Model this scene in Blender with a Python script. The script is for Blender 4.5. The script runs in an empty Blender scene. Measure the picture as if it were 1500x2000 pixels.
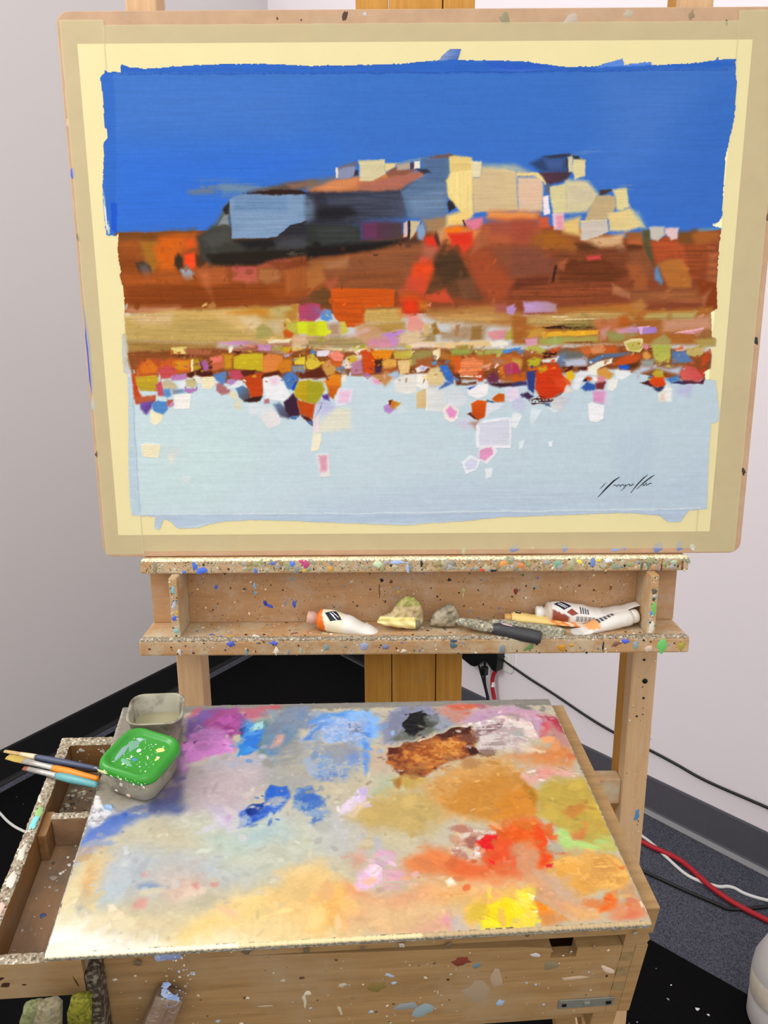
import bpy, bmesh, math, random
import numpy as np
from mathutils import Matrix, Vector

sc = bpy.context.scene
COL = sc.collection
rnd = random.Random(7)

# ---------------------------------------------------------------- camera, world, lights, exposure
cam_d = bpy.data.cameras.new('camera')
cam = bpy.data.objects.new('camera', cam_d)
COL.objects.link(cam)
cam.matrix_world = Matrix.Translation((0, 0, 1.55)) @ Matrix.Rotation(math.radians(76.0), 4, 'X') @ Matrix.Rotation(-0.0066, 4, 'Z')
cam_d.sensor_fit = 'VERTICAL'
cam_d.sensor_height = 24.0
cam_d.lens = 24.0 * 1503 / 2000
cam_d.clip_start = 0.02
sc.camera = cam

world = bpy.data.worlds.new('world')
sc.world = world
world.use_nodes = True
bg = world.node_tree.nodes['Background']
bg.inputs['Color'].default_value = (1.0, 0.97, 0.95, 1)
bg.inputs['Strength'].default_value = 1.3

def area_light(name, loc, target, size, power, color):
    d = bpy.data.lights.new(name, 'AREA')
    d.shape = 'RECTANGLE'
    d.size, d.size_y = size
    d.energy = power
    d.color = color
    o = bpy.data.objects.new(name, d)
    COL.objects.link(o)
    o.location = loc
    o.rotation_euler = (Vector(target) - Vector(loc)).to_track_quat('-Z', 'Y').to_euler()
    return o
area_light('ceiling_panel', (-1.8, 0.5, 2.75), (0.6, 1.8, 0.6), (1.2, 1.2), 34, (1.0, 0.97, 0.95))
area_light('ceiling_panel_rear', (0.2, -1.8, 2.75), (0.0, 1.5, 1.0), (1.4, 1.4), 13, (1.0, 0.98, 0.97))

vs = sc.view_settings
vs.view_transform = 'Standard'
vs.look = 'None'
vs.exposure = 0.0
vs.gamma = 1.0
vs.use_curve_mapping = False

# ---------------------------------------------------------------- helpers
def lin1(c):
    return c / 12.92 if c <= 0.04045 else ((c + 0.055) / 1.055) ** 2.4

def hexl(h):
    h = h.lower()
    return tuple(lin1(int(h[i:i + 2], 16) / 255) for i in (0, 2, 4)) + (1.0,)

def tag(o, label=None, cat=None, group=None, kind=None):
    if label: o['label'] = label
    if cat: o['category'] = cat
    if group: o['group'] = group
    if kind: o['kind'] = kind
    return o

def link(name, me, mat=None, parent=None, mw=None):
    o = bpy.data.objects.new(name, me)
    COL.objects.link(o)
    if mat is not None and me is not None and hasattr(me, 'materials'):
        me.materials.append(mat)
    if parent is not None:
        o.parent = parent
    if mw is not None:
        o.matrix_local = mw
    return o

def empty(name, mw):
    o = bpy.data.objects.new(name, None)
    COL.objects.link(o)
    o.empty_display_size = 0.02
    o.matrix_world = mw
    return o

def mesh_from(name, verts, faces, smooth=False, cols=None):
    me = bpy.data.meshes.new(name)
    me.from_pydata([tuple(v) for v in verts], [], faces)
    if cols is not None:
        a = me.color_attributes.new('Col', 'FLOAT_COLOR', 'POINT')
        a.data.foreach_set('color', np.array(cols, dtype=np.float32).ravel())
    if smooth:
        me.polygons.foreach_set('use_smooth', [True] * len(me.polygons))
    me.update()
    return me

def recalc(me):
    bm = bmesh.new(); bm.from_mesh(me)
    bmesh.ops.recalc_face_normals(bm, faces=bm.faces)
    bm.to_mesh(me); bm.free()
    return me

def bm_box(bm, lo, hi, mw=None):
    vs_ = []
    for x in (lo[0], hi[0]):
        for y in (lo[1], hi[1]):
            for z in (lo[2], hi[2]):
                p = Vector((x, y, z))
                vs_.append(bm.verts.new(mw @ p if mw else p))
    for f in ((0, 1, 3, 2), (4, 6, 7, 5), (0, 4, 5, 1), (2, 3, 7, 6), (0, 2, 6, 4), (1, 5, 7, 3)):
        bm.faces.new([vs_[i] for i in f])

def boxes(name, lst, mat, parent=None, bevel=0.0015, mw=None, seg=2):
    """one mesh of one or more bevelled boxes; lst items are (lo, hi)"""
    me = bpy.data.meshes.new(name)
    bm = bmesh.new()
    for lo, hi in lst:
        bm_box(bm, lo, hi)
    bmesh.ops.recalc_face_normals(bm, faces=bm.faces)
    if bevel:
        bmesh.ops.bevel(bm, geom=list(bm.edges), offset=bevel, segments=seg, affect='EDGES', profile=0.6)
    bm.to_mesh(me); bm.free()
    return link(name, me, mat, parent, mw)

def prism(name, pts, axis, a, b, mat, parent=None, bevel=0.001, mw=None):
    """polygon pts extruded along axis 0/1/2 from a to b"""
    def put(p, t):
        q = list(p); q.insert(axis, t); return q
    n = len(pts)
    vs_ = [put(p, a) for p in pts] + [put(p, b) for p in pts]
    fs = [tuple(range(n)), tuple(range(2 * n - 1, n - 1, -1))] + [(i, (i + 1) % n, n + (i + 1) % n, n + i) for i in range(n)]
    me = mesh_from(name, vs_, fs)
    bm = bmesh.new(); bm.from_mesh(me)
    bmesh.ops.recalc_face_normals(bm, faces=bm.faces)
    if bevel:
        bmesh.ops.bevel(bm, geom=list(bm.edges), offset=bevel, segments=2, affect='EDGES', profile=0.6)
    bm.to_mesh(me); bm.free()
    return link(name, me, mat, parent, mw)

def catmull(pts, n=8):
    P = [Vector(p) for p in pts]
    P = [2 * P[0] - P[1]] + P + [2 * P[-1] - P[-2]]
    out = []
    for i in range(1, len(P) - 2):
        for k in range(n):
            t = k / n
            a, b, c, d = P[i - 1], P[i], P[i + 1], P[i + 2]
            out.append(0.5 * ((2 * b) + (c - a) * t + (2 * a - 5 * b + 4 * c - d) * t * t + (3 * b - a - 3 * c + d) * t ** 3))
    out.append(P[-2])
    return out

def loft(rings, closed_ends=True):
    n = len(rings[0]); vs_ = [p for r in rings for p in r]; fs = []
    for i in range(len(rings) - 1):
        for k in range(n):
            k2 = (k + 1) % n
            fs.append((i * n + k, i * n + k2, (i + 1) * n + k2, (i + 1) * n + k))
    if closed_ends:
        fs.append(tuple(range(n - 1, -1, -1)))
        fs.append(tuple(range((len(rings) - 1) * n, len(rings) * n)))
    return vs_, fs

def tube_along(name, pts, rad, mat, parent=None, sides=10, n=8, smooth_path=True, cols=None):
    P = catmull(pts, n) if smooth_path else [Vector(p) for p in pts]
    rings = []
    up = Vector((0, 0, 1))
    for i, p in enumerate(P):
        t = (P[min(i + 1, len(P) - 1)] - P[max(i - 1, 0)]).normalized()
        a = t.cross(up)
        if a.length < 0.05: a = t.cross(Vector((1, 0, 0)))
        a.normalize(); b = a.cross(t)
        r = rad(i / (len(P) - 1)) if callable(rad) else rad
        rings.append([p + (a * math.cos(2 * math.pi * k / sides) + b * math.sin(2 * math.pi * k / sides)) * r for k in range(sides)])
    v, f = loft(rings)
    cc = None
    if cols:
        cc = [cols(i / (len(P) - 1)) for i in range(len(P)) for k in range(sides)]
    me = recalc(mesh_from(name, v, f, True, cc))
    return link(name, me, mat, parent)

def loft_axis(name, prof, mat, parent=None, mw=None, sides=28, colf=None, jit=0.0):
    """prof: list of (x, cy, cz, half_y, half_z); elliptical rings along local x"""
    rings = []
    r_ = random.Random(len(prof) * 7 + sides)
    for (x, cy, cz, hy, hz) in prof:
        rings.append([(x + r_.uniform(-jit, jit), cy + hy * math.cos(2 * math.pi * k / sides) + r_.uniform(-jit, jit),
                       cz + hz * math.sin(2 * math.pi * k / sides) + r_.uniform(-jit, jit)) for k in range(sides)])
    v, f = loft(rings)
    cc = [colf(*p) for p in v] if colf else None
    me = recalc(mesh_from(name, v, f, True, cc))
    return link(name, me, mat, parent, mw)

def interp(prof, n):
    out = []
    for i in range(len(prof) - 1):
        for k in range(n):
            t = k / n; t = t * t * (3 - 2 * t)
            a, b = prof[i], prof[i + 1]
            out.append(tuple((a[0] + (b[0] - a[0]) * (k / n) if j == 0 else a[j] + (b[j] - a[j]) * t) for j in range(len(a))))
    out.append(prof[-1])
    return out

def frame(o, x, z_hint=(0, 0, 1)):
    x = Vector(x).normalized(); z = Vector(z_hint); y = z.cross(x).normalized(); z = x.cross(y)
    m = Matrix((x, y, z)).transposed().to_4x4()
    return Matrix.Translation(o) @ m

def splats(name, lst, parent, mat, origin, ux, uy, thick=0.0005, seg=11, label=None):
    """paint blobs on a face: lst of (x, y, rx, ry, angle, hex) joined into one small crust of dried paint"""
    o_, a_, b_ = Vector(origin), Vector(ux).normalized(), Vector(uy).normalized()
    nn = a_.cross(b_)
    v, f, c = [], [], []
    for (x, y, rx, ry, an, h) in lst:
        base = len(v); col = hexl(h)
        ca, sa = math.cos(an), math.sin(an)
        th = thick * min(1.0, 0.4 + 120 * min(rx, ry))
        v.append(o_ + a_ * x + b_ * y + nn * th); c.append(col)
        wob = [rnd.uniform(0.6, 1.25) for _ in range(seg)]
        for ring, (s, hgt) in enumerate(((0.75, th * 0.9), (1.0, 0.00002))):
            for k in range(seg):
                t = 2 * math.pi * k / seg
                w = s * wob[k]
                px, py_ = rx * w * math.cos(t), ry * w * math.sin(t)
                v.append(o_ + a_ * (x + px * ca - py_ * sa) + b_ * (y + px * sa + py_ * ca) + nn * hgt); c.append(col)
        for k in range(seg):
            k2 = (k + 1) % seg
            f.append((base, base + 1 + k, base + 1 + k2))
            f.append((base + 1 + k, base + 1 + seg + k, base + 1 + seg + k2, base + 1 + k2))
    me = mesh_from(name, v, f, True, c)
    o = link(name, me, mat, parent)
    o['kind'] = 'stuff'
    return o

def speck(n, x0, x1, y0, y1, pal, r0=0.0006, r1=0.002, pw=2.5):
    out = []
    for i in range(n):
        r = r0 + (r1 - r0) * rnd.random() ** pw
        out.append((rnd.uniform(x0, x1), rnd.uniform(y0, y1), r, r * rnd.uniform(0.6, 1.3), rnd.uniform(0, 3), rnd.choice(pal)))
    return out

# ---------------------------------------------------------------- materials
def new_mat(name):
    m = bpy.data.materials.new(name); m.use_nodes = True
    nt = m.node_tree
    return m, nt, nt.nodes['Principled BSDF']

def simple(name, h, rough=0.6, spec=0.3, metal=0.0, noise=0.0, nscale=40, bump=0.0, trans=0.0, alpha=1.0):
    m, nt, b = new_mat(name)
    b.inputs['Base Color'].default_value = hexl(h)
    b.inputs['Roughness'].default_value = rough
    b.inputs['Specular IOR Level'].default_value = spec
    b.inputs['Metallic'].default_value = metal
    b.inputs['Transmission Weight'].default_value = trans
    b.inputs['Alpha'].default_value = alpha
    if noise or bump:
        tc = nt.nodes.new('ShaderNodeTexCoord'); nz = nt.nodes.new('ShaderNodeTexNoise')
        nz.inputs['Scale'].default_value = nscale; nz.inputs['Detail'].default_value = 5
        nt.links.new(tc.outputs['Object'], nz.inputs['Vector'])
        if noise:
            hs = nt.nodes.new('ShaderNodeMix'); hs.data_type = 'RGBA'
            c = hexl(h)
            hs.inputs['A'].default_value = tuple(max(0, x * (1 - noise)) for x in c[:3]) + (1,)
            hs.inputs['B'].default_value = tuple(min(1, x * (1 + noise)) for x in c[:3]) + (1,)
            nt.links.new(nz.outputs['Fac'], hs.inputs['Factor'])
            nt.links.new(hs.outputs['Result'], b.inputs['Base Color'])
        if bump:
            bp = nt.nodes.new('ShaderNodeBump'); bp.inputs['Strength'].default_value = bump; bp.inputs['Distance'].default_value = 0.002
            nt.links.new(nz.outputs['Fac'], bp.inputs['Height']); nt.links.new(bp.outputs['Normal'], b.inputs['Normal'])
    return m

def attr_mat(name, rough=0.5, spec=0.3, weave=0.0, wscale=900, noise=0.0):
    m, nt, b = new_mat(name)
    a = nt.nodes.new('ShaderNodeAttribute'); a.attribute_name = 'Col'
    nt.links.new(a.outputs['Color'], b.inputs['Base Color'])
    b.inputs['Roughness'].default_value = rough
    b.inputs['Specular IOR Level'].default_value = spec
    if weave:
        tc = nt.nodes.new('ShaderNodeTexCoord'); nz = nt.nodes.new('ShaderNodeTexNoise')
        nz.inputs['Scale'].default_value = wscale; nz.inputs['Detail'].default_value = 2
        nt.links.new(tc.outputs['Object'], nz.inputs['Vector'])
        bp = nt.nodes.new('ShaderNodeBump'); bp.inputs['Strength'].default_value = weave; bp.inputs['Distance'].default_value = 0.0006
        nt.links.new(nz.outputs['Fac'], bp.inputs['Height']); nt.links.new(bp.outputs['Normal'], b.inputs['Normal'])
    return m

def wood(name, h1, h2, stretch=(1, 1, 1), scale=30, grime=None, gamt=0.5, gscale=14, rough=0.6, bump=0.15):
    """grain stretched along one axis, with a worn-in film of dried paint dust (grime)"""
    m, nt, b = new_mat(name)
    N, L = nt.nodes.new, nt.links.new
    tc = N('ShaderNodeTexCoord'); mp = N('ShaderNodeMapping'); mp.inputs['Scale'].default_value = stretch
    L(tc.outputs['Object'], mp.inputs['Vector'])
    nz = N('ShaderNodeTexNoise'); nz.inputs['Scale'].default_value = scale; nz.inputs['Detail'].default_value = 6; nz.inputs['Roughness'].default_value = 0.65
    L(mp.outputs['Vector'], nz.inputs['Vector'])
    rp = N('ShaderNodeValToRGB')
    rp.color_ramp.elements[0].position = 0.3; rp.color_ramp.elements[0].color = hexl(h1)
    rp.color_ramp.elements[1].position = 0.7; rp.color_ramp.elements[1].color = hexl(h2)
    L(nz.outputs['Fac'], rp.inputs['Fac'])
    out = rp.outputs['Color']
    if grime:
        n2 = N('ShaderNodeTexNoise'); n2.inputs['Scale'].default_value = gscale; n2.inputs['Detail'].default_value = 8; n2.inputs['Roughness'].default_value = 0.7
        L(tc.outputs['Object'], n2.inputs['Vector'])
        r2 = N('ShaderNodeValToRGB')
        r2.color_ramp.elements[0].position = 0.62 - 0.3 * gamt; r2.color_ramp.elements[0].color = (0, 0, 0, 1)
        r2.color_ramp.elements[1].position = 0.8 - 0.2 * gamt; r2.color_ramp.elements[1].color = (1, 1, 1, 1)
        L(n2.outputs['Fac'], r2.inputs['Fac'])
        mx = N('ShaderNodeMix'); mx.data_type = 'RGBA'
        L(r2.outputs['Color'], mx.inputs['Factor']); L(out, mx.inputs['A']); mx.inputs['B'].default_value = hexl(grime)
        out = mx.outputs['Result']
    L(out, b.inputs['Base Color'])
    b.inputs['Roughness'].default_value = rough
    b.inputs['Specular IOR Level'].default_value = 0.25
    bp = N('ShaderNodeBump'); bp.inputs['Strength'].default_value = bump; bp.inputs['Distance'].default_value = 0.001
    L(nz.outputs['Fac'], bp.inputs['Height']); L(bp.outputs['Normal'], b.inputs['Normal'])
    return m

def crust(name, cols, scale=160, rough=0.6, bump=0.6):
    """speckled crust of many small dried paint flecks"""
    m, nt, b = new_mat(name)
    N, L = nt.nodes.new, nt.links.new
    tc = N('ShaderNodeTexCoord'); vo = N('ShaderNodeTexVoronoi'); vo.inputs['Scale'].default_value = scale
    nz = N('ShaderNodeTexNoise'); nz.inputs['Scale'].default_value = scale * 0.4; nz.inputs['Detail'].default_value = 6
    L(tc.outputs['Object'], vo.inputs['Vector']); L(tc.outputs['Object'], nz.inputs['Vector'])
    sep = N('ShaderNodeSeparateColor'); L(vo.outputs['Color'], sep.inputs['Color'])
    ad = N('ShaderNodeMath'); ad.operation = 'MULTIPLY_ADD'; ad.inputs[1].default_value = 0.6
    L(sep.outputs['Red'], ad.inputs[0]); 
    m2 = N('ShaderNodeMath'); m2.operation = 'MULTIPLY'; m2.inputs[1].default_value = 0.45
    L(nz.outputs['Fac'], m2.inputs[0]); L(m2.outputs[0], ad.inputs[2])
    rp = N('ShaderNodeValToRGB'); rp.color_ramp.interpolation = 'LINEAR'
    els = rp.color_ramp.elements
    while len(els) < len(cols): els.new(0.5)
    for i, h in enumerate(cols):
        els[i].position = 0.12 + 0.72 * i / (len(cols) - 1); els[i].color = hexl(h)
    L(ad.outputs[0], rp.inputs['Fac']); L(rp.outputs['Color'], b.inputs['Base Color'])
    b.inputs['Roughness'].default_value = rough; b.inputs['Specular IOR Level'].default_value = 0.3
    bp = N('ShaderNodeBump'); bp.inputs['Strength'].default_value = bump; bp.inputs['Distance'].default_value = 0.0015
    L(nz.outputs['Fac'], bp.inputs['Height']); L(bp.outputs['Normal'], b.inputs['Normal'])
    return m

def tape_mat():
    m, nt, b = new_mat('masking_tape')
    N, L = nt.nodes.new, nt.links.new
    b.inputs['Base Color'].default_value = (0.68, 0.63, 0.36, 1)
    b.inputs['Roughness'].default_value = 0.55; b.inputs['Specular IOR Level'].default_value = 0.25
    tr = N('ShaderNodeBsdfTransparent'); mx = N('ShaderNodeMixShader')
    tc = N('ShaderNodeTexCoord'); nz = N('ShaderNodeTexNoise'); nz.inputs['Scale'].default_value = 25; nz.inputs['Detail'].default_value = 4
    L(tc.outputs['Object'], nz.inputs['Vector'])
    mr = N('ShaderNodeMapRange'); mr.inputs['To Min'].default_value = 0.42; mr.inputs['To Max'].default_value = 0.54
    L(nz.outputs['Fac'], mr.inputs['Value']); L(mr.outputs['Result'], mx.inputs['Fac'])
    L(tr.outputs[0], mx.inputs[1]); L(b.outputs[0], mx.inputs[2])
    L(mx.outputs[0], nt.nodes['Material Output'].inputs['Surface'])
    return m

def plaster(name, h):
    m, nt, b = new_mat(name)
    N, L = nt.nodes.new, nt.links.new
    tc = N('ShaderNodeTexCoord'); nz = N('ShaderNodeTexNoise'); nz.inputs['Scale'].default_value = 1.3; nz.inputs['Detail'].default_value = 3
    L(tc.outputs['Object'], nz.inputs['Vector'])
    c = hexl(h); mx = N('ShaderNodeMix'); mx.data_type = 'RGBA'
    mx.inputs['A'].default_value = tuple(x * 0.97 for x in c[:3]) + (1,); mx.inputs['B'].default_value = c
    L(nz.outputs['Fac'], mx.inputs['Factor']); L(mx.outputs['Result'], b.inputs['Base Color'])
    b.inputs['Roughness'].default_value = 0.7; b.inputs['Specular IOR Level'].default_value = 0.2
    n2 = N('ShaderNodeTexNoise'); n2.inputs['Scale'].default_value = 220
    L(tc.outputs['Object'], n2.inputs['Vector'])
    bp = N('ShaderNodeBump'); bp.inputs['Strength'].default_value = 0.08; bp.inputs['Distance'].default_value = 0.001
    L(n2.outputs['Fac'], bp.inputs['Height']); L(bp.outputs['Normal'], b.inputs['Normal'])
    return m

M = {
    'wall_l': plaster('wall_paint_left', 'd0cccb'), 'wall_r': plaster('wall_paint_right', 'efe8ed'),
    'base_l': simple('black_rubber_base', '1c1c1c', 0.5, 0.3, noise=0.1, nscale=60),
    'base_r': simple('grey_rubber_base', '53535b', 0.5, 0.35, noise=0.1, nscale=60),
    'lip_shaded': simple('shaded_cove_lip', '3c3c3e', 0.45, 0.4),
    'lip': simple('cove_lip', '8a8a8c', 0.45, 0.4),
    'carpet': crust('carpet', ['14151a', '3a3c46', '5c5e6a', '2c2e38'], 420, 0.95, 1.0),
    'mat': simple('black_mat', '060608', 0.9, 0.1, noise=0.5, nscale=300, bump=0.3),
    'mdf': wood('mdf_board', 'b09072', 'c09e7e', (1, 1, 1), 30, 'b8a48c', 0.25, 10, 0.7, 0.05),
    'paper': simple('primed_paper', 'fcf0c0', 0.8, 0.2),
    'paint': attr_mat('oil_paint', 0.6, 0.08, 0.30, 420),
    'palpaint': attr_mat('wet_palette_paint', 0.3, 0.28, 0.25, 260),
    'drip': attr_mat('dried_paint', 0.45, 0.35),
    'col': attr_mat('coloured', 0.45, 0.4),
    'ink': simple('black_ink', '0c1018', 0.5, 0.3),
    'tape': None,
    'beech': wood('beech', 'c09a70', 'd0ac84', (6, 6, 0.5), 22, 'c4a884', 0.3, 18),
    'beech_x': wood('beech_rail', 'ac845a', 'c0986c', (0.6, 8, 8), 22, 'c0b498', 0.62, 22),
    'panel': wood('panel_wood', 'a47c54', 'b48c64', (0.6, 6, 6), 20, 'b49a80', 0.45, 26),
    'mast': wood('mast_wood', 'b07a2c', 'c69244', (8, 8, 0.5), 18, 'a0804c', 0.25, 15),
    'boxw': wood('pine_box', '8c6c44', 'a68458', (0.5, 7, 7), 20, 'a08868', 0.42, 9),
    'boxend': wood('end_grain', '7c6844', '987c54', (6, 6, 6), 30, '8c7c58', 0.3, 20),
    'drawer': wood('drawer_wood', '7c5830', '986c40', (4, 0.7, 4), 22, '8c7860', 0.5, 26),
    'drawer_in': wood('drawer_inside', '8e6c50', 'a2805e', (4, 0.7, 4), 22, '6c6458', 0.6, 16),
    'rim': crust('crusted_rim', ['3c3428', '746450', 'a89c84', '847864', 'd8d0c0'], 520, 0.6, 0.7),
    'railtop': crust('crusted_rail_top', ['c4b88c', 'f0e8c0', 'f4f0d8', 'b0a480', 'f4e4b0'], 520, 0.6, 0.6),
    'palboard': crust('palette_back_strip', ['4c4c48', '8c8880', 'b4b0a4', '6c6860', 'c8c4b8'], 320, 0.5, 0.5),
    'legstrip': wood('leg_strip', '6c5444', '8c7460', (8, 8, 0.6), 24, 'a09080', 0.5, 26),
    'postc': crust('grimy_post', ['241c14', '4c4034', '3c3024', '8c8270', '2c241c'], 300, .7, .6),
    'steel': simple('dull_steel', '9c9c90', 0.45, 0.5, 0.6, noise=0.25, nscale=120),
    'screw': simple('dark_screw', '14120f', 0.5, 0.4, 0.3),
    'black': simple('black_plastic', '101012', 0.4, 0.4),
    'white_pl': simple('white_plastic', 'e8e6e2', 0.4, 0.4),
    'cordb': simple('black_cord', '161616', 0.45, 0.4),
    'cordr': simple('red_cord', 'a81c28', 0.5, 0.35),
    'cordw': simple('white_cord', 'd8d8d4', 0.45, 0.4),
    'bottle': simple('white_bottle', 'c8c6c4', 0.4, 0.4, noise=0.08, nscale=30),
    'green': simple('green_plastic', '2a8c22', 0.3, 0.5, noise=0.08, nscale=60),
    'clear': None,
    'water': None,
}
M['tape'] = tape_mat()
def clear_mat(name, h, mixf):
    m, nt, b = new_mat(name)
    N, L = nt.nodes.new, nt.links.new
    b.inputs['Roughness'].default_value = 0.25; b.inputs['Specular IOR Level'].default_value = 0.5
    tc = N('ShaderNodeTexCoord'); nz = N('ShaderNodeTexNoise'); nz.inputs['Scale'].default_value = 55; nz.inputs['Detail'].default_value = 6
    L(tc.outputs['Object'], nz.inputs['Vector'])
    rp = N('ShaderNodeValToRGB'); rp.color_ramp.elements[0].position = 0.35; rp.color_ramp.elements[0].color = hexl('6c6454')
    rp.color_ramp.elements[1].position = 0.55; rp.color_ramp.elements[1].color = hexl(h)
    L(nz.outputs['Fac'], rp.inputs['Fac']); L(rp.outputs['Color'], b.inputs['Base Color'])
    tr = N('ShaderNodeBsdfTransparent'); mx = N('ShaderNodeMixShader'); mx.inputs['Fac'].default_value = mixf
    L(tr.outputs[0], mx.inputs[1]); L(b.outputs[0], mx.inputs[2])
    L(mx.outputs[0], nt.nodes['Material Output'].inputs['Surface'])
    return m
M['clear'] = clear_mat('smeared_clear_plastic', 'aaa690', 0.78)
M['clear2'] = clear_mat('smeared_grey_plastic', '8e8a7a', 0.9)
M['water'] = simple('cloudy_solvent', 'a29c7e', 0.08, 0.5, noise=0.12, nscale=40)

# ---------------------------------------------------------------- a small oil painter: lays strokes into a fine mesh of real paint
def vnoise(H, W, fy, fx, seed):
    g = np.random.RandomState(seed).rand(int(H / fy) + 3, int(W / fx) + 3).astype(np.float32)
    y = np.arange(H) / fy; x = np.arange(W) / fx
    y0 = y.astype(int); x0 = x.astype(int)
    ty = (y - y0).astype(np.float32)[:, None]; tx = (x - x0).astype(np.float32)[None, :]
    ty = ty * ty * (3 - 2 * ty); tx = tx * tx * (3 - 2 * tx)
    a = g[y0][:, x0]; b = g[y0][:, x0 + 1]; c = g[y0 + 1][:, x0]; d = g[y0 + 1][:, x0 + 1]
    return (a * (1 - tx) + b * tx) * (1 - ty) + (c * (1 - tx) + d * tx) * ty - 0.5

def sdf(P, X, Y):
    d = np.full(X.shape, 1e9, np.float32); ins = np.zeros(X.shape, bool)
    n = len(P)
    for i in range(n):
        ax, ay = P[i]; bx, by = P[(i + 1) % n]
        ex, ey = bx - ax, by - ay
        L2 = ex * ex + ey * ey + 1e-9
        t = np.clip(((X - ax) * ex + (Y - ay) * ey) / L2, 0, 1)
        d = np.minimum(d, (X - ax - t * ex) ** 2 + (Y - ay - t * ey) ** 2)
        c = ((ay > Y) != (by > Y))
        if ey != 0:
            ins ^= c & (X < ex * (Y - ay) / ey + ax)
    d = np.sqrt(d)
    return np.where(ins, -d, d)

def srgb(h):
    return np.array([int(h[i:i + 2], 16) / 255 for i in (0, 2, 4)], np.float32)

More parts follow.
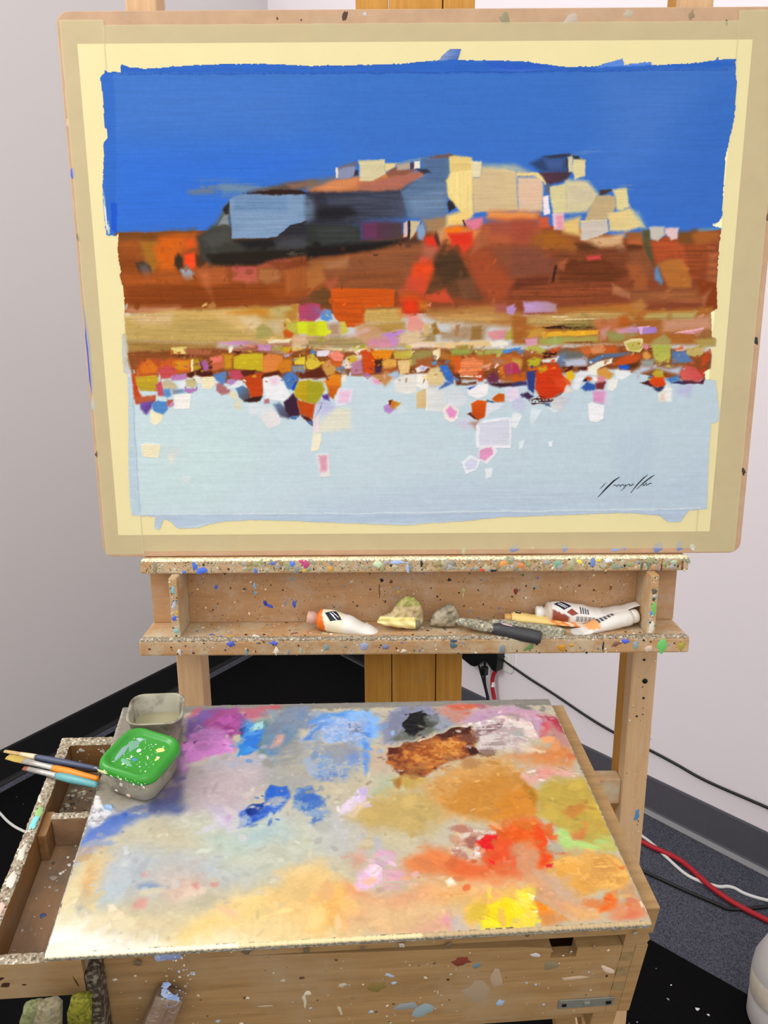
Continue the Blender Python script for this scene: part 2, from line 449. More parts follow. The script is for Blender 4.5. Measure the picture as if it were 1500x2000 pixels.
def paint(spec, x0, y0, x1, y1, step, seed=1, hgain=1.0, stk=0.5, wdef=0.0, gain=1.0, mott=0.0, flecks=()):
    """spec lines 'hex;opts;x,y x,y ..' in tenths of mm; returns X, Y (mm), linear colour, height (mm)"""
    W = int((x1 - x0) / step) + 1; H = int((y1 - y0) / step) + 1
    xs = x0 + np.arange(W, dtype=np.float32) * step; ys = y0 + np.arange(H, dtype=np.float32) * step
    X, Y = np.meshgrid(xs, ys)
    col = np.full((H, W, 3), 0.8, np.float32); hgt = np.zeros((H, W), np.float32)
    q = 1.0 / step
    n1, n2 = vnoise(H, W, 9 * q, 9 * q, seed), vnoise(H, W, 9 * q, 9 * q, seed + 1)
    n3, n4 = vnoise(H, W, 28 * q, 28 * q, seed + 2), vnoise(H, W, 28 * q, 28 * q, seed + 3)
    hf = vnoise(H, W, 2.2 * q, 2.2 * q, seed + 4) + 0.6 * vnoise(H, W, 1.1 * q, 1.1 * q, seed + 5)
    sh = vnoise(H, W, 1.3 * q, 34 * q, seed + 6) + 0.7 * vnoise(H, W, 2.6 * q, 60 * q, seed + 7)
    sv = vnoise(H, W, 34 * q, 1.3 * q, seed + 8) + 0.7 * vnoise(H, W, 60 * q, 2.6 * q, seed + 9)
    mo = vnoise(H, W, 3.2 * q, 3.8 * q, seed + 12) + 0.8 * vnoise(H, W, 7 * q, 9 * q, seed + 13) + 0.5 * vnoise(H, W, 1.6 * q, 1.8 * q, seed + 14)
    for line in spec.strip().split('\n'):
        hx, op, ps = line.split(';')
        o = dict(kv.split('=') for kv in op.split()) if op else {}
        P = [tuple(int(c) / 10 for c in p.split(',')) for p in ps.split()]
        s = float(o.get('s', 1)); j = float(o.get('j', 0.9)); w = float(o.get('w', wdef)); al = float(o.get('a', 1))
        t = float(o.get('t', 0.06)); r = float(o.get('r', 0)); h = float(o.get('h', 0.12))
        pad = s + j + w + 2
        px = [p[0] for p in P]; py = [p[1] for p in P]
        i0 = max(0, int((min(px) - pad - x0) / step)); i1 = min(W, int((max(px) + pad - x0) / step) + 2)
        k0 = max(0, int((min(py) - pad - y0) / step)); k1 = min(H, int((max(py) + pad - y0) / step) + 2)
        if i1 <= i0 or k1 <= k0: continue
        S = (slice(k0, k1), slice(i0, i1))
        xx, yy = X[S], Y[S]
        xq = xx + w * (1.2 * n1[S] + 1.2 * n3[S]); yq = yy + w * (1.2 * n2[S] + 1.2 * n4[S])
        d = sdf(P, xq, yq) + j * hf[S]
        m = np.clip(0.5 - d / (2 * max(s, 0.35)), 0, 1); m = m * m * (3 - 2 * m)
        st = (sv if o.get('o') == 'v' else sh)[S]
        if r: m = m * np.clip((st + 0.5 * hf[S] + 0.55 - r) * 4, 0, 1)
        m = m * al
        c0 = srgb(hx)
        if 'c' in o:
            c1 = srgb(o['c']); an = math.radians(float(o.get('d', 0)))
            ux, uy = math.cos(an), -math.sin(an)
            pr = [p[0] * ux + p[1] * uy for p in P]
            g = np.clip((xx * ux + yy * uy - min(pr)) / max(1e-6, max(pr) - min(pr)), 0, 1)[..., None]
            cc = c0 * (1 - g) + c1 * g
        else:
            cc = np.broadcast_to(c0, xx.shape + (3,))
        if 'q' in o:
            g = np.clip(0.42 + 2.6 * (mo[S] + 0.4 * st), 0, 1)[..., None]
            cc = cc * (1 - g) + srgb(o['q']) * g
        k = (1 + stk * t * (1.6 * st + 0.5 * hf[S]) + mott * mo[S])[..., None]
        cc = np.clip(cc * k, 0, 1)
        col[S] = col[S] * (1 - m[..., None]) + cc * m[..., None]
        if h:
            ridge = np.exp(-(d / 1.1) ** 2) * 0.7
            hh = h * (0.55 + ridge + 0.5 * stk * st + 0.3 * hf[S] + 4 * mott * mo[S])
            hgt[S] = hgt[S] * (1 - 0.75 * m) + hh * m
    fr = random.Random(seed)
    for (n, fx0, fx1, fy0, fy1, ra, rb, off, fh) in flecks:       # short broken touches that drag one colour into its neighbour
        for _ in range(n):
            cx, cy = fr.uniform(fx0, fx1), fr.uniform(fy0, fy1)
            an = fr.uniform(0, 6.283); r1 = fr.uniform(ra, rb); r2 = r1 * fr.uniform(0.3, 0.8); rot = fr.choice((0.0, 0.0, 0.5, -0.6, 1.4)) + fr.uniform(-.3, .3)
            sx, sy = cx + off * math.cos(an) * fr.random(), cy + off * math.sin(an) * fr.random()
            ii, jj = int((sx - x0) / step), int((sy - y0) / step)
            if not (0 <= ii < W and 0 <= jj < H): continue
            i0 = max(0, int((cx - r1 - 2 - x0) / step)); i1 = min(W, int((cx + r1 + 2 - x0) / step) + 2)
            k0 = max(0, int((cy - r1 - 2 - y0) / step)); k1 = min(H, int((cy + r1 + 2 - y0) / step) + 2)
            if i1 <= i0 or k1 <= k0: continue
            S = (slice(k0, k1), slice(i0, i1))
            dx, dy = X[S] - cx, Y[S] - cy; ca, sa = math.cos(rot), math.sin(rot)
            d = np.sqrt(((dx * ca + dy * sa) / r1) ** 2 + ((dy * ca - dx * sa) / r2) ** 2) - 1 + 0.5 * hf[S]
            m = np.clip(0.5 - d * 1.6, 0, 1) * fr.uniform(0.4, 0.95)
            cc = np.clip(col[jj, ii] * fr.uniform(0.9, 1.1), 0, 1)
            col[S] = col[S] * (1 - m[..., None]) + cc * m[..., None]
            hgt[S] = hgt[S] * (1 - 0.5 * m) + fh * m * (0.7 + 0.5 * hf[S])
    lin = np.where(col <= 0.04045, col / 12.92, ((col + 0.055) / 1.055) ** 2.4)
    return X, Y, lin * gain, np.clip(hgt, 0, 3) * hgain

def paint_mesh(name, X, Y, lin, hgt, mask, zbase, edge_drop=0.0):
    """grid -> mesh in metres (x, y in plane, z = paint thickness)"""
    H, W = X.shape
    idx = -np.ones((H, W), np.int64)
    qm = mask[:-1, :-1] & mask[1:, :-1] & mask[:-1, 1:] & mask[1:, 1:]
    use = np.zeros((H, W), bool)
    use[:-1, :-1] |= qm; use[1:, :-1] |= qm; use[:-1, 1:] |= qm; use[1:, 1:] |= qm
    nv = int(use.sum()); idx[use] = np.arange(nv)
    v = np.stack([X[use] / 1000, Y[use] / 1000, zbase + hgt[use] / 1000], 1).astype(np.float32)
    ky, kx = np.nonzero(qm)
    f = np.stack([idx[ky, kx], idx[ky, kx + 1], idx[ky + 1, kx + 1], idx[ky + 1, kx]], 1).astype(np.int32)
    me = bpy.data.meshes.new(name)
    me.vertices.add(nv); me.vertices.foreach_set('co', v.ravel())
    me.loops.add(f.size); me.loops.foreach_set('vertex_index', f.ravel())
    me.polygons.add(len(f)); me.polygons.foreach_set('loop_start', np.arange(0, f.size, 4, dtype=np.int32))
    me.polygons.foreach_set('use_smooth', np.ones(len(f), bool))
    me.update(calc_edges=True)
    c = np.ones((nv, 4), np.float32); c[:, :3] = lin[use]
    a = me.color_attributes.new('Col', 'FLOAT_COLOR', 'POINT'); a.data.foreach_set('color', c.ravel())
    return me

K = {'bx0': -0.4077, 'bx1': 0.5165, 'bh': 0.7099, 'paper': (-0.3835, 0.4696, 0.0325, 0.6724), 'tape_in': (-0.3482, 0.4496, 0.0647, 0.6382), 'tape_out': (-0.4037, 0.508, 0.008, 0.6935), 'sign': [([(3072, 956), (3117, 1005), (3162, 1056)], 0.001), ([(3055, 841), (3176, 981), (3267, 1075), (3347, 1133)], 0.0022), ([(3259, 997), (3283, 1020), (3303, 1010), (3310, 993), (3334, 1019), (3354, 1013), (3362, 993), (3385, 1022), (3408, 1019), (3416, 996), (3443, 1022), (3451, 996)], 0.0011), ([(3450, 1019), (3427, 980), (3372, 924)], 0.0011), ([(3457, 1002), (3481, 1028), (3501, 1025), (3496, 1002), (3521, 1005), (3542, 1031), (3553, 1008)], 0.0012), ([(3518, 897), (3598, 1011), (3681, 1108), (3748, 1163)], 0.0016), ([(3601, 956), (3716, 1066), (3792, 1124), (3844, 1159)], 0.0016), ([(3650, 1001), (3674, 1027), (3693, 1027), (3688, 1004), (3713, 1010), (3730, 1053), (3739, 1004), (3764, 1026), (3788, 1039), (3814, 1032)], 0.0012)], 'u': (0.993308, 0.107455, -0.042342), 'v': (-0.097622, 0.977036, 0.189395), 'n': (0.061722, -0.183994, 0.980988), 'p0': (-0.2687, 0.5009, 1.0698), 'b1': ((-0.1136, 0.2506, -0.0165), (-0.0001, 0.1963, 0.0045)), 'b2': ((-0.1076, 0.2419, -0.0165), (0.0006, 0.1823, 0.005)), 'b3': ((-0.0852, 0.2222, -0.0145), (0.0015, 0.1742, 0.0055)), 't1': (-0.1092, 1.058, 1.1267), 't1d': (0.1305, -0.008, -0.0169), 'rag': (-0.011, 1.062, 1.1095), 'lump': (0.0655, 1.063, 1.1095), 'k1': ((0.1526, 1.054, 1.1201), (0.2575, 1.032, 1.1102)), 'k2': ((0.1044, 1.052, 1.1236), (0.2219, 1.016, 1.111)), 't5': (0.1792, 1.066, 1.1215), 't5d': (0.137, -0.004, -0.0058), 't6': (0.2285, 1.072, 1.1276), 't6d': (0.1431, 0.0, -0.0026), 't7': (0.2642, 1.038, 1.1084), 't7d': (0.1116, 0.028, 0.0157), 'tin': (-0.27, 0.455, 0.7548), 'sticks': [((-0.285, 0.46, 0.7668), (-0.266, 0.47, 1.0548), 0.0085, 0, 'olive stick caked in paint, leftmost in the tin'), ((-0.266, 0.435, 0.7668), (-0.2489, 0.46, 1.067), 0.009, 1, 'grey-green paint-caked stick with a slanted tip, middle of the tin'), ((-0.25, 0.472, 0.7668), (-0.2451, 0.5, 1.0308), 0.0085, 2, 'moss yellow caked stick nearest the sketch box post')], 'bottle': (0.9, 1.4, 0.0055), 'flecks': ((520, -357.1, 446.9, 249.3, 297.7, 1.0, 3.6, 14, 0.35), (260, -351.6, 444.1, 348.5, 434.1, 2, 6, 9, 0.1), (160, -351.6, 444.1, 294.3, 348.5, 2, 6, 10, 0.15))}

# ---------------------------------------------------------------- the room
cnr = Vector((-0.4868, 3.7444, 0)); rd = Vector((0.65172, -0.75846, 0)); ld = Vector((-0.52056, -0.85382, 0))
rn = Vector((-0.75846, -0.65172, 0)); ln = Vector((0.85382, -0.52056, 0))
def wall(name, d, nrm, mat, length):
    a, b = cnr, cnr + d * length; t = nrm * -0.1
    v = [a, b, b + t, a + t]; v = v + [p + Vector((0, 0, 3.6)) for p in v]
    me = recalc(mesh_from(name, v, [(0, 1, 2, 3), (7, 6, 5, 4), (0, 4, 5, 1), (1, 5, 6, 2), (2, 6, 7, 3), (3, 7, 4, 0)]))
    return tag(link(name, me, mat), kind='structure')
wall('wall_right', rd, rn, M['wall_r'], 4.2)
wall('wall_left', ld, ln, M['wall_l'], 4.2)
fl = boxes('floor', [((-5, -2.5, -0.1), (5, 5, 0))], M['carpet'], None, 0)
tag(fl, kind='structure')
def baseboard(name, d, nrm, mat, length, start=0.0):
    prof = [(0, 0), (0.016, 0.0), (0.015, 0.004), (0.009, 0.010), (0.006, 0.016), (0.006, 0.120), (0.004, 0.125), (0, 0.125)]
    v = [cnr + d * s + nrm * p[0] + Vector((0, 0, p[1])) for s in (start, length) for p in prof]
    n = len(prof)
    f = [tuple(range(n)), tuple(range(2 * n - 1, n - 1, -1))] + [(i, (i + 1) % n, n + (i + 1) % n, n + i) for i in range(n)]
    o = link(name, recalc(mesh_from(name, v, f)), mat)
    return tag(o, kind='structure')
bl = baseboard('baseboard_left', ld, ln, M['base_l'], 4.0)
br = baseboard('baseboard_right', rd, rn, M['base_r'], 4.0, 1.0)
bc = baseboard('baseboard_right_shaded', rd, rn, M['base_l'], 0.9995)  # corner stretch of the right baseboard, black to stand in for shade
def cove(name, d, nrm, mat, parent, s0, s1, sz):
    v = [cnr + d * s + nrm * p[0] + Vector((0, 0, p[1])) for s in (s0, s1) for p in ((0.012, 0.0005), (0.012, sz), (0.016, sz * 0.9), (0.022, 0.0005))]
    f = [(0, 1, 2, 3), (7, 6, 5, 4)] + [(i, (i + 1) % 4, 4 + (i + 1) % 4, 4 + i) for i in range(4)]
    return link(name, recalc(mesh_from(name, v, f)), mat, parent)
tag(cove('cove_lip', rd, rn, M['lip'], br, 1.0, 4.0, 0.013), 'pale grey toe along the bottom of the dark baseboard')

cove('cove_lip', rd, rn, M['lip_shaded'], bc, 0.02, 0.9995, 0.006)  # same toe in a darker grey, its shade put into the colour
# black mat over the carpet, its edge running along the right wall, then carried into the shaded corner to darken the floor
e0 = Vector((0.6672, 1.6553, 0)); ed = Vector((0.72, -0.694, 0)).normalized()
pl = [e0 + ed * 1.6, e0 - ed * 0.75, cnr + rd * 1.05 + rn * 0.03, cnr + rd * 0.05 + rn * 0.03 + ln * 0.03, cnr + ld * 3.9 + ln * 0.03, Vector((1.0, -0.6, 0))]
me = mesh_from('floor_mat', [p + Vector((0, 0, 0.0005)) for p in pl] + [p + Vector((0, 0, 0.005)) for p in pl],
               [tuple(range(6)), tuple(range(11, 5, -1))] + [(i, (i + 1) % 6, 6 + (i + 1) % 6, 6 + i) for i in range(6)])
fm = link('floor_mat', recalc(me), M['mat'])
tag(fm, 'black floor mat under the easel, flecked with dried paint', 'mat')
sp = speck(90, 0.05, 0.9, -0.62, -0.06, ['e8e4dc', 'b8b4ac', 'd8d8dc', '8c8c90', 'f4f4f0'], 0.0012, 0.006, 3)
sp += [(0.36, -0.30, .009, .008, 0, 'e8e6e0'), (0.28, -0.33, .008, .007, 0, 'dcd8d0'), (0.22, -0.28, .007, .006, 0, 'e8e4e0'), (0.25, -0.2, .006, .006, 0, 'e0dcd8')]
splats('paint_fleck', sp, fm, M['drip'], e0 + Vector((0, 0, 0.0051)), ed, Vector((-ed.y, ed.x, 0)), 0.0006)
sp = speck(40, 0, 1, -0.5, 0.4, ['c8c8c0', 'a8a8a0', 'e0dcd4'], 0.001, 0.004, 3)
sp = [(x - 1.2, y + 0.0, a, b, c, h) for x, y, a, b, c, h in sp]
splats('paint_fleck', sp, fm, M['drip'], Vector((-0.1, 1.9, 0.0051)), (1, 0, 0), (0, 1, 0), 0.0006)

# ---------------------------------------------------------------- wall outlet, adapter and cords
def on_wall(s, z, off=0.0):
    return cnr + rd * s + rn * off + Vector((0, 0, z))
wf = Matrix((rd, rn, Vector((0, 0, 1)))).transposed().to_4x4()
wm = Matrix.Translation(on_wall(1.44, 0.345)) @ wf
op = empty('wall_outlet', wm)
tag(op, 'white wall outlet plate low on the right wall behind the easel', 'outlet')
prism('cover_plate', [(-0.040, -0.06), (-0.028, -0.072), (0.028, -0.072), (0.040, -0.06), (0.040, 0.06), (0.028, 0.072), (-0.028, 0.072), (-0.040, 0.06)], 1, 0.0004, 0.007, M['white_pl'], op, 0.002)
for dz in (-0.02, 0.03):
    boxes('socket', [((-0.017, 0.0071, dz - 0.014), (0.017, 0.009, dz + 0.014))], M['white_pl'], op, 0.003)
ad = empty('power_adapter', Matrix.Translation(on_wall(1.33, 0.31)) @ wf)
tag(ad, 'black power adapter hanging on the wall behind the mast, under the shelf', 'adapter')
prism('body', [(-0.125, -0.018), (-0.02, -0.048), (0.0, -0.045), (0.05, 0.0), (0.085, -0.028), (0.105, -0.03), (0.112, 0.04), (0.09, 0.07), (-0.11, 0.07)], 1, 0.011, 0.05, M['black'], ad, 0.004)
boxes('plug', [((0.05, 0.052, -0.052), (0.072, 0.075, -0.018))], M['black'], ad, 0.004)

def cord(name, pts, r, mat, label, group=None, sides=8):
    o = tube_along(name, pts, r, mat, None, sides, 8)
    tag(o, label, 'cord', group)
    return o
blk = [(0.4447, 2.648, 0.335), (0.4447, 2.648, 0.3165), (0.5166, 2.5644, 0.289), (0.5914, 2.4774, 0.2686), (0.6903, 2.3623, 0.2372), (0.7553, 2.2865, 0.224), (0.8408, 2.1871, 0.2181), (0.8977, 2.1208, 0.2112), (0.9635, 2.0442, 0.201), (1.0807, 1.9079, 0.2042), (1.35, 1.6, 0.21), (1.7, 1.19, 0.2)]
cord('cord', blk, 0.0045, M['cordb'], 'black cord sloping along the right wall from the outlet')
cr = cord('cord', [(0.4184, 2.6602, 0.275), (0.4065, 2.665, 0.2417), (0.4059, 2.66, 0.199), (0.4136, 2.655, 0.1568), (0.43, 2.62, 0.06), (0.47, 2.52, 0.008), (0.58, 2.30, 0.008), (0.70, 2.12, 0.008), (0.7858, 2.0125, 0.009), (0.861, 1.9326, 0.012), (0.9132, 1.808, 0.012), (1.0045, 1.7045, 0.009), (1.3, 1.45, 0.009), (1.7, 1.2, 0.009)], 0.0075, M['cordr'], 'thick red extension cord running over the grey carpet', sides=12)
tube_along('tag_band', [(0.4061, 2.6635, 0.222), (0.406, 2.662, 0.2140), (0.4060, 2.6605, 0.204)], 0.0080, M['white_pl'], cr, 10, 4)
cord('cord', [(0.60, 2.445, 0.0045), (0.62, 2.36, 0.0045), (0.7, 2.2, 0.0045), (0.7952, 2.0409, 0.0045), (0.8265, 1.9618, 0.0045), (0.8628, 1.8792, 0.0045), (0.9257, 1.8376, 0.0042), (0.9668, 1.8332, 0.0042), (1.042, 1.7816, 0.0045), (1.4, 1.66, 0.0045)], 0.0048, M['cordw'], 'white cord crossing under the red cord on the carpet')
cord('cord', [(0.36, 2.62, 0.006), (0.40, 2.35, 0.0065), (0.50, 2.10, 0.0065), (0.62, 1.99, 0.0055), (0.7416, 1.8972, 0.0055), (0.8219, 1.8286, 0.0055), (0.8971, 1.7696, 0.0055), (0.9304, 1.7506, 0.0055), (1.031, 1.759, 0.0055), (1.3, 1.8, 0.0055)], 0.0050, M['cordb'], 'black cord lying on the carpet below the red one')
cord('cord', [(-1.45, 2.30, 0.0095), (-1.30, 2.23, 0.0095), (-1.2499, 2.1832, 0.0095), (-1.192, 2.1305, 0.0095), (-1.1237, 2.0871, 0.0095), (-0.95, 2.0, 0.0095), (-0.7, 1.95, 0.0095)], 0.0042, M['cordw'], 'white cord on the black mat at the left edge')
cord('cord', [(0.3530, 2.720, 0.30), (0.3574, 2.715, 0.2706), (0.3798, 2.690, 0.1908), (0.3900, 2.672, 0.1393), (0.40, 2.62, 0.03), (0.42, 2.55, 0.008), (0.47, 2.42, 0.006)], 0.0040, M['cordb'], 'thin black cord hanging left from the power adapter')
cord('cord', [(0.3774, 2.675, 0.3224), (0.3774, 2.675, 0.2217), (0.394, 2.655, 0.1393), (0.405, 2.60, 0.03), (0.43, 2.52, 0.008), (0.52, 2.36, 0.006)], 0.0048, M['cordb'], 'black cord hanging from the power adapter beside the red cord')

# ---------------------------------------------------------------- the studio easel
easel = empty('studio_easel', Matrix.Translation((0.045, 1.12, 0)))
tag(easel, 'paint-spattered wooden studio easel with a shelf, holding the painting', 'easel')
EI = easel.matrix_world.inverted()
def E(o):
    o.matrix_local = EI; return o
def ebox(name, lst, mat, bevel=0.002): return E(boxes(name, lst, mat, easel, bevel))
ebox('mast_board', [((-0.0325, 1.121, 0.06), (0.0100, 1.150, 2.25))], M['mast'])
ebox('mast_board', [((0.0112, 1.121, 0.06), (0.0795, 1.150, 2.25))], M['mast'])
ebox('mast_board', [((0.0808, 1.121, 0.06), (0.1218, 1.150, 2.25))], M['mast'])
ebox('post', [((-0.329, 1.12, 0.06), (-0.2885, 1.165, 2.2))], M['beech'])
ebox('post', [((0.390, 1.12, 0.06), (0.430, 1.150, 2.2))], M['beech'], 0.004)
ebox('rear_post', [((0.392, 1.1503, 0.06), (0.424, 1.190, 2.2))], M['mast'])
ebox('cross_bar', [((-0.2885, 1.128, 0.764), (0.390, 1.155, 0.810))], M['beech_x'])
ebox('foot', [((-0.335, 0.75, 0.0055), (-0.283, 1.75, 0.06))], M['beech'])
ebox('foot', [((0.384, 0.75, 0.0055), (0.436, 1.65, 0.06))], M['beech'])
ebox('base_bar', [((-0.335, 1.121, 0.0602), (0.436, 1.165, 0.12))], M['beech_x'])
for (x, z, r) in ((0.4085, 1.028, .0020), (0.4125, 0.9915, .0042), (0.4125, 0.962, .0018), (0.404, 0.93, .0016)):
    o = E(loft_axis('screw', [(0, 0, 0, r, r), (0.0012, 0, 0, r, r), (0.0018, 0, 0, r * 0.6, r * 0.6)], M['screw'], easel, None, 14))
    o.matrix_local = EI @ Matrix.Translation((x, 1.1202, z)) @ Matrix.Rotation(-math.pi / 2, 4, 'Z')
PALL = ['3a2416', '4c2c1c', '2c2018', 'e8dcc8', 'd8c8b0', 'f0e8d8', '4c6cc0', '7c9cc8', '6c7c78', 'b8a060', '241c18', '8c6850']
def esplat(name, lst, origin, ux, uy, thick=0.0006):
    return E(splats(name, lst, easel, M['drip'], origin, ux, uy, thick))
esplat('paint_speck', speck(70, 0.0, 0.04, 0.55, 1.1, PALL[:5] + ['6c5438'], 0.0004, 0.0016, 3) + [(0.027, 0.747, 0.0046, 0.0115, -0.12, '5088b8'), (0.031, 0.737, 0.001, 0.002, 0, '4c3c30')], (0.390, 1.1198, 0), (1, 0, 0), (0, 0, 1))

# the shelf: rail on top, back panel, two dividers and the ledge below
ebox('top_rail', [((-0.3495, 1.05, 1.1985), (0.4360, 1.098, 1.2178))], M['beech_x'], 0.003)
ebox('back_panel', [((-0.3490, 1.0885, 1.1085), (0.4355, 1.0985, 1.1983))], M['panel'], 0.001)
ebox('ledge', [((-0.3512, 1.02, 1.0848), (0.4352, 1.098, 1.1083))], M['beech_x'], 0.003)
for x0, x1 in ((-0.3055, -0.2935), (0.3765, 0.3885)):
    ebox('divider', [((x0, 1.031, 1.1085), (x1, 1.088, 1.1983))], M['beech_x'], 0.002)
def edge_crust(name, x0, x1, y, z, r, mat, n=420, lump=0.22):
    """uneven bead of dried paint along a front edge"""
    rings = []
    for i in range(n):
        x = x0 + (x1 - x0) * i / (n - 1); rr = r * (1 + rnd.uniform(-lump, lump)) * (0.4 if i in (0, n - 1) else 1)
        rings.append([(x, y + rr * 1.25 * math.cos(2 * math.pi * k / 8), z + rr * 0.5 * math.sin(2 * math.pi * k / 8)) for k in range(8)])
    v, f = loft(rings)
    o = E(link(name, recalc(mesh_from(name, v, f, True)), mat, easel)); o['kind'] = 'stuff'
    return o
edge_crust('paint_crust', -0.3485, 0.4350, 1.0560, 1.2172, 0.0052, M['railtop'])
edge_crust('paint_crust', -0.3505, 0.4340, 1.0265, 1.1078, 0.0052, M['rim'])
BR = ['6c7c4c', 'a89c5c', '7c8ca0', 'c8c0a8', '4c5c48', 'b8b088', 'd8d0c0', '3c3428', '8c9cb8', '5c4c3c', '9c9470', 'd8c878', '2c2820']
RW = 0.7855
rl = speck(900, 0.0, RW, 0.001, 0.018, BR + ['b89878', 'a88868', '94785c'], 0.0003, 0.0012, 1.5) + speck(420, 0.0, RW, 0.001, 0.018, BR, 0.0005, 0.0022, 2.5) + speck(170, 0.14, RW, 0.005, 0.018, ['9c9c6c', 'a8a080', '909880', 'b0a890', '8c8c84', 'a4a4a0', 'b8b090', 'a0885c'], 0.0015, 0.006, 1.6)
rl += [(0.021, .0095, .004, .009, 0, '8c8468'), (0.078, .012, .004, .007, .2, '4c70d0'), (0.088, .0045, .008, .0045, .3, '5070d8'), (0.062, .003, .003, .003, 0, '5878d8'),
       (0.236, .017, .009, .004, 0, 'c84c7c'), (0.237, .012, .0065, .006, 0, 'b84878'), (0.236, .0055, .005, .003, .2, 'e0b838'), (0.272, .006, .0035, .005, 0, 'dc9c2c'), (0.218, .0145, .004, .005, 0, '5c84e0'),
       (0.19, .0155, .005, .003, 0, '5c78d0'), (0.165, .0035, .003, .005, .2, '5474cc'), (0.37, .016, .012, .0035, 0, 'a8c0f0'), (0.383, .007, .0024, .010, 0, 'a0b8dc'), (0.34, .013, .006, .005, 0, 'c8dcb4'),
       (0.403, .013, .0022, .006, 0, '201c14'), (0.52, .012, .010, .005, 0, 'e09850'), (0.545, .009, .006, .006, .4, 'd88450'), (0.528, .015, .004, .003, 0, '5c8cd8'), (0.49, .004, .004, .0035, 0, 'd85040'),
       (0.598, .012, .006, .006, 0, '7ca890'), (0.590, .006, .0028, .0028, 0, 'e8e0d0'), (0.628, .015, .006, .004, 0, 'f0e060'), (0.648, .013, .004, .008, 0, '7088c8'), (0.67, .0165, .007, .0035, 0, 'e8f0fc'), (0.655, .0165, .005, .003, 0, 'f0dc50'),
       (0.718, .008, .0016, .010, 0, '5c6858'), (0.728, .009, .003, .010, .1, '707c68'), (0.747, .008, .002, .007, 0, '6c3020'), (0.765, .013, .010, .004, 0, 'b0c0a0'), (0.776, .007, .002, .006, 0, '7c4428'), (0.506, .002, .006, .002, 0, '1c2430')]
esplat('paint_drip', rl, (-0.3495, 1.0499, 1.1985), (1, 0, 0), (0, 0, 1), 0.0008)
bk = speck(1000, 0.06, 0.72, 0.002, 0.088, PALL, 0.00025, 0.0008, 1.5) + speck(380, 0.06, 0.72, 0.002, 0.088, PALL, 0.0004, 0.0018, 3)
bk += [(0.098, .0565, .0032, .0042, 0, '4c64cc'), (0.155, .058, .0024, .006, 0, '8cb0d0'), (0.155, .047, .0028, .0035, 0, '7ca0b4'), (0.170, .030, .003, .005, 0, '2c3ca0'), (0.176, .026, .006, .003, -.4, '4054c0'), (0.213, .028, .003, .007, 0, '4c5cb8'), (0.20, .030, .0016, .005, 0, '6c8cac'),
       (0.345, .0655, .0030, .0028, 0, '10121c'), (0.446, .0655, .0030, .0028, 0, '0c0e18'), (0.3415, .047, .0016, .012, 0, '7c5020'), (0.211, .068, .003, .003, 0, '7c9c94'), (0.30, .064, .003, .0025, .4, 'b8b0a8'), (0.359, .063, .003, .003, 0, '6c3c20'),
       (0.368, .052, .0035, .004, 0, '8c9088'), (0.37, .047, .002, .003, 0, 'c8a840'), (0.467, .048, .0035, .004, 0, 'b0a470'), (0.467, .040, .0015, .006, 0, 'b8a878'), (0.545, .046, .004, .0065, .2, '7c2c18'), (0.573, .051, .0024, .0024, 0, '44582c'), (0.555, .072, .0022, .002, 0, '5c6c3c'), (0.54, .038, .0015, .0015, 0, '141020'), (0.661, .071, .0025, .002, .3, 'e0c8a8'), (0.687, .051, .0022, .004, 0, '7c5028'), (0.64, .055, .003, .002, 0, '6c3c24'), (0.612, .052, .0022, .003, .5, 'dcb090')]
esplat('paint_speck', bk, (-0.3490, 1.0884, 1.1085), (1, 0, 0), (0, 0, 1))
lt = speck(420, 0.05, 0.73, 0.003, 0.066, PALL + ['e8e0d0', 'b8b0a0', '9c9488'] * 2, 0.0005, 0.003, 2.2)
lt += [(0.128, .014, .006, .0045, 0, 'd8a838'), (0.146, .010, .007, .006, 0, 'a8a8b0'), (0.165, .015, .008, .004, 0, 'e8e4dc'), (0.17, .0165, .003, .002, 0, '3c6cb0'), (0.218, .024, .007, .004, .4, '8c5c48'), (0.24, .028, .003, .004, 0, 'c87840'), (0.264, .026, .006, .005, 0, 'b8b088'), (0.08, .02, .003, .003, 0, 'c0b0a0')]
esplat('paint_speck', lt, (-0.3512, 1.02, 1.1084), (1, 0, 0), (0, 1, 0))
lf = speck(260, 0.0, RW, 0.001, 0.022, PALL, 0.0004, 0.002, 2.8)
lf += [(0.057, .006, .003, .005, .3, 'd0c4b4'), (0.153, .006, .0025, .006, .1, '7ca0a0'), (0.196, .007, .0035, .006, 0, 'e4dccc'), (0.231, .007, .0018, .006, 0, 'a8b8a8'), (0.213, .006, .002, .004, 0, '8c9cb0'), (0.132, .019, .006, .005, 0, '5464c8'), (0.194, .019, .006, .004, 0, '5c6cd4'), (0.268, .012, .004, .005, 0, '7c9ca8'), (0.321, .014, .007, .006, .3, 'a0a8c8'), (0.352, .012, .006, .004, 0, '8088a8'), (0.378, .006, .005, .003, .3, 'e0d4c0'),
       (0.448, .014, .006, .006, -.5, '5c7078'), (0.557, .010, .010, .004, .5, '6c8c50'), (0.52, .007, .005, .006, 0, '7c8c90'), (0.604, .009, .007, .006, .4, 'c88c28'), (0.618, .0125, .004, .003, 0, 'c8943c'), (0.663, .011, .0012, .010, 0, '181410'), (0.681, .014, .008, .003, .4, '7c5444'), (0.709, .012, .004, .007, .2, '8ca0a0'), (0.7475, .011, .0065, .011, -.25, '6cc064'), (0.728, .007, .005, .006, .3, 'd0b8a8'), (0.775, .011, .006, .007, -.4, 'a89c3c'), (0.695, .0185, .008, .004, 0, '5468d4'), (0.45, .021, .005, .003, 0, '4c5c6c')]
esplat('paint_drip', lf, (-0.3512, 1.0199, 1.0848), (1, 0, 0), (0, 0, 1), 0.0008)
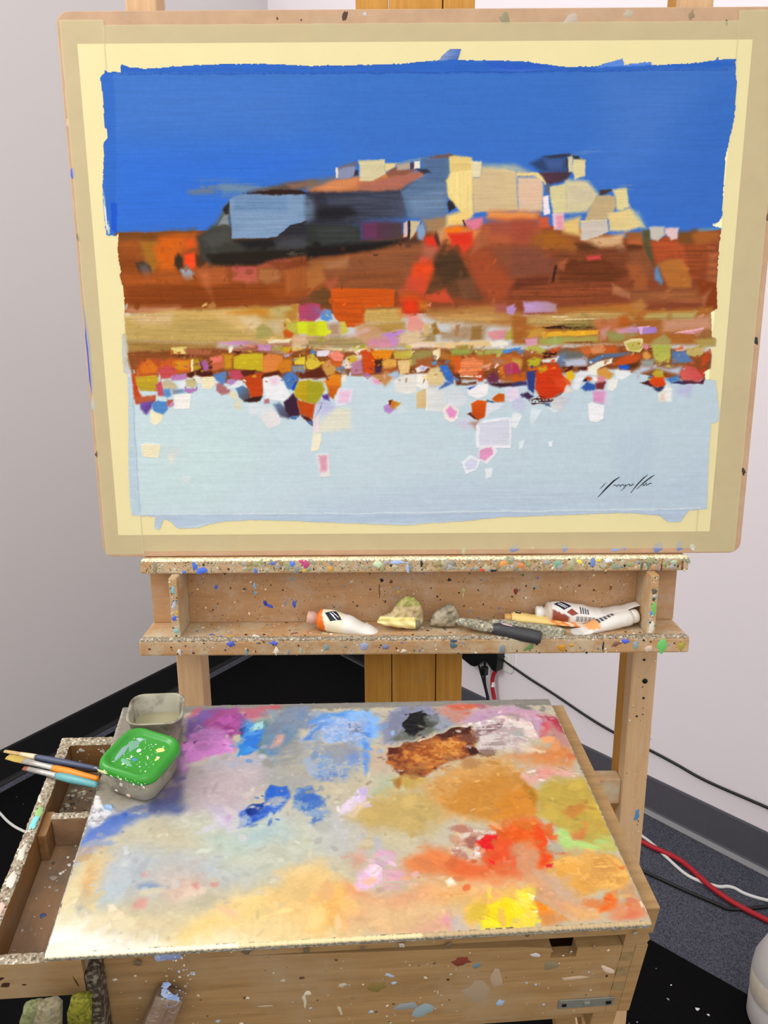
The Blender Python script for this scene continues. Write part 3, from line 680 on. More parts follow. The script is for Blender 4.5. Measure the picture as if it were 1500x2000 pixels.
for x0, big in ((-0.3055, [(.006, .072, .004, .007, 0, '7cb0b8'), (.006, .05, .003, .006, 0, 'b0b8c8'), (.005, .030, .004, .005, 0, '5468c8'), (.009, .038, .002, .004, 0, 'd8a030'), (.006, .01, .005, .005, 0, '8cb4b0')]),
                (0.3765, [(.007, .04, .004, .011, 0, '78b860'), (.005, .033, .003, .004, 0, '5c88d0'), (.006, .066, .004, .005, 0, '5c5850'), (.006, .054, .003, .003, 0, '4c4438'), (.006, .01, .004, .012, 0, 'd8d0c0')])):
    esplat('paint_drip', speck(60, .001, .011, .002, .088, BR + ['e8e0d0'] * 5, .0006, .002, 2) + big, (x0, 1.0309, 1.1085), (1, 0, 0), (0, 0, 1))

# ---------------------------------------------------------------- drawing board, tape, painting
ba = math.radians(1.5)
BM = Matrix.Translation((0, 1.069, 1.2188)) @ Matrix.Rotation(math.pi / 2 - ba, 4, 'X')   # local x right, y up the board, z out of it to the viewer
B0, B1, BH = K['bx0'], K['bx1'], K['bh']
board = empty('drawing_board', BM)
tag(board, 'tan fibreboard drawing board leaning on the easel with tape round its edge', 'board')
def rounded(x0, x1, y0, y1, r, n=6):
    out = []
    for cx, cy, a in ((x1 - r, y0 + r, -90), (x1 - r, y1 - r, 0), (x0 + r, y1 - r, 90), (x0 + r, y0 + r, 180)):
        for k in range(n + 1):
            t = math.radians(a + 90 * k / n); out.append((cx + r * math.cos(t), cy + r * math.sin(t)))
    return out
prism('panel', rounded(B0, B1, 0.0, BH, 0.016), 2, -0.009, -0.0004, M['mdf'], board, 0.0012)
def bx(p): return p
splats('paint_mark', [(B0 + .055, .0, .001, .001, 0, 'a08470')] + [(x, BH - .012 + dy, rx, ry, a, h) for x, dy, rx, ry, a, h in
       ((-0.13, .002, .0012, .002, 0, '4c2c1c'), (-0.10, 0, .0012, .0016, 0, '5c3c28'), (-0.045, .004, .003, .006, -.4, '4c2c1c'), (-0.02, .006, .003, .002, 0, 'c0b8b8'), (0.155, 0, .006, .008, .2, '8c8464'), (0.24, 0, .012, .006, .5, 'b8a898'), (0.31, .004, .008, .005, 0, 'b0a48c'), (0.435, -.007, .0018, .004, 0, '16120e'), (0.5, 0, .004, .005, 0, '7c6c50'), (0.39, .003, .004, .006, 0, '8c7858'))]
       + [(x, .006 + dy, rx, ry, a, h) for x, dy, rx, ry, a, h in ((0.115, 0, .003, .008, 0, 'b0b898'), (0.19, .002, .008, .005, .2, '7c88b8'), (0.262, .003, .005, .006, 0, '8090c0'), (0.335, .0, .008, .003, 0, '8c9cc8'), (0.348, .002, .003, .003, 0, '7890cc'), (0.396, .003, .008, .008, .2, '7080b8'), (0.428, .005, .0045, .009, 0, '7080bc'), (0.447, .003, .003, .006, .2, 'd8d8e0'), (0.215, .004, .003, .0015, -.5, 'dcc8b0'))]
       + [(B0 + .004, y, .003, ry, 0.0, h) for y, ry, h in ((0.30, .055, '3c50b8'), (0.52, .008, '4c60c0'), (0.44, .006, '7c6850'), (0.22, .008, 'a8b0b8'), (0.15, .005, '5c3c2c'), (0.58, .006, 'c8a888'))]
       + [(B1 - .006, y, .003, .006, 0.3, h) for y, h in ((0.30, '2c2420'), (0.12, '3c2c20'), (0.46, '6c4c38'))],
       board, M['drip'], (0, 0, -0.00038), (1, 0, 0), (0, 1, 0), 0.0004)
PX0, PX1, PY0, PY1 = K['paper']
painting = empty('painting', BM @ Matrix.Translation(((PX0 + PX1) / 2, PY0, 0)))
tag(painting, 'unframed abstract oil painting of pale cliffs over red hills and water', 'painting')
PI_ = Matrix.Translation((-(PX0 + PX1) / 2, -PY0, 0))
boxes('paper_sheet', [((PX0, PY0, -0.0003), (PX1, PY1, 0.0))], M['paper'], painting, 0, PI_)
def tape(x0, x1, y0, y1, z):
    nx = max(2, int((x1 - x0) / 0.012)); ny = max(2, int((y1 - y0) / 0.012))
    vert = (y1 - y0) > (x1 - x0)
    v, f = [], []
    for j in range(ny + 1):
        for i in range(nx + 1):
            x = x0 + (x1 - x0) * i / nx; y = y0 + (y1 - y0) * j / ny
            e = rnd.uniform(-0.0004, 0.0004)
            if vert and i in (0, nx): x += e
            if not vert and j in (0, ny): y += e
            v.append((x, y, z))
    for j in range(ny):
        for i in range(nx):
            a = j * (nx + 1) + i; f.append((a, a + 1, a + nx + 2, a + nx + 1))
    return link('masking_tape', mesh_from('masking_tape', v, f), M['tape'], board)
tx0, tx1, ty0, ty1 = K['tape_out']; ix0, ix1, iy0, iy1 = K['tape_in']
tape(ix0 - .002, ix1 + .002, iy1, ty1, 0.00025); tape(ix0 - .002, ix1 + .002, ty0, iy0, 0.00025)
tape(tx0, ix0, ty0 - 0.004, ty1 + 0.006, 0.00045); tape(ix1, tx1, ty0 - 0.006, ty1 + 0.012, 0.00045)

PSPEC = """3c73c5;s=1 h=0 j=0 t=.035 c=3870cd d=90;-3649,6698 4637,6649 4862,4309 -3855,4364
4a7ccb;s=60 a=.6 h=0;-3354,6343 -942,6328 -1225,5667 -3398,5803
5580cc;s=45 a=.45 h=0;2840,6365 4345,6297 3439,5207 2911,5085
3a6fc4;s=25 a=.5 h=0;3845,6001 4415,6237 4413,4761 3747,4637 3460,4893
2f66bd;s=40 a=.35 h=0;4149,6298 4541,6295 4492,5387 4268,4888
2f6fdc;s=30 a=.6 h=0;-3523,5497 -700,5480 -2141,4610 -3539,4491
2f66c2;s=2 h=.1;-3599,6522 752,6543 1664,6443 4523,6485 4530,6408 1667,6348 -3285,6390 -3549,6356
2c5cc6;s=3 a=.8 h=.1;1305,6504 1858,6483 2251,6422 1731,6383 1405,6409
4f74dd;s=2 a=.6 h=.1;1405,6403 1926,6394 2251,6416 1797,6365
24489f;s=.5 a=.5 h=0 t=0;-3312,6378 1014,6370 4467,6385 4468,6373 1015,6358 -3313,6366
3068c4;s=2 a=.7;-3571,6403 -3401,6402 -3441,5435 -3548,4458 -3645,4440 -3614,5436
8fa3cc;s=1.5 t=.15 c=4a6db8 d=0;733,6502 868,6648 1030,6641 986,6512
5c8be0;s=1.5 t=.1;2732,6419 2917,6489 3071,6529 3095,6446 3437,6485 3441,6432
cfd8c8;s=2 a=.9 r=.5 o=v;-3658,5000 -3634,4810 -3615,4555 -3547,4478 -3632,4433 -3678,4607
e8e8dc;s=1 a=.8 r=.5 o=v;-3665,4842 -3626,4747 -3612,4504 -3668,4491
1f55cf;s=1 a=.9 o=v;-3564,4842 -3485,4822 -3509,4445 -3586,4491
f3ecd0;s=1 a=.7 r=.65;-1457,6497 -548,6468 233,6493 687,6514 688,6490 233,6463 -548,6438 -1393,6467
8c481e;s=1 h=.15 t=.12 c=8a4228 d=0;-3541,4458 -2216,4482 -317,4341 1042,4526 2399,4518 3430,4318 4515,4447 4552,3414 2450,3367 365,3400 -3494,3425
6f4416;s=6 a=.8;-3494,4448 -2888,4464 -2470,4501 -2499,4363 -3229,4367 -3483,4329
a5541b;s=8 a=.8;-3502,4349 -3229,4367 -3223,4168 -3473,4190
8a4210;s=10 a=.8;-3516,4170 -3265,4169 -3283,3928 -3515,3929
a3691f;s=4;-3231,4348 -2979,4356 -2956,4086 -3094,3926 -3166,4088
d06010;s=7 t=.1;-2955,4405 -2598,4443 -2585,4324 -2699,4165 -2796,3965 -2986,3966 -3032,4207
c25a18;s=5 a=.8;-2683,4423 -2472,4462 -2442,4263 -2633,4224
dc5418;s=4;-2614,4364 -2518,4383 -2504,4283 -2609,4264
4a3018;s=2;-3303,4079 -3207,4098 -3107,4037 -3083,3926 -3122,3825 -3185,3826 -3262,3927
555050;s=5 c=8a5a48 d=90;-3252,4058 -3147,4068 -3091,3967 -3110,3846 -3194,3846 -3240,3947
3a2a1c;s=3;-2774,4145 -2718,4195 -2669,4145 -2666,4024 -2731,3995 -2780,4045
f0481a;s=3;-2646,4185 -2508,4204 -2485,4063 -2541,4003 -2643,4054
4a2c18;s=3;-2490,4164 -2405,4183 -2348,4083 -2393,4023 -2477,4023
8fb4d6;s=3 c=a08a80 d=45;-2700,3994 -2573,4004 -2513,3943 -2540,3852 -2637,3822 -2684,3904
9d4a15;s=8 t=.15 a=.7;-3515,3929 -2841,3925 -2004,3818 -780,3790 -1166,3589 -1807,3490 -3487,3480
b0561c;s=6 t=.2 a=.6;-3494,3929 -2713,3944 -2680,3802 -3486,3767
843c0c;s=6 t=.15 a=.8;-3443,3766 -2638,3802 -1584,3755 -1420,3611 -2019,3512 -3464,3501
b05a2c;s=5 a=.8;-2541,4003 -2098,4041 -2068,3798 -2428,3780
c06c40;s=5 a=.5;-2439,3963 -2332,3982 -2290,3596 -2387,3760
b55044;s=3 c=c0604a d=90;-2014,4040 -1678,4038 -1676,3816 -2003,3839
a8683a;s=4;-1658,3998 -1364,3996 -1370,3834 -1561,3805 -1664,3857
a85a28;s=5 t=.15 o=v a=.9;-1343,3996 -901,4013 -950,3751 -1291,3671
b06a3a;s=4 a=.8 o=v;-943,4014 -837,4033 -758,3810 -928,3791
a34e36;s=3;-1675,4108 -1275,4146 -1152,4035 -1668,4008
7c3a1c;s=3 a=.8;-1530,4057 -772,4133 -731,4072 -1365,3976
9a5428;s=4;-963,4034 -730,4103 -735,3911 -904,3872
c08a6a;s=6 t=.2 a=.8;-3475,3501 -2741,3506 -2831,3435 -3471,3418
5a5a48;s=5;-2262,4500 -2173,4597 -2059,4792 -1995,4850 -2019,4360 -2267,4401
3c3a34;s=5;-2455,4402 -2261,4519 -2010,4538 -1977,4360 -1559,4377 -723,4431 -728,4193 -1358,4157 -1676,4078 -2287,4042 -2429,4123
4b4c46;s=6 a=.8;-2392,4402 -2053,4518 -1998,4360 -2275,4262
241c14;s=4;-2342,4183 -1775,4219 -936,4254 -728,4193 -1149,4155 -1699,4038 -2266,4042
1e1c1c;s=5;-1977,4360 -1413,4386 -1291,4276 -1774,4239
43444a;s=5 a=.9 t=.15;-1435,4356 -721,4510 -727,4252 -1397,4237
2c2a30;s=6 t=.2;-1452,4455 -882,4726 -714,4823 -723,4431 -1393,4356
6d6a68;s=2 a=.6 r=.5;-1273,4186 -1043,4195 -1065,4155 -1253,4160
8a96a0;s=1.5 a=.8;-2176,4539 -2042,4734 -2031,4538 -2010,4538 -2092,4558
2a2420;s=1.5;-2104,4734 -2020,4831 -2027,4695 -2065,4675
7c98ba;s=1 t=.09 h=.3 c=7a96b8 d=0;-2019,4860 -1826,4927 -1289,4952 -1062,4941 -838,4824 -885,4629 -1220,4533 -1391,4395 -1663,4381 -1997,4379 -2003,4675
6688b0;s=5 a=.7 t=.15;-1951,4889 -1250,4884 -1255,4729 -1960,4714
86a2c0;s=5 a=.6 t=.15;-1758,4595 -1133,4650 -1346,4494 -1890,4438
6b7c90;s=8 a=.8 r=.35;-2545,4970 -2393,5104 -1614,5060 -1204,5019 -1536,4944 -1826,4927 -1992,4899 -2485,4940
6a8aa8;s=6 a=.8;-2108,5044 -1616,5022 -1826,4927 -2094,4928
7a7a70;s=5 a=.7;-2524,4970 -2234,5006 -2196,4939 -2485,4940
5a4a40;s=4;-1742,4955 -1202,5077 -852,5094 -834,5017 -1331,4933
2e1a18;s=1.5 h=.2;-1826,4932 -1370,4991 -1061,4980 -960,4921 -1331,4927
8d6a58;s=4 a=.9;-1264,5058 -873,5085 -833,5027 -1163,5000
c87a48;s=4;-980,4971 -855,5028 -606,5104 -298,5140 11,5196 339,5174 564,5192 544,5135 339,5040 256,4944 -920,4913
d88a58;s=4 a=.9;-856,4970 -689,5085 -298,5111 -340,5025 -671,4950
b06a58;s=4;-299,5044 10,5109 298,5175 544,5192 503,5116 174,4964 -300,4967
7c6a5c;s=5 a=.9;-977,5087 -853,5095 -606,5132 -772,5047 -979,4990
201a26;s=3 a=.9;-981,4936 -156,4947 256,4963 462,5058 504,4962 297,4808 -158,4733 -985,4777
2c2c38;s=7 t=.3 h=.2 c=4a5064 d=0;-981,4932 215,4944 380,5040 462,4962 339,4730 339,4613 -160,4576 -997,4345
1c1a1e;s=5 t=.2 a=.8;-882,4757 -447,4793 -325,4675 -575,4599 -990,4601
45485a;s=5 t=.25 a=.8;-734,4892 -115,4908 174,4848 -158,4791 -695,4795
7890ac;s=7 a=.9 t=.3 c=33343c d=0;-982,4884 -900,4874 -841,4776 -865,4620 -991,4582
5c7698;s=3 t=.12 h=.25;502,5364 890,5390 903,5152 875,4902 857,4668 463,4612 339,4632 297,4808 256,4944 380,5040 585,5154 544,5231
7088a8;s=5 t=.15 a=.8;339,4885 833,4960 846,4727 422,4671
506a94;s=5 t=.12 a=.8;543,5364 849,5371 832,5056 585,5096
2e2a34;s=2 a=.9;421,5231 585,5221 646,5173 544,5164
29262e;s=1.5;866,4805 937,4882 970,4745 878,4687
6f5a58;s=1 h=.3;625,5363 869,5409 992,5380 870,5352 625,5344
8890ac;s=1.5;-604,5238 -357,5274 -338,5179 -421,5112 -586,5113
6a6470;s=1.5 a=.8;-573,5256 -336,5322 -316,5264 -542,5228
f0e0cc;s=.8;-603,5247 -573,5247 -575,5123 -602,5119
3a3038;s=1.2;-348,5217 -307,5207 -314,5150 -359,5131
d6caa0;s=1.5 h=.4;-305,5331 32,5348 47,5176 -134,5081 -288,5082
e8d294;s=1.5;32,5300 185,5299 175,5242 52,5195
8e5844;s=2;52,5186 175,5242 339,5222 503,5250 339,5155 72,5128
b8a694;s=2;185,5290 369,5308 380,5232 205,5213
503c50;s=1;369,5298 421,5304 421,5222 369,5222
efe6d4;s=1;425,5323 498,5326 499,5231 425,5222
8098b0;s=1.5 a=.8;195,5299 502,5364 502,5336 216,5280
303430;s=5 t=.2;-992,4542 -285,4538 -266,4360 297,4356 172,4278 -1003,4146
3a3e3c;s=5 a=.7 t=.2;-868,4502 -327,4518 -308,4340 -832,4264
1c1614;s=4;-1000,4265 -372,4301 172,4337 339,4356 172,4258 -373,4182 -1004,4106
5a2c48;s=4 c=4a3c40 d=0;-274,4557 48,4585 276,4574 276,4367 -79,4349 -266,4360
6a3458;s=3 a=.8;-264,4548 -77,4566 -78,4379 -235,4370
d8b8b0;s=1 h=.3;281,4564 328,4583 339,4396 287,4376
2a2018;s=1;339,4593 380,4593 370,4356 339,4376
d0bc94;s=1.2 h=.3;370,4593 505,4582 443,4435 370,4346
84a0c4;s=2;464,4513 536,4572 579,4434 548,4345 464,4355
2e2420;s=5 a=.95;255,4337 464,4375 548,4295 486,4136 297,4177
f0d486;s=2 h=.4;880,5362 951,5380 1176,5360 1199,5265 1210,4666 1169,4607 1002,4726 875,4882 842,5075 893,5171
e6ca7e;s=1.5 h=.4;907,5362 1156,5364 1179,5217 913,5190
f4dc90;s=1.5 h=.4 o=v;923,5171 1005,5170 1022,4726 937,4882 874,5037
f2d88c;s=1.5 h=.4 o=v;1015,5189 1169,5198 1189,4666 1054,4686
e8dcb4;s=1.5 h=.4;1167,5322 1300,5321 1304,5121 1191,5112
d6bc8c;s=2 h=.2;1191,5112 1304,5121 1301,5245 1754,5185 1789,4701 1209,4685
d2b88e;s=4 a=.7;1302,5226 1589,5205 1603,4703 1209,4705
dec0a0;s=3 h=.2;1766,5108 2105,5116 2121,4699 1790,4682
e4bca0;s=5 a=.7;1800,5012 2066,5068 2095,4836 1870,4759
cdbfa0;s=2;1765,5166 2106,5087 2084,5125 1774,5185
dcd09a;s=5 a=.7;1280,5283 1752,5261 1960,5164 1590,5186 1302,5226
f4d488;s=1.5 h=.3;1755,5156 2041,5173 2105,5116 2107,5068 2002,5135 1766,5118
a48058;s=5;526,4611 857,4648 859,4511 735,4433 589,4454
c8a070;s=4;735,4453 859,4531 839,4393 778,4294
f4d07c;s=4 h=.3;857,4648 1084,4725 1190,4627 1067,4529 838,4511
e0864a;s=6;797,4482 1004,4530 1318,4469 1216,4311 882,4293 798,4373
f47c14;s=3;828,4482 1004,4530 1088,4480 1006,4431 881,4412
e27c94;s=3;1087,4588 1325,4616 1338,4508 1214,4460 1108,4529
503024;s=.8;1066,4598 1086,4598 1119,4519 1098,4519
e07c3a;s=5;1367,4606 1416,4704 2080,4680 2084,4582 1607,4546
f0a058;s=5 a=.8;1396,4684 2018,4680 2020,4622 1397,4626
8c5230;s=6 t=.15;255,4297 548,4335 674,4175 466,3875 254,3673 -380,3738 -1008,3985 -962,4105 -374,4162
a86830;s=6 a=.8;-963,4065 -458,4122 -503,3982 -881,3984
b07858;s=5 a=.7;-774,4064 -458,4122 -460,4022 -734,3983
8a4c28;s=6 t=.15;-799,3923 255,3977 339,3734 -591,3760
5a3820;s=4 c=6a4024 d=90 h=.3 t=.18;674,4175 841,4294 967,4253 1182,3890 1357,3605 1316,3544 1018,3607 551,3630 677,3853
4a3420;s=5 t=.2 a=.8;737,4135 988,4193 1161,3870 846,3771 718,3914
7a4c34;s=4 a=.7;993,3831 1225,3870 1293,3605 1060,3607
a44a28;s=8;1093,4172 1407,4210 1689,3867 1796,3806 1634,3562 1465,3543 1269,3768
8c4c30;s=7;1405,4270 2138,4246 2153,3864 1838,3826 1558,4049
7c3c24;s=6 t=.2;1816,3846 2152,3884 2165,3559 1695,3643
b85c38;s=8;1337,4528 2085,4562 2137,4285 1405,4290
a4503c;s=6;1399,4567 2001,4583 2007,4405 1423,4409
b86840;s=5 a=.7;1236,4370 1380,4488 1405,4290 1178,4152
e0381c;s=5;568,4375 673,4404 757,4314 737,4225 590,4215
e62c1c;s=4 a=.8;610,4364 714,4374 726,4254 611,4255
503028;s=2;714,4453 778,4294 757,4234 694,4374
d84024;s=4;881,4432 1193,4440 1217,4271 1093,4172 924,4273
e22e18;s=5 a=.8;881,4412 1173,4420 1154,4272 945,4293
d05438;s=3;496,4146 654,4135 591,4035 486,4016
e2481c;s=5;423,4056 654,4075 697,3974 551,3651 339,3774
cc4a30;s=5 a=.8;339,3876 592,3854 551,3610 254,3693
b06048;s=6;548,4295 757,4254 675,4095 549,4136
cc4a2c;s=4;551,3610 847,3710 955,3525 679,3548
c0581c;s=6;233,3694 466,3651 594,3528 254,3550
d0560f;s=1.5 t=.12 h=.2;-708,3740 -317,3738 170,3714 148,3489 -235,3471 -238,3265 -388,3216 -537,3217 -662,3371
c4500f;s=6 t=.2 a=.7;-679,3577 -297,3595 -259,3285 -558,3246
6a4420;s=3 t=.2;-996,3640 -802,3761 -708,3720 -702,3495 -936,3517
b06c34;s=4 a=.8;-1008,3985 -818,4004 -758,3842 -1017,3661
b4583a;s=4 a=.8;-780,3822 -610,3882 -590,3800 -719,3720
7c4024;s=6 t=.2;2314,4264 2773,4281 3236,4239 3299,3897 3096,3757 2377,3761 2265,3924
6a3418;s=5 t=.25 a=.9;2346,4004 2907,4121 3299,3897 3094,3797 2376,3802
9c5a28;s=7;1931,4445 2411,4442 2648,4282 2570,4163 2001,4246
a8601c;s=6 a=.9;1997,4366 2265,4443 2522,4283 2232,4225
a44a34;s=8 a=.9;1719,4584 2072,4582 2036,4445 1958,4287 1728,4288
c85838;s=3;2071,4621 2195,4630 2232,4483 2076,4484
824834;s=8 t=.15;1728,4268 2001,4246 2365,4044 2268,3863 1740,3887
703420;s=5 t=.25;1805,3826 2246,3884 2255,3640 1747,3643
3c2014;s=1.5;2304,4004 2345,4024 2303,3782 2267,3782
b06038;s=3 a=.8;2324,4024 2469,4084 2433,3943 2369,3954
8a4424;s=4 t=.25;2271,3782 3094,3797 3313,3674 3107,3573 1750,3541 1745,3704
5a3418;s=4 a=.9;2564,4283 2814,4301 2902,4221 2653,4183
d84848;s=3;2729,4122 2907,4131 2920,4081 2742,4072
e8c478;s=5;2343,4561 2611,4618 2644,4362 2412,4422
dcb080;s=5;2645,4342 3019,4379 3225,4417 3193,4259 2901,4241
9c5c2c;s=3;3225,4417 3454,4426 3486,4257 3277,4258
c86438;s=4 a=.7;3273,4318 3458,4356 3465,4257 3297,4258
5c3018;s=2 h=.2;3266,4258 3475,4257 3479,4037 3334,4018 3264,4119
8c5030;s=5;3261,4179 3509,4217 3629,3996 3545,3693 3354,3694 3293,3998
a4582c;s=5;3270,4018 3439,4017 3556,3835 3566,3693 3396,3694
565030;s=2.5;3452,4455 3556,4455 3590,4256 3629,3996 3537,4117 3485,4277
b04e28;s=5 t=.2;3577,4296 3770,4374 4008,4274 4344,4252 4378,3850 4126,3831 3873,4115 3670,4016
8c4420;s=5 a=.8 t=.2;4008,4274 4363,4271 4362,3789 4100,3892
7a4a20;s=4;3934,4413 4160,4461 4226,4411 4112,4273 3945,4274
a86028;s=4;4103,4392 4223,4451 4477,4409 4478,4271 4175,4273
b87030;s=3 h=.2 c=b06a2c d=90;3670,4016 3854,4085 4023,4074 4149,3811 4159,3689 3862,3691
6088b0;s=3;3643,3956 3682,3996 3770,3793 3763,3742 3663,3814
a85c34;s=4 t=.2;4352,4152 4477,4171 4501,3768 4362,3789
8a3c14;s=3;4212,3811 4491,3768 4531,3431 4350,3421 4249,3627
b87c58;s=5 a=.7;4294,3586 4413,3687 4349,3442
9c5c34;s=8 t=.2;3313,3674 4244,3688 4299,3524 3364,3530
c08058;s=3 a=.7;3095,3777 3337,3633 3341,3572 3103,3634
dcd09a;s=2 h=.3;2201,4990 2425,5046 2442,4678 2257,4640 2206,4874
d8cca0;s=4 h=.2;2403,5085 2692,5064 2834,4909 2828,4831 2711,4676 2422,4658
d2c4a8;s=5 a=.7;2468,5008 2779,4967 2786,4831 2499,4794
c4ac80;s=2 h=.2;2824,4889 3072,4888 3081,4732 3006,4596 2676,4559 2749,4754
e4d498;s=2 h=.3;3026,4966 3211,4974 3267,4751 3167,4693 3093,4713 3072,4888
e6d090;s=3 h=.2;2982,4655 3268,4731 3470,4495 3265,4437 3015,4438
f0d088;s=2 a=.8;3003,4655 3208,4693 3212,4634 3029,4556
d2c6b8;s=1.5 h=.3;2624,4559 2976,4586 3005,4429 2853,4360 2646,4322
e8d49c;s=1 h=.4;2613,4559 2965,4592 2966,4577 2635,4543
e6c4d4;s=2;2246,4659 2400,4678 2410,4462 2275,4463
e88894;s=3 a=.7;2298,4640 2391,4649 2399,4472 2316,4472
f4e8ec;s=1.2 h=.4;2113,4874 2185,4884 2215,4660 2132,4650
74604c;s=2;2148,5029 2189,5029 2189,4893 2151,4952
f2dc94;s=1 h=.4;2009,5174 2092,5144 2147,5058 2142,5019 2074,5097
c8c0b4;s=2 h=.2;3532,4494 3741,4493 3758,4394 3670,4315 3574,4346
e4c4c4;s=2 h=.2;3753,4473 3940,4472 3919,4334 3837,4314 3769,4394
2e4470;s=4;1924,5279 2105,5354 2400,5371 2409,5171 2070,5183
44609c;s=4 a=.8;2106,5335 2371,5353 2357,5200 2172,5201
5a3444;s=2.5 c=40323c d=0;2061,5173 2409,5181 2481,5180 2424,5085 2200,5019 2148,5048
30303c;s=1.5 a=.9;2084,5364 2409,5409 2512,5380 2411,5362 2207,5344
d8cca4;s=1.5 h=.3;2411,5362 2472,5380 2501,5180 2440,5171
3c3c44;s=1;2391,5343 2416,5352 2440,5181 2409,5171
e0d4a0;s=1.5 h=.3;2484,5333 2648,5322 2658,5122 2526,5084 2491,5180
a89878;s=1.2;2461,5390 2596,5342 2648,5313 2494,5333
6f90c0;s=5 a=.6 r=.4;2409,5400 2754,5445 2836,5435 2594,5389
34303a;s=1.2;2472,5380 2554,5370 2576,5336 2494,5337
443830;s=1.5;2852,4957 3026,4966 2948,4898 2865,4899
b0a890;s=4 a=.7 r=.4;3026,4975 3220,5003 3396,4992 3233,4955
c8d4a8;s=5 a=.6;3375,4672 3492,4475 3451,4465 3291,4692
6ca0b8;s=3 a=.8;4181,4451 4512,4478 4515,4449 4225,4431
d0e0f0;s=1 h=.3;4373,4525 4465,4538 4489,4508 4406,4505
c8a45c;s=4 t=.14 h=.1;-3508,3395 -2881,3467 -1714,3497 -1132,3512 -1147,3000 -2322,3027 -3514,3073
bca05a;s=8 t=.12 a=.8;-3494,3320 -1915,3347 -1730,3119 -2321,3046 -3512,3092
dcb678;s=7 a=.7;-2300,3425 -1852,3460 -1805,3195 -2000,3215
c07c20;s=6 a=.8;-2106,3424 -1714,3497 -1540,3477 -1564,3364 -1914,3385
e0c498;s=6 a=.9;-1953,3367 -1719,3384 -1569,3251 -1806,3176
bca868;s=4 a=.9;-1522,3458 -1209,3512 -1254,3343 -1428,3363
c8b48c;s=5 a=.8;-1567,3307 -1352,3325 -1378,3135 -1572,3156
a89c58;s=3;-1706,3233 -1626,3279 -1512,3193 -1496,3117 -1734,3042
b87c28;s=5 a=.8;-1349,3400 -1151,3512 -1158,3286 -1275,3287
d8b890;s=7 a=.7 t=.2;-3470,3376 -2844,3429 -2892,3297 -3283,3281
a88040;s=5 t=.15 h=.1;-3504,3073 -2908,3050 -2244,3026 -2331,2873 -2726,2837 -3490,2881
8c5c28;s=5 t=.3 a=.9;-3488,2900 -3192,2917 -3209,2686 -3427,2668 -3537,2785
7a3c1c;s=2 t=.3;-3488,2900 -3192,2917 -3239,2821 -3458,2784
7a3c1c;s=2;-3115,2898 -2977,2906 -3062,2820
a46c40;s=6 a=.8;-2524,2932 -2128,2987 -2095,2872 -2430,2855
d898d8;s=3 c=b47cb0 d=0;-2244,3030 -2007,3054 -1734,3042 -1735,3014 -2029,3002
a86048;s=5 t=.15;-2051,2968 -1735,3004 -1245,3020 -1248,2905 -1740,2889 -2034,2910
ece0c4;s=1.5 h=.3;-1576,3060 -1243,3068 -1283,3030 -1558,3018
c88cb4;s=1.5 h=.3;-1716,2994 -1539,3003 -1533,2916 -1709,2917
f08c78;s=1.5;-1872,3005 -1756,2966 -1816,2957
a89c50;s=2;-1520,2983 -1383,2992 -1385,2915 -1523,2916
c8a41c;s=2;-1384,2963 -1226,2981 -1229,2885 -1367,2896
d8b088;s=3;-1242,3115 -752,3131 -756,2978 -1226,2981
e8c474;s=3;-1246,2962 -756,2969 -758,2863 -1231,2847
c85814;s=2 h=.2;-1357,3173 -1306,3220 -1217,3153 -1242,3087 -1340,3087
b8b83c;s=3 a=.8;-1314,3287 -1157,3305 -1163,3134 -1298,3192
b8405c;s=2 c=b0486c d=90 h=.2;-1141,3512 -1053,3549 -840,3529 -844,3378 -923,3313 -1137,3324
7c4428;s=4;-1169,3568 -993,3623 -976,3530 -1131,3531
cc4c1c;s=1.5;-1137,3327 -923,3337 -924,3303 -1138,3305
d4dc20;s=1.5 h=.4 t=.1;-1167,3295 -787,3312 -753,3112 -1162,3143
d4dc1e;s=1.5 h=.3;-1027,3304 -773,3299 -748,3112 -1032,3114
b8b028;s=4 a=.6;-1027,3285 -910,3284 -914,3132 -1031,3133
d0c04c;s=2;-588,3301 -520,3297 -464,3158 -582,3111
a89060;s=4 t=.2;-1033,3095 -54,3108 728,3160 730,2950 -212,2946 -1037,2951
a4486c;s=3;-1021,3521 -885,3510 -829,3416 -929,3313 -1026,3313
6aa0d8;s=2 c=4a88d0 d=90 h=.2;-844,3425 -789,3463 -692,3443 -685,3340 -754,3302 -850,3341
b49070;s=4;-755,3264 -598,3282 -582,3111 -739,3112
c8a458;s=4 t=.12;-245,3459 260,3475 298,3371 220,3277 -247,3290
b89048;s=5 t=.15;-248,3280 298,3295 318,3182 63,3126 -288,3185
b47c40;s=6 t=.12;590,3445 1540,3495 1893,3399 1900,3190 727,3312 571,3369
c89c5c;s=6 a=.8 t=.2;726,3368 1465,3382 1700,3343 1313,3251 727,3274
c89a70;s=5;-365,3243 -131,3260 25,3145 -212,2994 -348,3091
e0b4b0;s=3 a=.8;-514,3082 -209,3213 -171,3175 -465,3072
e03c14;s=12 h=.05;260,3559 395,3596 512,3539 512,3445 415,3351 279,3409
ec300c;s=10 a=.7;318,3540 434,3539 434,3427 337,3427
d47c24;s=6;512,3539 628,3519 609,3463 512,3464
f08c84;s=1.5 h=.3;609,3501 657,3534 648,3482
e89488;s=2 c=e4a090 d=90 h=.2;322,3238 366,3342 454,3361 571,3275 533,3161 415,3133 337,3181
9c6c24;s=2.5;659,3246 708,3274 787,3140 865,3121 689,3118
d8b070;s=4;552,3256 649,3265 631,3141 572,3104
c8b49c;s=3;903,3235 1001,3244 982,3177 923,3187
b06838;s=2;991,3225 1040,3234 1022,3082 973,3101
a8845a;s=5 a=.8;787,3121 1118,3233 1430,3231 1395,3041 807,3045
987038;s=3;1216,3223 1352,3232 1356,3041 1199,3042
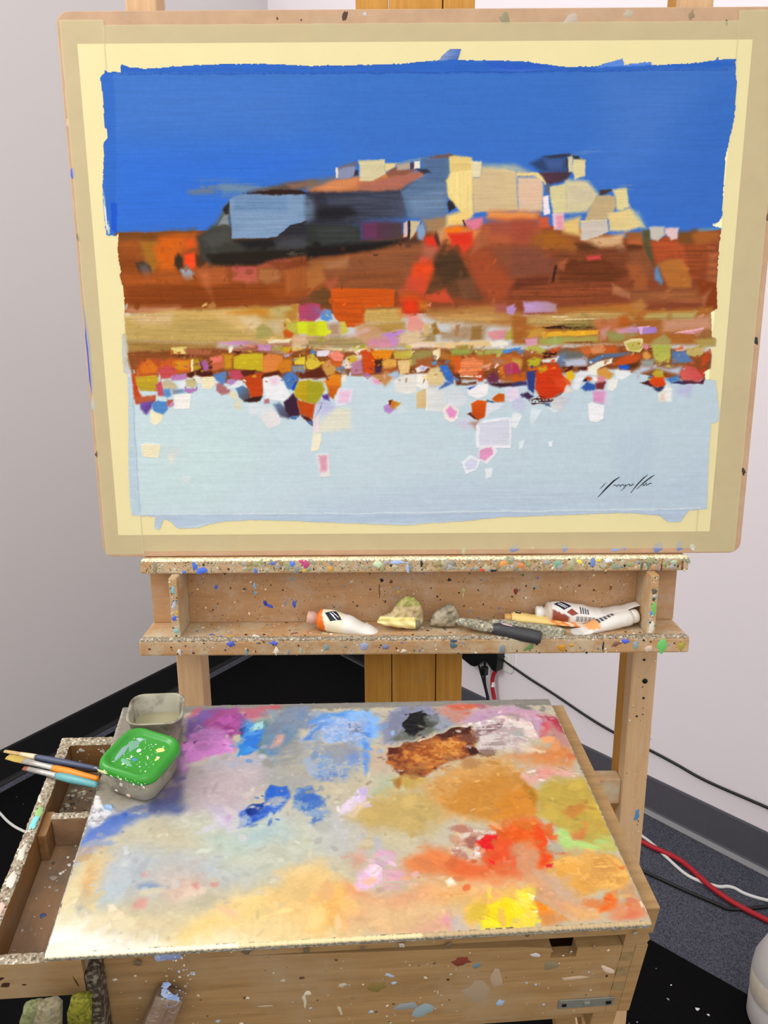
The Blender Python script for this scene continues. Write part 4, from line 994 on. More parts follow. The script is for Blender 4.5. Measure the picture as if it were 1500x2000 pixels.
e09898;s=2.5 c=d88c98 d=0 h=.2;1432,3155 1685,3192 1708,3058 1493,3041 1433,3098
b8a848;s=3;1685,3173 1900,3190 1904,3047 1669,3039
b890c4;s=2;1677,3485 1792,3521 1758,3371 1679,3400
a8584c;s=4;1521,3495 1675,3531 1679,3400 1533,3420
c088d0;s=1.5 h=.2;-15,3136 64,3145 259,3178 298,3163 220,3106 122,3078 5,3079
cc88a0;s=3 c=d890a0 d=90 h=.2;-211,3032 -113,3080 142,3087 220,3010 121,2954 -193,2956
c890c8;s=2 a=.8;63,3088 220,3068 200,2953 122,2992
dcc098;s=3;220,3106 454,3181 592,3065 533,3028 337,2991 220,2991
e8c890;s=2;592,3008 1474,3031 1476,2945 652,2912
e8d0b8;s=2 h=.3;337,2991 494,3018 729,3007 730,2950 377,2933
f4ecdc;s=1.5 h=.4;1459,3006 1572,3030 1709,3010 1711,2963 1495,2945
c4ccd4;s=2 h=.2;1720,3001 1905,3023 1908,2942 1731,2953
f0dca4;s=1.5;-1037,2942 -448,2948 -212,2965 -213,2908 -449,2900 -1038,2903
a8a020;s=2.5;-408,2967 -251,2985 -232,2937 -389,2928
a86428;s=4 t=.15;1755,3362 3116,3391 4471,3457 4504,2964 3336,2971 1766,2981
b4702c;s=5 t=.12;2335,3452 3419,3520 3542,3407 4455,3420 4460,3363 3507,3351 2338,3396
c09c5c;s=4 t=.25;1970,3341 2842,3411 3310,3389 3412,3313 2851,3241 2111,3208 1954,3247
7a6c34;s=4 a=.9 t=.4;2402,3244 2848,3298 2932,3184 2542,3167
3c2014;s=1 r=.4;2111,3199 2442,3234 2502,3206 2853,3213 2933,3174 2347,3178
c07044;s=6;2848,3298 3198,3315 3210,3106 2934,3146
bc5c1c;s=4;3197,3334 3311,3371 3359,3238 3222,3239
c89070;s=6;3802,3311 4462,3344 4478,3155 3814,3140
c8b46c;s=4 t=.2;3506,3369 4262,3402 4211,3308 3568,3312
b4783c;s=4;3343,3483 3492,3576 3576,3482 3505,3388
c49cd4;s=3 t=.12 c=b89098 d=0;1905,3539 2176,3547 2352,3508 2357,3405 1919,3398
b890c8;s=2;1752,3465 1810,3465 1774,3380 1755,3381
f0b02c;s=1.5 h=.3 t=.1;2241,3141 2465,3158 2934,3161 2937,3104 2664,3086 2253,3083
e8a020;s=2;1969,3085 2083,3161 2106,3075 1979,3066
c8943c;s=4;1957,3152 2150,3198 2270,3150 2155,3074 1979,3076
dc9cb0;s=2 h=.2;1940,3057 2116,3065 2120,2969 1963,2961
aca050;s=3;2136,3075 2937,3089 2942,3012 2119,2979
9cac5c;s=4 a=.9;2235,3036 2449,3073 2453,2977 2257,2969
6a3418;s=1 r=.3;2511,3000 2863,3016 2962,2997 2669,2983
cc8c84;s=3;2953,3165 3087,3211 3039,3031 2961,3022
989858;s=4 a=.9;3032,3145 3247,3153 3484,3104 3255,3010 3098,3011
dc98a0;s=3 c=b894c0 d=0;3167,3173 3399,3219 3498,3190 3483,3123 3209,3125
a078d4;s=1.5 h=.3 c=b890c0 d=180;3508,3199 3722,3207 3747,3131 3524,3100
e4b0e0;s=1 h=.4;3478,3199 3633,3217 3634,3206 3547,3195 3534,3100 3503,3113
e89ca8;s=1.5 h=.3;3992,3120 4203,3166 4378,3178 4326,3095 4110,3110
f4c8cc;s=.8 h=.3;3992,3124 4359,3178 4360,3167 4070,3119
9c6838;s=4;4266,3118 4497,3155 4511,3002 4298,2965
a89c5c;s=3 a=.9;3685,3026 3836,3111 3940,3025 3925,2967 3689,2969
8a4a20;s=3 t=.2 h=.2;-3508,2895 -2438,2956 -1319,2881 -1037,2947 -336,2888 716,2936 1769,2895 2469,2925 3518,2973 4510,2843 4505,2496 3549,2503 3258,2644 2343,2580 1782,2444 1073,2519 507,2592 -341,2563 -1331,2534 -1970,2469 -3446,2604
cde0e5;s=1 t=.025 h=0 c=c2d5e0 d=45;-3524,2611 -3161,2651 -2603,2543 -2112,2470 -1757,2502 -1332,2500 -910,2392 -482,2564 224,2524 649,2382 1073,2484 1497,2516 1923,2478 2494,2370 3046,2645 3902,2514 4222,2484 4598,2482 4686,2044 4684,1902 4586,1874 4584,1644 4594,1441 4632,657 4362,628 4272,463 4080,464 3941,563 3424,605 2455,573 1647,549 1162,499 515,458 338,437 -634,481 -1281,516 -1928,535 -2386,508 -2678,427 -2974,414 -3063,513 -3155,566 -3233,400 -3313,416 -3285,597 -3527,606 -3622,615 -3633,847 -3604,1495 -3555,2127
cce4e0;s=40 a=.5 h=0;-3362,1840 -2058,2117 -1659,1395 -2564,735 -3365,815
bccde0;s=30 a=.7 h=0;-1098,763 1095,1083 3945,915 4565,1353 4625,649 1103,522 -958,498
b6c8de;s=3 a=.8 h=0;-3480,644 514,632 4624,664 4363,613 4272,463 1103,500 -634,481 -2356,508 -3025,414 -3318,439
bcd0dc;s=2 a=.8 h=0;-3519,2583 -3455,2583 -3488,629 -3614,622 -3611,1408
a8b8c4;s=.5 a=.6 h=0 t=0;-3487,2268 -3472,2268 -3486,666 -3500,666
dfe8e8;s=.6 a=.8 h=.2 t=0;-3480,644 -367,630 4550,672 4551,657 -367,615 -3481,629
c8c8b8;s=3 a=.8;-3545,3134 -3503,3134 -3508,2895 -3482,2687 -3584,2653 -3578,2895
c4b8a8;s=3 a=.7;4458,3374 4521,3360 4509,3185 4494,3117
b8ccdc;s=15 a=.5 h=0 o=v;3241,1725 3739,1793 3867,990 3288,920
b04c24;s=2;-3452,2609 -3319,2803 -3081,2820 -3004,2801 -3099,2568 -3435,2570
d8701c;s=3 h=.2;-3344,2725 -3219,2821 -3089,2704 -3115,2627 -3333,2609
c85c20;s=3;-3066,2762 -2924,2819 -2650,2798 -2620,2643 -2859,2606 -3054,2646
c84c4c;s=2 h=.3;-3092,2665 -2989,2733 -2854,2683 -2862,2567 -3061,2548
d88c1c;s=3;-2888,2761 -2787,2799 -2650,2798 -2678,2663 -2836,2664
b8901c;s=3;-2648,2818 -2491,2817 -2520,2662 -2620,2643
e8d47c;s=1.2 h=.4;-2895,2963 -2678,2972 -2684,2885 -2881,2877
5c1c10;s=1.2 r=.3;-2901,2867 -2585,2885 -2578,2836 -2863,2842
a8603c;s=2;-2719,2953 -2523,2951 -2347,2931 -2370,2874 -2684,2876
f4e4b8;s=1 h=.4;-2640,2798 -2609,2817 -2610,2643 -2639,2643
a8609c;s=1.5 h=.3;-2514,2768 -2432,2816 -2390,2680 -2452,2632 -2509,2681
4c1c14;s=2;-2701,2605 -2499,2681 -2512,2797 -2462,2642 -2343,2641 -2346,2583 -2664,2565
c8643c;s=2.5;-2372,2835 -2194,2853 -2182,2698 -2343,2641
ec7868;s=2 h=.3;-2369,2825 -2214,2853 -2198,2776 -2357,2748
c8901c;s=3;-2193,2872 -2055,2872 -2085,2678 -2183,2679
ccb424;s=1.5 c=c0a81c d=90 h=.4 t=.1;-2057,2833 -1937,2880 -1642,2879 -1642,2637 -1888,2658 -2055,2678
5a2414;s=1.5;-1988,2639 -1750,2657 -1793,2579 -1951,2570
e0843c;s=2 h=.3;-1654,2830 -1564,2878 -1368,2857 -1364,2693 -1474,2636 -1653,2617
d07c1c;s=3;-1430,2771 -1251,2828 -1257,2634 -1476,2597
5a2414;s=2;-1673,2608 -1434,2645 -1397,2586 -1635,2559
e0c838;s=1.2 h=.4;-1222,2818 -1064,2827 -1067,2711 -1215,2731
d8c840;s=1.2 h=.4;-1056,2749 -975,2845 -850,2729 -960,2652 -1049,2672
c0a8bc;s=2;-1358,2867 -1249,2886 -1290,2828 -1349,2828
d0401c;s=1;-1288,2886 -1267,2940 -1229,2895
f4ecd0;s=1 h=.4;-2110,2968 -2050,2977 -2074,2891 -2110,2887
4c1c14;s=1.2;-2053,2920 -1935,2919 -1996,2881
8090a4;s=2;-1255,2702 -1067,2711 -1070,2613 -1238,2615
6a2c14;s=2;-1179,2595 -1000,2652 -801,2689 -765,2553 -1122,2536
a06828;s=1.5;-1131,2885 -1051,2932 -1073,2846
5878b0;s=1.5;-983,2913 -934,2922 -925,2855 -974,2865
e4dce8;s=1.2 h=.3;-914,2912 -757,2921 -759,2844 -896,2845
c4481c;s=2 h=.2;-3462,2610 -3395,2570 -3389,2394 -3357,2295 -3156,2314 -3162,2235 -3444,2197 -3467,2414
c8a428;s=1.5 h=.4 t=.1 c=b89c28 d=90;-3414,2580 -3136,2598 -3100,2549 -3132,2373 -3370,2384 -3413,2473
b85c3c;s=3;-3456,2296 -3156,2314 -3163,2215 -3365,2177
7c5cb0;s=3 c=5c3c8c d=45;-3382,2216 -3181,2245 -3229,2136 -3305,2047 -3388,2137
c45060;s=2;-3147,2451 -3062,2529 -3017,2313 -3117,2313
c8b890;s=1.5 h=.4;-3053,2509 -2942,2548 -2839,2449 -2852,2410 -2952,2391 -3049,2431
bc7cb4;s=1.5 h=.3;-2930,2577 -2859,2606 -2710,2614 -2705,2536 -2904,2518
5c90c8;s=2 h=.3;-3041,2401 -2951,2411 -2938,2312 -2999,2283 -3037,2313
8a8c90;s=3 c=6a90c0 d=0;-2923,2391 -2753,2409 -2746,2350 -2917,2332
5088c4;s=1.5 h=.4;-3225,2196 -3121,2244 -3003,2234 -2989,2135 -3065,2046 -3192,2096
b45c50;s=2;-3001,2254 -2912,2253 -2968,2154 -3007,2174
c48cb4;s=1.5;-2966,2194 -2884,2223 -2907,2174 -2969,2144
e8ecec;s=2.5 h=.3;-2837,2488 -2726,2527 -2733,2409 -2812,2410
f4f0e8;s=1.2 h=.5;-2898,2312 -2668,2340 -2690,2133 -2910,2124
f4ecd0;s=2 c=f4e8b8 d=0 h=.4;-3240,2116 -3192,2096 -3065,2046 -3080,1976 -3186,1897 -3253,1937
ece8e0;s=2 h=.3;-2624,2565 -2583,2594 -2496,2564 -2510,2486 -2589,2487
c8bc88;s=1.5 h=.3;-2716,2527 -2606,2545 -2571,2467 -2634,2409 -2721,2448
b07cb4;s=1.2;-2740,2449 -2713,2409 -2604,2408 -2571,2467 -2575,2389 -2678,2340 -2745,2370
f4e8c0;s=1.2 h=.4;-2506,2564 -2347,2573 -2300,2524 -2376,2407 -2505,2408
e4e4f0;s=2;-2347,2563 -2230,2543 -2253,2485 -2313,2465
b07074;s=2 h=.3;-2313,2465 -2252,2504 -2119,2386 -2121,2336 -2241,2327 -2307,2387
5a84c0;s=2 h=.2;-2346,2593 -2165,2650 -2151,2543 -2214,2465 -2310,2524
c44860;s=2 h=.2;-2146,2640 -1967,2658 -1922,2561 -1993,2522 -2091,2542
b888c0;s=2 h=.2;-2151,2543 -1993,2522 -1976,2463 -2097,2435 -2154,2484
e8e8ec;s=2 h=.3;-1993,2522 -1934,2522 -1938,2443 -2039,2405 -2158,2406
5c90c8;s=1.5 c=5a3c30 d=45 h=.3;-2048,2405 -1938,2443 -1860,2404 -1827,2246 -1928,2217 -2004,2286
c44412;s=1.5 h=.4 t=.1;-1933,2541 -1832,2589 -1653,2617 -1675,2304 -1748,2226 -1845,2285 -1870,2404
3c1c18;s=1.5;-1927,2246 -1806,2285 -1666,2304 -1708,2235 -1869,2207
e8dcac;s=3 a=.9 h=.2;-2141,2346 -2040,2365 -2026,2247 -2104,2287
e4d8b0;s=4 a=.9 h=.2;-2078,2208 -1987,2237 -1992,2118 -2052,2119
eef0f2;s=1.5 h=.4;-1666,2549 -1456,2587 -1389,2538 -1288,2301 -1390,2223 -1627,2264 -1652,2402
f0c8dc;s=5 a=.9;-1567,2539 -1438,2557 -1461,2460 -1541,2451
b8747c;s=1.5 h=.2;-1648,2255 -1587,2274 -1580,2205 -1654,2201
e0e4ea;s=3 a=.8 h=.2;-1889,2207 -1650,2185 -1532,2145 -1657,2026 -1857,2028
e8e4e4;s=2 h=.4;-1718,2007 -1553,2125 -1418,2005 -1441,1905 -1624,1846
6c84a8;s=3 c=4a3c50 d=45 h=.2;-1531,2185 -1450,2204 -1314,2104 -1318,1984 -1437,2025
4c78b8;s=2 h=.2;-1387,2596 -1237,2634 -1161,2536 -1245,2380 -1324,2400
1c4cb8;s=1.5 h=.3;-1275,2400 -1181,2536 -1162,2517 -1236,2370
3c2038;s=2 h=.3;-1381,2203 -1247,2341 -1190,2261 -1157,2023 -1317,2004 -1364,2104
c4a81c;s=1.5 h=.5 c=b8981c d=45 t=.1;-1236,2360 -1162,2497 -1003,2516 -809,2377 -932,2200 -1111,2221 -1219,2281
c04c10;s=1.5 h=.3;-1200,2242 -953,2181 -978,1982 -1156,2043
5c1c14;s=1.5;-1156,2043 -988,1982 -991,1882 -1118,1983
3c6cac;s=1.5;-1297,2014 -1177,2013 -1218,1974 -1298,1984
5080c0;s=2;-1069,1943 -998,1962 -990,1892
5080b8;s=1.5;-989,2903 -939,2932 -921,2874 -971,2845
e4dce8;s=1.5 h=.3;-910,2893 -733,2921 -745,2844 -902,2835
f08870;s=2 h=.3;-743,2892 -625,2920 -538,2862 -569,2765 -667,2766 -745,2825
d8601c;s=2;-804,2825 -667,2766 -569,2765 -611,2649 -746,2786
d8bc38;s=1.5 h=.4;-1039,2846 -960,2864 -836,2738 -927,2642 -1044,2672
cc9848;s=2 h=.3;-835,2748 -746,2786 -640,2669 -671,2591 -770,2573 -828,2651
5c2414;s=2 r=.15;-1045,2633 -866,2690 -810,2573 -930,2525 -1048,2555
e8d8cc;s=2 h=.2;-579,2727 -509,2823 -292,2860 -283,2802 -433,2668 -551,2668
d4b43c;s=2 h=.3;-509,2813 -410,2851 -352,2803 -362,2745 -471,2745
b87c98;s=3;-431,2745 -293,2802 -276,2589 -473,2580
f4e8d8;s=1.2 h=.4;-400,2890 -291,2918 -351,2841
6c88a8;s=2;-649,2679 -540,2707 -503,2610 -572,2600 -640,2640
d0480f;s=2 h=.3;-291,2899 -173,2946 -95,2897 -107,2685 -147,2598 -265,2608
e88c14;s=2 h=.3;-174,2888 -75,2926 141,2905 101,2800 -17,2781 -106,2801
ccc04c;s=1.5 h=.4 c=c8a840 d=180;141,2896 406,2913 416,2817 298,2779 160,2799
4c2414;s=2.5;-116,2782 -17,2800 -18,2626 -97,2607
402858;s=2;-97,2685 -28,2704 -38,2607 -87,2617
e0a84c;s=2 h=.3;-17,2762 62,2800 190,2780 179,2683 100,2645 2,2665
a85828;s=3;-18,2665 179,2683 199,2625 21,2577
e8c484;s=1.5 h=.4;199,2770 387,2779 357,2604 219,2586
9c8c4c;s=3;377,2779 436,2894 691,2912 672,2796 456,2720 377,2682
a85c2c;s=3;456,2778 692,2815 673,2680 456,2681
f4e4bc;s=1.5 h=.4;681,2902 789,2930 800,2834 751,2776 702,2796
b07030;s=3;789,2911 927,2852 909,2775 790,2795
6c90b4;s=1.5;663,2748 751,2767 752,2708 683,2699
c86414;s=3;908,2852 1085,2832 1048,2697 929,2717
98a048;s=3 h=.2;927,2910 1102,2966 1241,2889 1203,2850 947,2842
a8803c;s=2.5;1005,2958 1181,2976 1182,2928 1025,2929
a8ac54;s=3 h=.2;1261,2889 1496,2916 1479,2829 1302,2821
a8b060;s=3;1477,2897 1673,2924 1635,2848 1478,2849
4c8cdc;s=1.5 h=.4 t=.1;1624,2896 1888,2942 1890,2894 1645,2844
c0682c;s=4;1203,2831 1911,2846 1916,2691 1225,2696
e88450;s=2 h=.5 t=.2;1028,2658 1086,2793 1184,2802 1372,2753 1365,2637 1308,2520 1049,2570
d85c20;s=2;967,2794 1085,2822 1049,2619 990,2600
c44420;s=2;1306,2617 1385,2617 1378,2480 1308,2481
b07454;s=2;1480,2771 1597,2800 1698,2731 1541,2694
b03c60;s=2 h=.4 c=b84468 d=90;1659,2693 1796,2740 1898,2633 1861,2565 1703,2556
e8c8b8;s=1;1522,2674 1570,2728 1600,2703 1542,2655
d87020;s=2.5;1581,2674 1659,2693 1672,2576 1603,2577
6c3048;s=3;1426,2539 1523,2616 1604,2538 1586,2460 1448,2460
e0a080;s=2;1353,2695 1481,2733 1463,2636 1385,2617
3078d8;s=1.5 h=.4 c=3868b8 d=90;771,2689 870,2727 960,2571 962,2464 872,2503
4a70b0;s=2 h=.3;764,2377 853,2484 962,2483 903,2435
6a3018;s=2.5;960,2581 1049,2600 1091,2463 1289,2481 1289,2442 1012,2434
3c1c28;s=2;1408,2461 1606,2459 1922,2496 1924,2438 1608,2401
3a4878;s=2;1785,2458 1922,2496 1924,2438 1805,2429
b0602c;s=4;1604,2557 1920,2575 1923,2477 1626,2469
f0e8d8;s=2;-572,2591 -503,2590 -514,2493 -574,2474
e88c1c;s=2 h=.3 c=d06010 d=90 t=.1;-812,2495 -691,2592 -592,2591 -575,2434 -657,2297 -764,2396
c46010;s=2;-764,2396 -656,2376 -678,2238 -757,2298
a8a020;s=3 h=.2;-1049,2496 -851,2495 -804,2377 -898,2200 -1058,2201
c4480f;s=3;-1058,2191 -938,2191 -983,2022 -1063,2022
5c3890;s=2;-846,2299 -756,2318 -738,2219 -817,2249
e4e4f4;s=1.5 h=.4;-678,2238 -615,2395 -417,2394 -440,2197 -640,2139
eec4dc;s=3;-596,2356 -437,2375 -480,2197 -619,2198
b8b8e0;s=5 h=.3 c=d0d4ec d=90;-898,2220 -837,2249 -640,2139 -803,2001 -962,2042
e8e4cc;s=5 a=.9 h=.3;-803,2021 -661,2119 -461,2118 -465,1838 -767,1800 -948,1801
f0dcdc;s=2 a=.9 h=.3;-963,2022 -883,2021 -898,1801 -989,1792
f4ecd0;s=1.2 h=.4;-989,1792 -868,1781 -871,1680 -915,1538 -1006,1529
6a8090;s=.4 a=.8 h=0 t=0;-862,2220 -852,2214 -860,2140 -943,1992 -953,1992 -870,2141
b07090;s=1.5 h=.2;-286,2579 -216,2618 -157,2569 -217,2520
f0d0e4;s=2 h=.3;-178,2510 -118,2549 -19,2490 -59,2441 -138,2451
e884b0;s=3 a=.8;-138,2520 -39,2499 -59,2460 -118,2471
c88c50;s=4 h=.2;-137,2568 61,2626 139,2528 20,2431 -59,2509
a8c0d8;s=2;61,2587 199,2644 219,2566 139,2528
e8e4dc;s=3 h=.3;139,2489 298,2575 456,2574 467,2349 337,2311 178,2351
f4f0e4;s=2 h=.4;476,2584 634,2583 625,2387 516,2388 456,2428
e0c890;s=2 h=.3;595,2544 653,2661 772,2679 842,2543 833,2445 635,2436
f4f0ec;s=1.2 h=.4;446,2662 535,2700 633,2680 574,2622 476,2603
b0a8e0;s=3 a=.9;505,2681 614,2680 555,2622
dcb87c;s=1.5 c=dcc898 d=180 h=.4;457,2329 596,2388 597,2131 467,2116
e4e4e0;s=2 c=d8dcdc d=0 h=.4;611,2387 873,2386 887,2089 797,2070 617,2091
d8dee4;s=3 h=.3;884,2366 1012,2404 1174,2226 1096,2128 897,2109
b88cc8;s=1.5 h=.4;-2,2155 78,2184 158,2094 78,2045 18,2075
6a2410;s=1.2;74,2223 128,2243 108,2154 78,2164
d8a028;s=2 h=.3 c=c46820 d=180;118,2233 248,2193 158,2104 98,2134
d4e0e4;s=4 a=.8;178,2134 337,2152 317,2073 218,2044
f4ece0;s=1.2 h=.5;817,2110 916,2178 1057,2088 1038,1969 959,1909 858,1970
ec98cc;s=2;867,2089 936,2149 1027,2068 998,1969 918,1990
d4d0e4;s=4 h=.2;1019,1909 1198,1988 1241,1827 1100,1848
b8806c;s=5 a=.9;1220,1908 1329,1947 1301,1827
d85810;s=1.5 h=.5 c=c44810 d=90 t=.1;1225,2186 1294,2225 1433,2215 1438,2006 1319,1947 1237,2027
5c2410;s=1.2;1167,2038 1217,2057 1319,1957 1279,1967
405070;s=1.5;1443,2234 1553,2194 1514,2184 1433,2215
cc5c14;s=1.5 h=.4;1502,2244 1590,2322 1670,2312 1683,2203 1553,2194
f4f0f0;s=1.5 h=.4;1162,2364 1290,2422 1457,2460 1441,2303 1313,2245 1173,2305
3a48a8;s=1.5;1151,2394 1290,2422 1191,2374
e4d8ec;s=2 h=.3;1688,2380 1865,2409 1890,2261 1793,2183 1712,2223
c4c8e4;s=3 h=.3;1792,2222 1929,2280 1936,2063 1775,2123
e0e4ec;s=2 h=.3;1434,2185 1694,2163 1497,2046 1419,1946
4c4888;s=1.5;1889,2300 1928,2330 1930,2261
f2f0f4;s=1 h=.5;1291,1867 1340,1907 1419,1946 1779,1974 1788,1662 1791,1551 1306,1564
d8dae8;s=2 h=.3;1330,1897 1759,1964 1770,1602 1346,1594
e4ecf0;s=1.5 h=.4;1797,2044 1917,2033 1844,1823 1762,1864
f0e8f0;s=1 h=.4;1336,1542 1525,1605 1606,1509 1467,1333 1355,1382
e49cc4;s=1.5 h=.3;1352,1526 1510,1573 1544,1477 1435,1372 1354,1414
eceef4;s=1 h=.4;1101,1352 1226,1463 1371,1382 1326,1253 1167,1190
d4d8ec;s=2 h=.3;1142,1335 1227,1415 1339,1366 1309,1270 1182,1238
e8eef2;s=1.2 h=.4;1437,1269 1549,1268 1520,1139 1447,1123
e4eef2;s=1.5 h=.4;1904,1650 1982,1665 1954,1554 1914,1529
f0f6f8;s=1 h=.4;2317,1616 2379,1641 2366,1567 2325,1568
e4ecf2;s=2 h=.3;2062,2090 2204,2089 2100,1902 2060,1886
f4f4f6;s=1.2 h=.5;2875,2147 3079,2146 3074,1958 2903,1922 2874,1991
f2e8c4;s=1.2 h=.5;-3401,1622 -3335,1659 -3131,1636 -3176,1444 -3397,1468
d8dcd8;s=5 a=.8;-3057,1556 -2833,1586 -2905,1459 -3006,1363
f0e8d0;s=3 a=.7;-3047,1476 -2950,1491 -3006,1363
dce4e4;s=2 h=.3;-2858,1184 -2732,1167 -2770,1070 -2849,1087
e8e4e0;s=1.5 h=.5;-949,1478 -774,1492 -765,1170 -910,1155
e4a0b8;s=3;-908,1461 -791,1461 -811,1252 -901,1236
b8b050;s=2.5 h=.3;1954,2942 2100,2979 2230,2902 2184,2834 2026,2845
a85c24;s=3;1769,2885 1945,2903 2203,2844 2438,2862 2748,2956 3219,2953 3187,2838 2559,2803 1771,2828
cc4c1c;s=3;2298,2920 2454,2948 2399,2852 2302,2843
3c1814;s=1.5 r=.2;2182,2873 2418,2881 2361,2824 2215,2796
6c6c68;s=4;2437,2900 2752,2879 2795,2802 2525,2687 2426,2688 2364,2766
687c9c;s=3 h=.2;2362,2804 2498,2852 2523,2726 2427,2668
cc6830;s=3;2690,2937 3023,2954 3028,2858 2754,2840
d88c58;s=2 h=.2;2837,2946 3003,2964 3028,2858 2872,2849
c8581c;s=4;3024,2935 3180,2953 3225,2866 3048,2858
e8d89c;s=1 h=.5;3285,3010 3390,3047 3557,3046 3564,2931 3520,2864 3341,2885
c0b454;s=2 h=.2;3315,2991 3519,3018 3528,2893 3381,2885
e08890;s=1.5 h=.3;3545,2932 3600,2979 3653,2931 3616,2893
e09848;s=2 h=.3;3560,2855 3617,2883 3690,2815 3625,2758 3573,2797
b0b850;s=2 h=.4 c=c4bc54 d=90;3680,2969 3945,2967 3946,2813 3924,2707 3745,2728 3709,2834
5a7cac;s=2.5 h=.2;3961,2881 4147,2889 4258,2734 3964,2707
c8b068;s=2 h=.3;4154,2918 4435,2964 4388,2830 4313,2782 4171,2831
dc6c3c;s=2;4008,2909 4102,2966 4127,2889 4030,2880
e8b8a4;s=1.2;4009,2900 4145,2908 4128,2884 4020,2880
b09850;s=3;4254,3023 4546,3050 4556,2935 4320,2936
c0481c;s=2.5;4371,2791 4489,2906 4473,2752 4382,2656
5878a4;s=2.5 h=.3 t=.12;2807,2763 2991,2829 3382,2865 3404,2827 3033,2781 2840,2695
e8e4e0;s=2 h=.3;2167,2767 2421,2814 2384,2746 2208,2728
b8b028;s=2 h=.3;1979,2768 2086,2816 2176,2786 2150,2690 2003,2671
c8a03c;s=3;1772,2789 1911,2769 1895,2653 1776,2653
b83058;s=2 h=.3;1773,2741 1853,2711 1876,2614 1779,2566
d8881c;s=2.5 h=.2;2532,2745 2757,2783 2781,2705 2544,2697
bcc4d8;s=4;2482,2765 2795,2802 2801,2685 2526,2668
c8501c;s=3;3136,2703 3344,2837 3541,2835 3488,2739 3275,2682
5c3018;s=2.5;3353,2701 3527,2749 3474,2662 3356,2643
f4f0dc;s=1.5 h=.4;2812,2666 2956,2743 3151,2780 3135,2722 2961,2646 2937,2548 2827,2559
4c2018;s=1.5;2476,2668 2604,2687 2625,2648 2509,2600
4c1c14;s=1.5;2674,2667 2802,2676 2785,2608 2686,2618
d89c48;s=2 h=.3;2943,2626 3059,2664 3183,2566 3128,2489 2968,2529
dc8c98;s=2 h=.3;2928,2529 3066,2538 3071,2450 2972,2450
c8501c;s=2;2768,2569 2889,2510 2852,2471 2770,2510
f0e8e4;s=1.2 h=.4;2888,2529 2927,2539 2970,2490 2911,2470
201420;s=1.2;2707,2511 2820,2510 2812,2467 2723,2468
3058a8;s=2 h=.3;2737,2383 2812,2471 2943,2431 2937,2353 2799,2344
7c2c30;s=2;2932,2451 3070,2469 3055,2371 2957,2362
1c58d0;s=1.5 h=.3;3236,2683 3353,2701 3395,2662 3338,2624 3248,2634
98a098;s=4;3546,2758 3722,2776 3730,2660 3551,2681
8c5838;s=2.5;3727,2709 3964,2707 3987,2658 3870,2640 3750,2660
c4ccdc;s=4;3418,2604 3551,2681 3949,2639 4104,2677 4074,2561 3752,2640 3441,2555
ecf0f0;s=2 h=.4;3199,2625 3397,2623 3421,2565 3287,2488 3204,2547
f0f0ea;s=2 h=.5;3108,2489 3245,2527 3223,2390 3176,2341 3105,2371
e0a8cc;s=2 h=.3;2908,2343 3076,2362 3110,2292 3066,2174 2926,2185
dc94c0;s=3 a=.8;2919,2313 3058,2322 3065,2194 2935,2205
d4d4e8;s=4 a=.8;3096,2352 3162,2253 3128,2134 3066,2174
f4f4f6;s=1.2 h=.5;2858,2156 2906,2185 3069,2135 3068,1955 3000,1916 2879,1937
d06010;s=2.5;2012,2691 2131,2670 2113,2622 1994,2632
303c80;s=2 h=.3;1975,2613 2103,2632 2100,2417 2084,2319 2003,2378
3c3468;s=2;1782,2458 1979,2486 2001,2437 1783,2409
c85c1c;s=3;1778,2575 1975,2613 1959,2496 1781,2478
402c50;s=2;1896,2300 2004,2339 2086,2279 2028,2230
d83c10;s=2 h=.4 t=.12 c=c83410 d=90;2104,2593 2208,2709 2385,2727 2471,2571 2544,2492 2501,2336 2346,2238 2187,2229 2102,2378
e44c1c;s=3 a=.8;2334,2533 2532,2532 2500,2355 2378,2415
d0981c;s=2.5 h=.3;2121,2670 2249,2689 2271,2631 2173,2592
4c1c1c;s=1.5 r=.15;2018,2221 2165,2279 2346,2228 2481,2326 2444,2277 2308,2179 2070,2161
e8bc1c;s=1.5 h=.4;2519,2600 2597,2619 2650,2541 2574,2473 2523,2502
e0602c;s=2;2472,2532 2543,2512 2595,2453 2559,2375 2516,2453
e8ecf0;s=2.5 h=.3;2650,2550 2705,2628 2884,2607 2770,2510 2699,2354 2618,2374
e8d8d0;s=2 h=.3;2518,2395 2556,2434 2620,2335 2503,2296
d8d4d4;s=2.5 h=.3 c=c8ccd4 d=0;2328,2179 2444,2277 2585,2237 2474,2049 2352,2080
586c88;s=2;2218,2190 2308,2179 2321,2120 2260,2140
c8cce4;s=3 h=.2;1789,2202 1887,2261 2009,2181 1933,2082 1793,2083
ecdcec;s=2 h=.2;1785,2340 1864,2379 1867,2261 1788,2242
e8eef0;s=1.5 h=.4;1813,2063 1935,2003 1860,1843 1799,1864
dce8ee;s=2.5 h=.2;2072,2101 2153,2081 2100,1882 2057,1962
dce8f0;s=2 h=.3;2271,2120 2453,2059 2374,2040
502028;s=1.5;3556,2456 3663,2485 3791,2367 3669,2407
4c5470;s=2;3651,2524 3696,2592 3740,2524 3685,2465
e85010;s=2 h=.4 c=d84010 d=90 t=.1;3673,2495 3756,2572 3879,2523 3906,2425 3830,2366 3697,2426
c0a828;s=2 h=.3;3697,2573 3772,2631 3852,2620 3879,2523 3760,2524
303858;s=2;3741,2367 3887,2405 3874,2317 3793,2327
f0f0ea;s=2.5 h=.4;3815,2308 3925,2425 3999,2365 4002,2188 3833,2189
e8b89c;s=4 a=.8;3846,2288 3894,2307 3901,2208 3852,2209
bcbce0;s=6 a=.8;4066,2404 4283,2413 4255,2265 4075,2286
4c80c0;s=2 h=.2;3900,2503 4074,2551 4090,2482 3964,2444
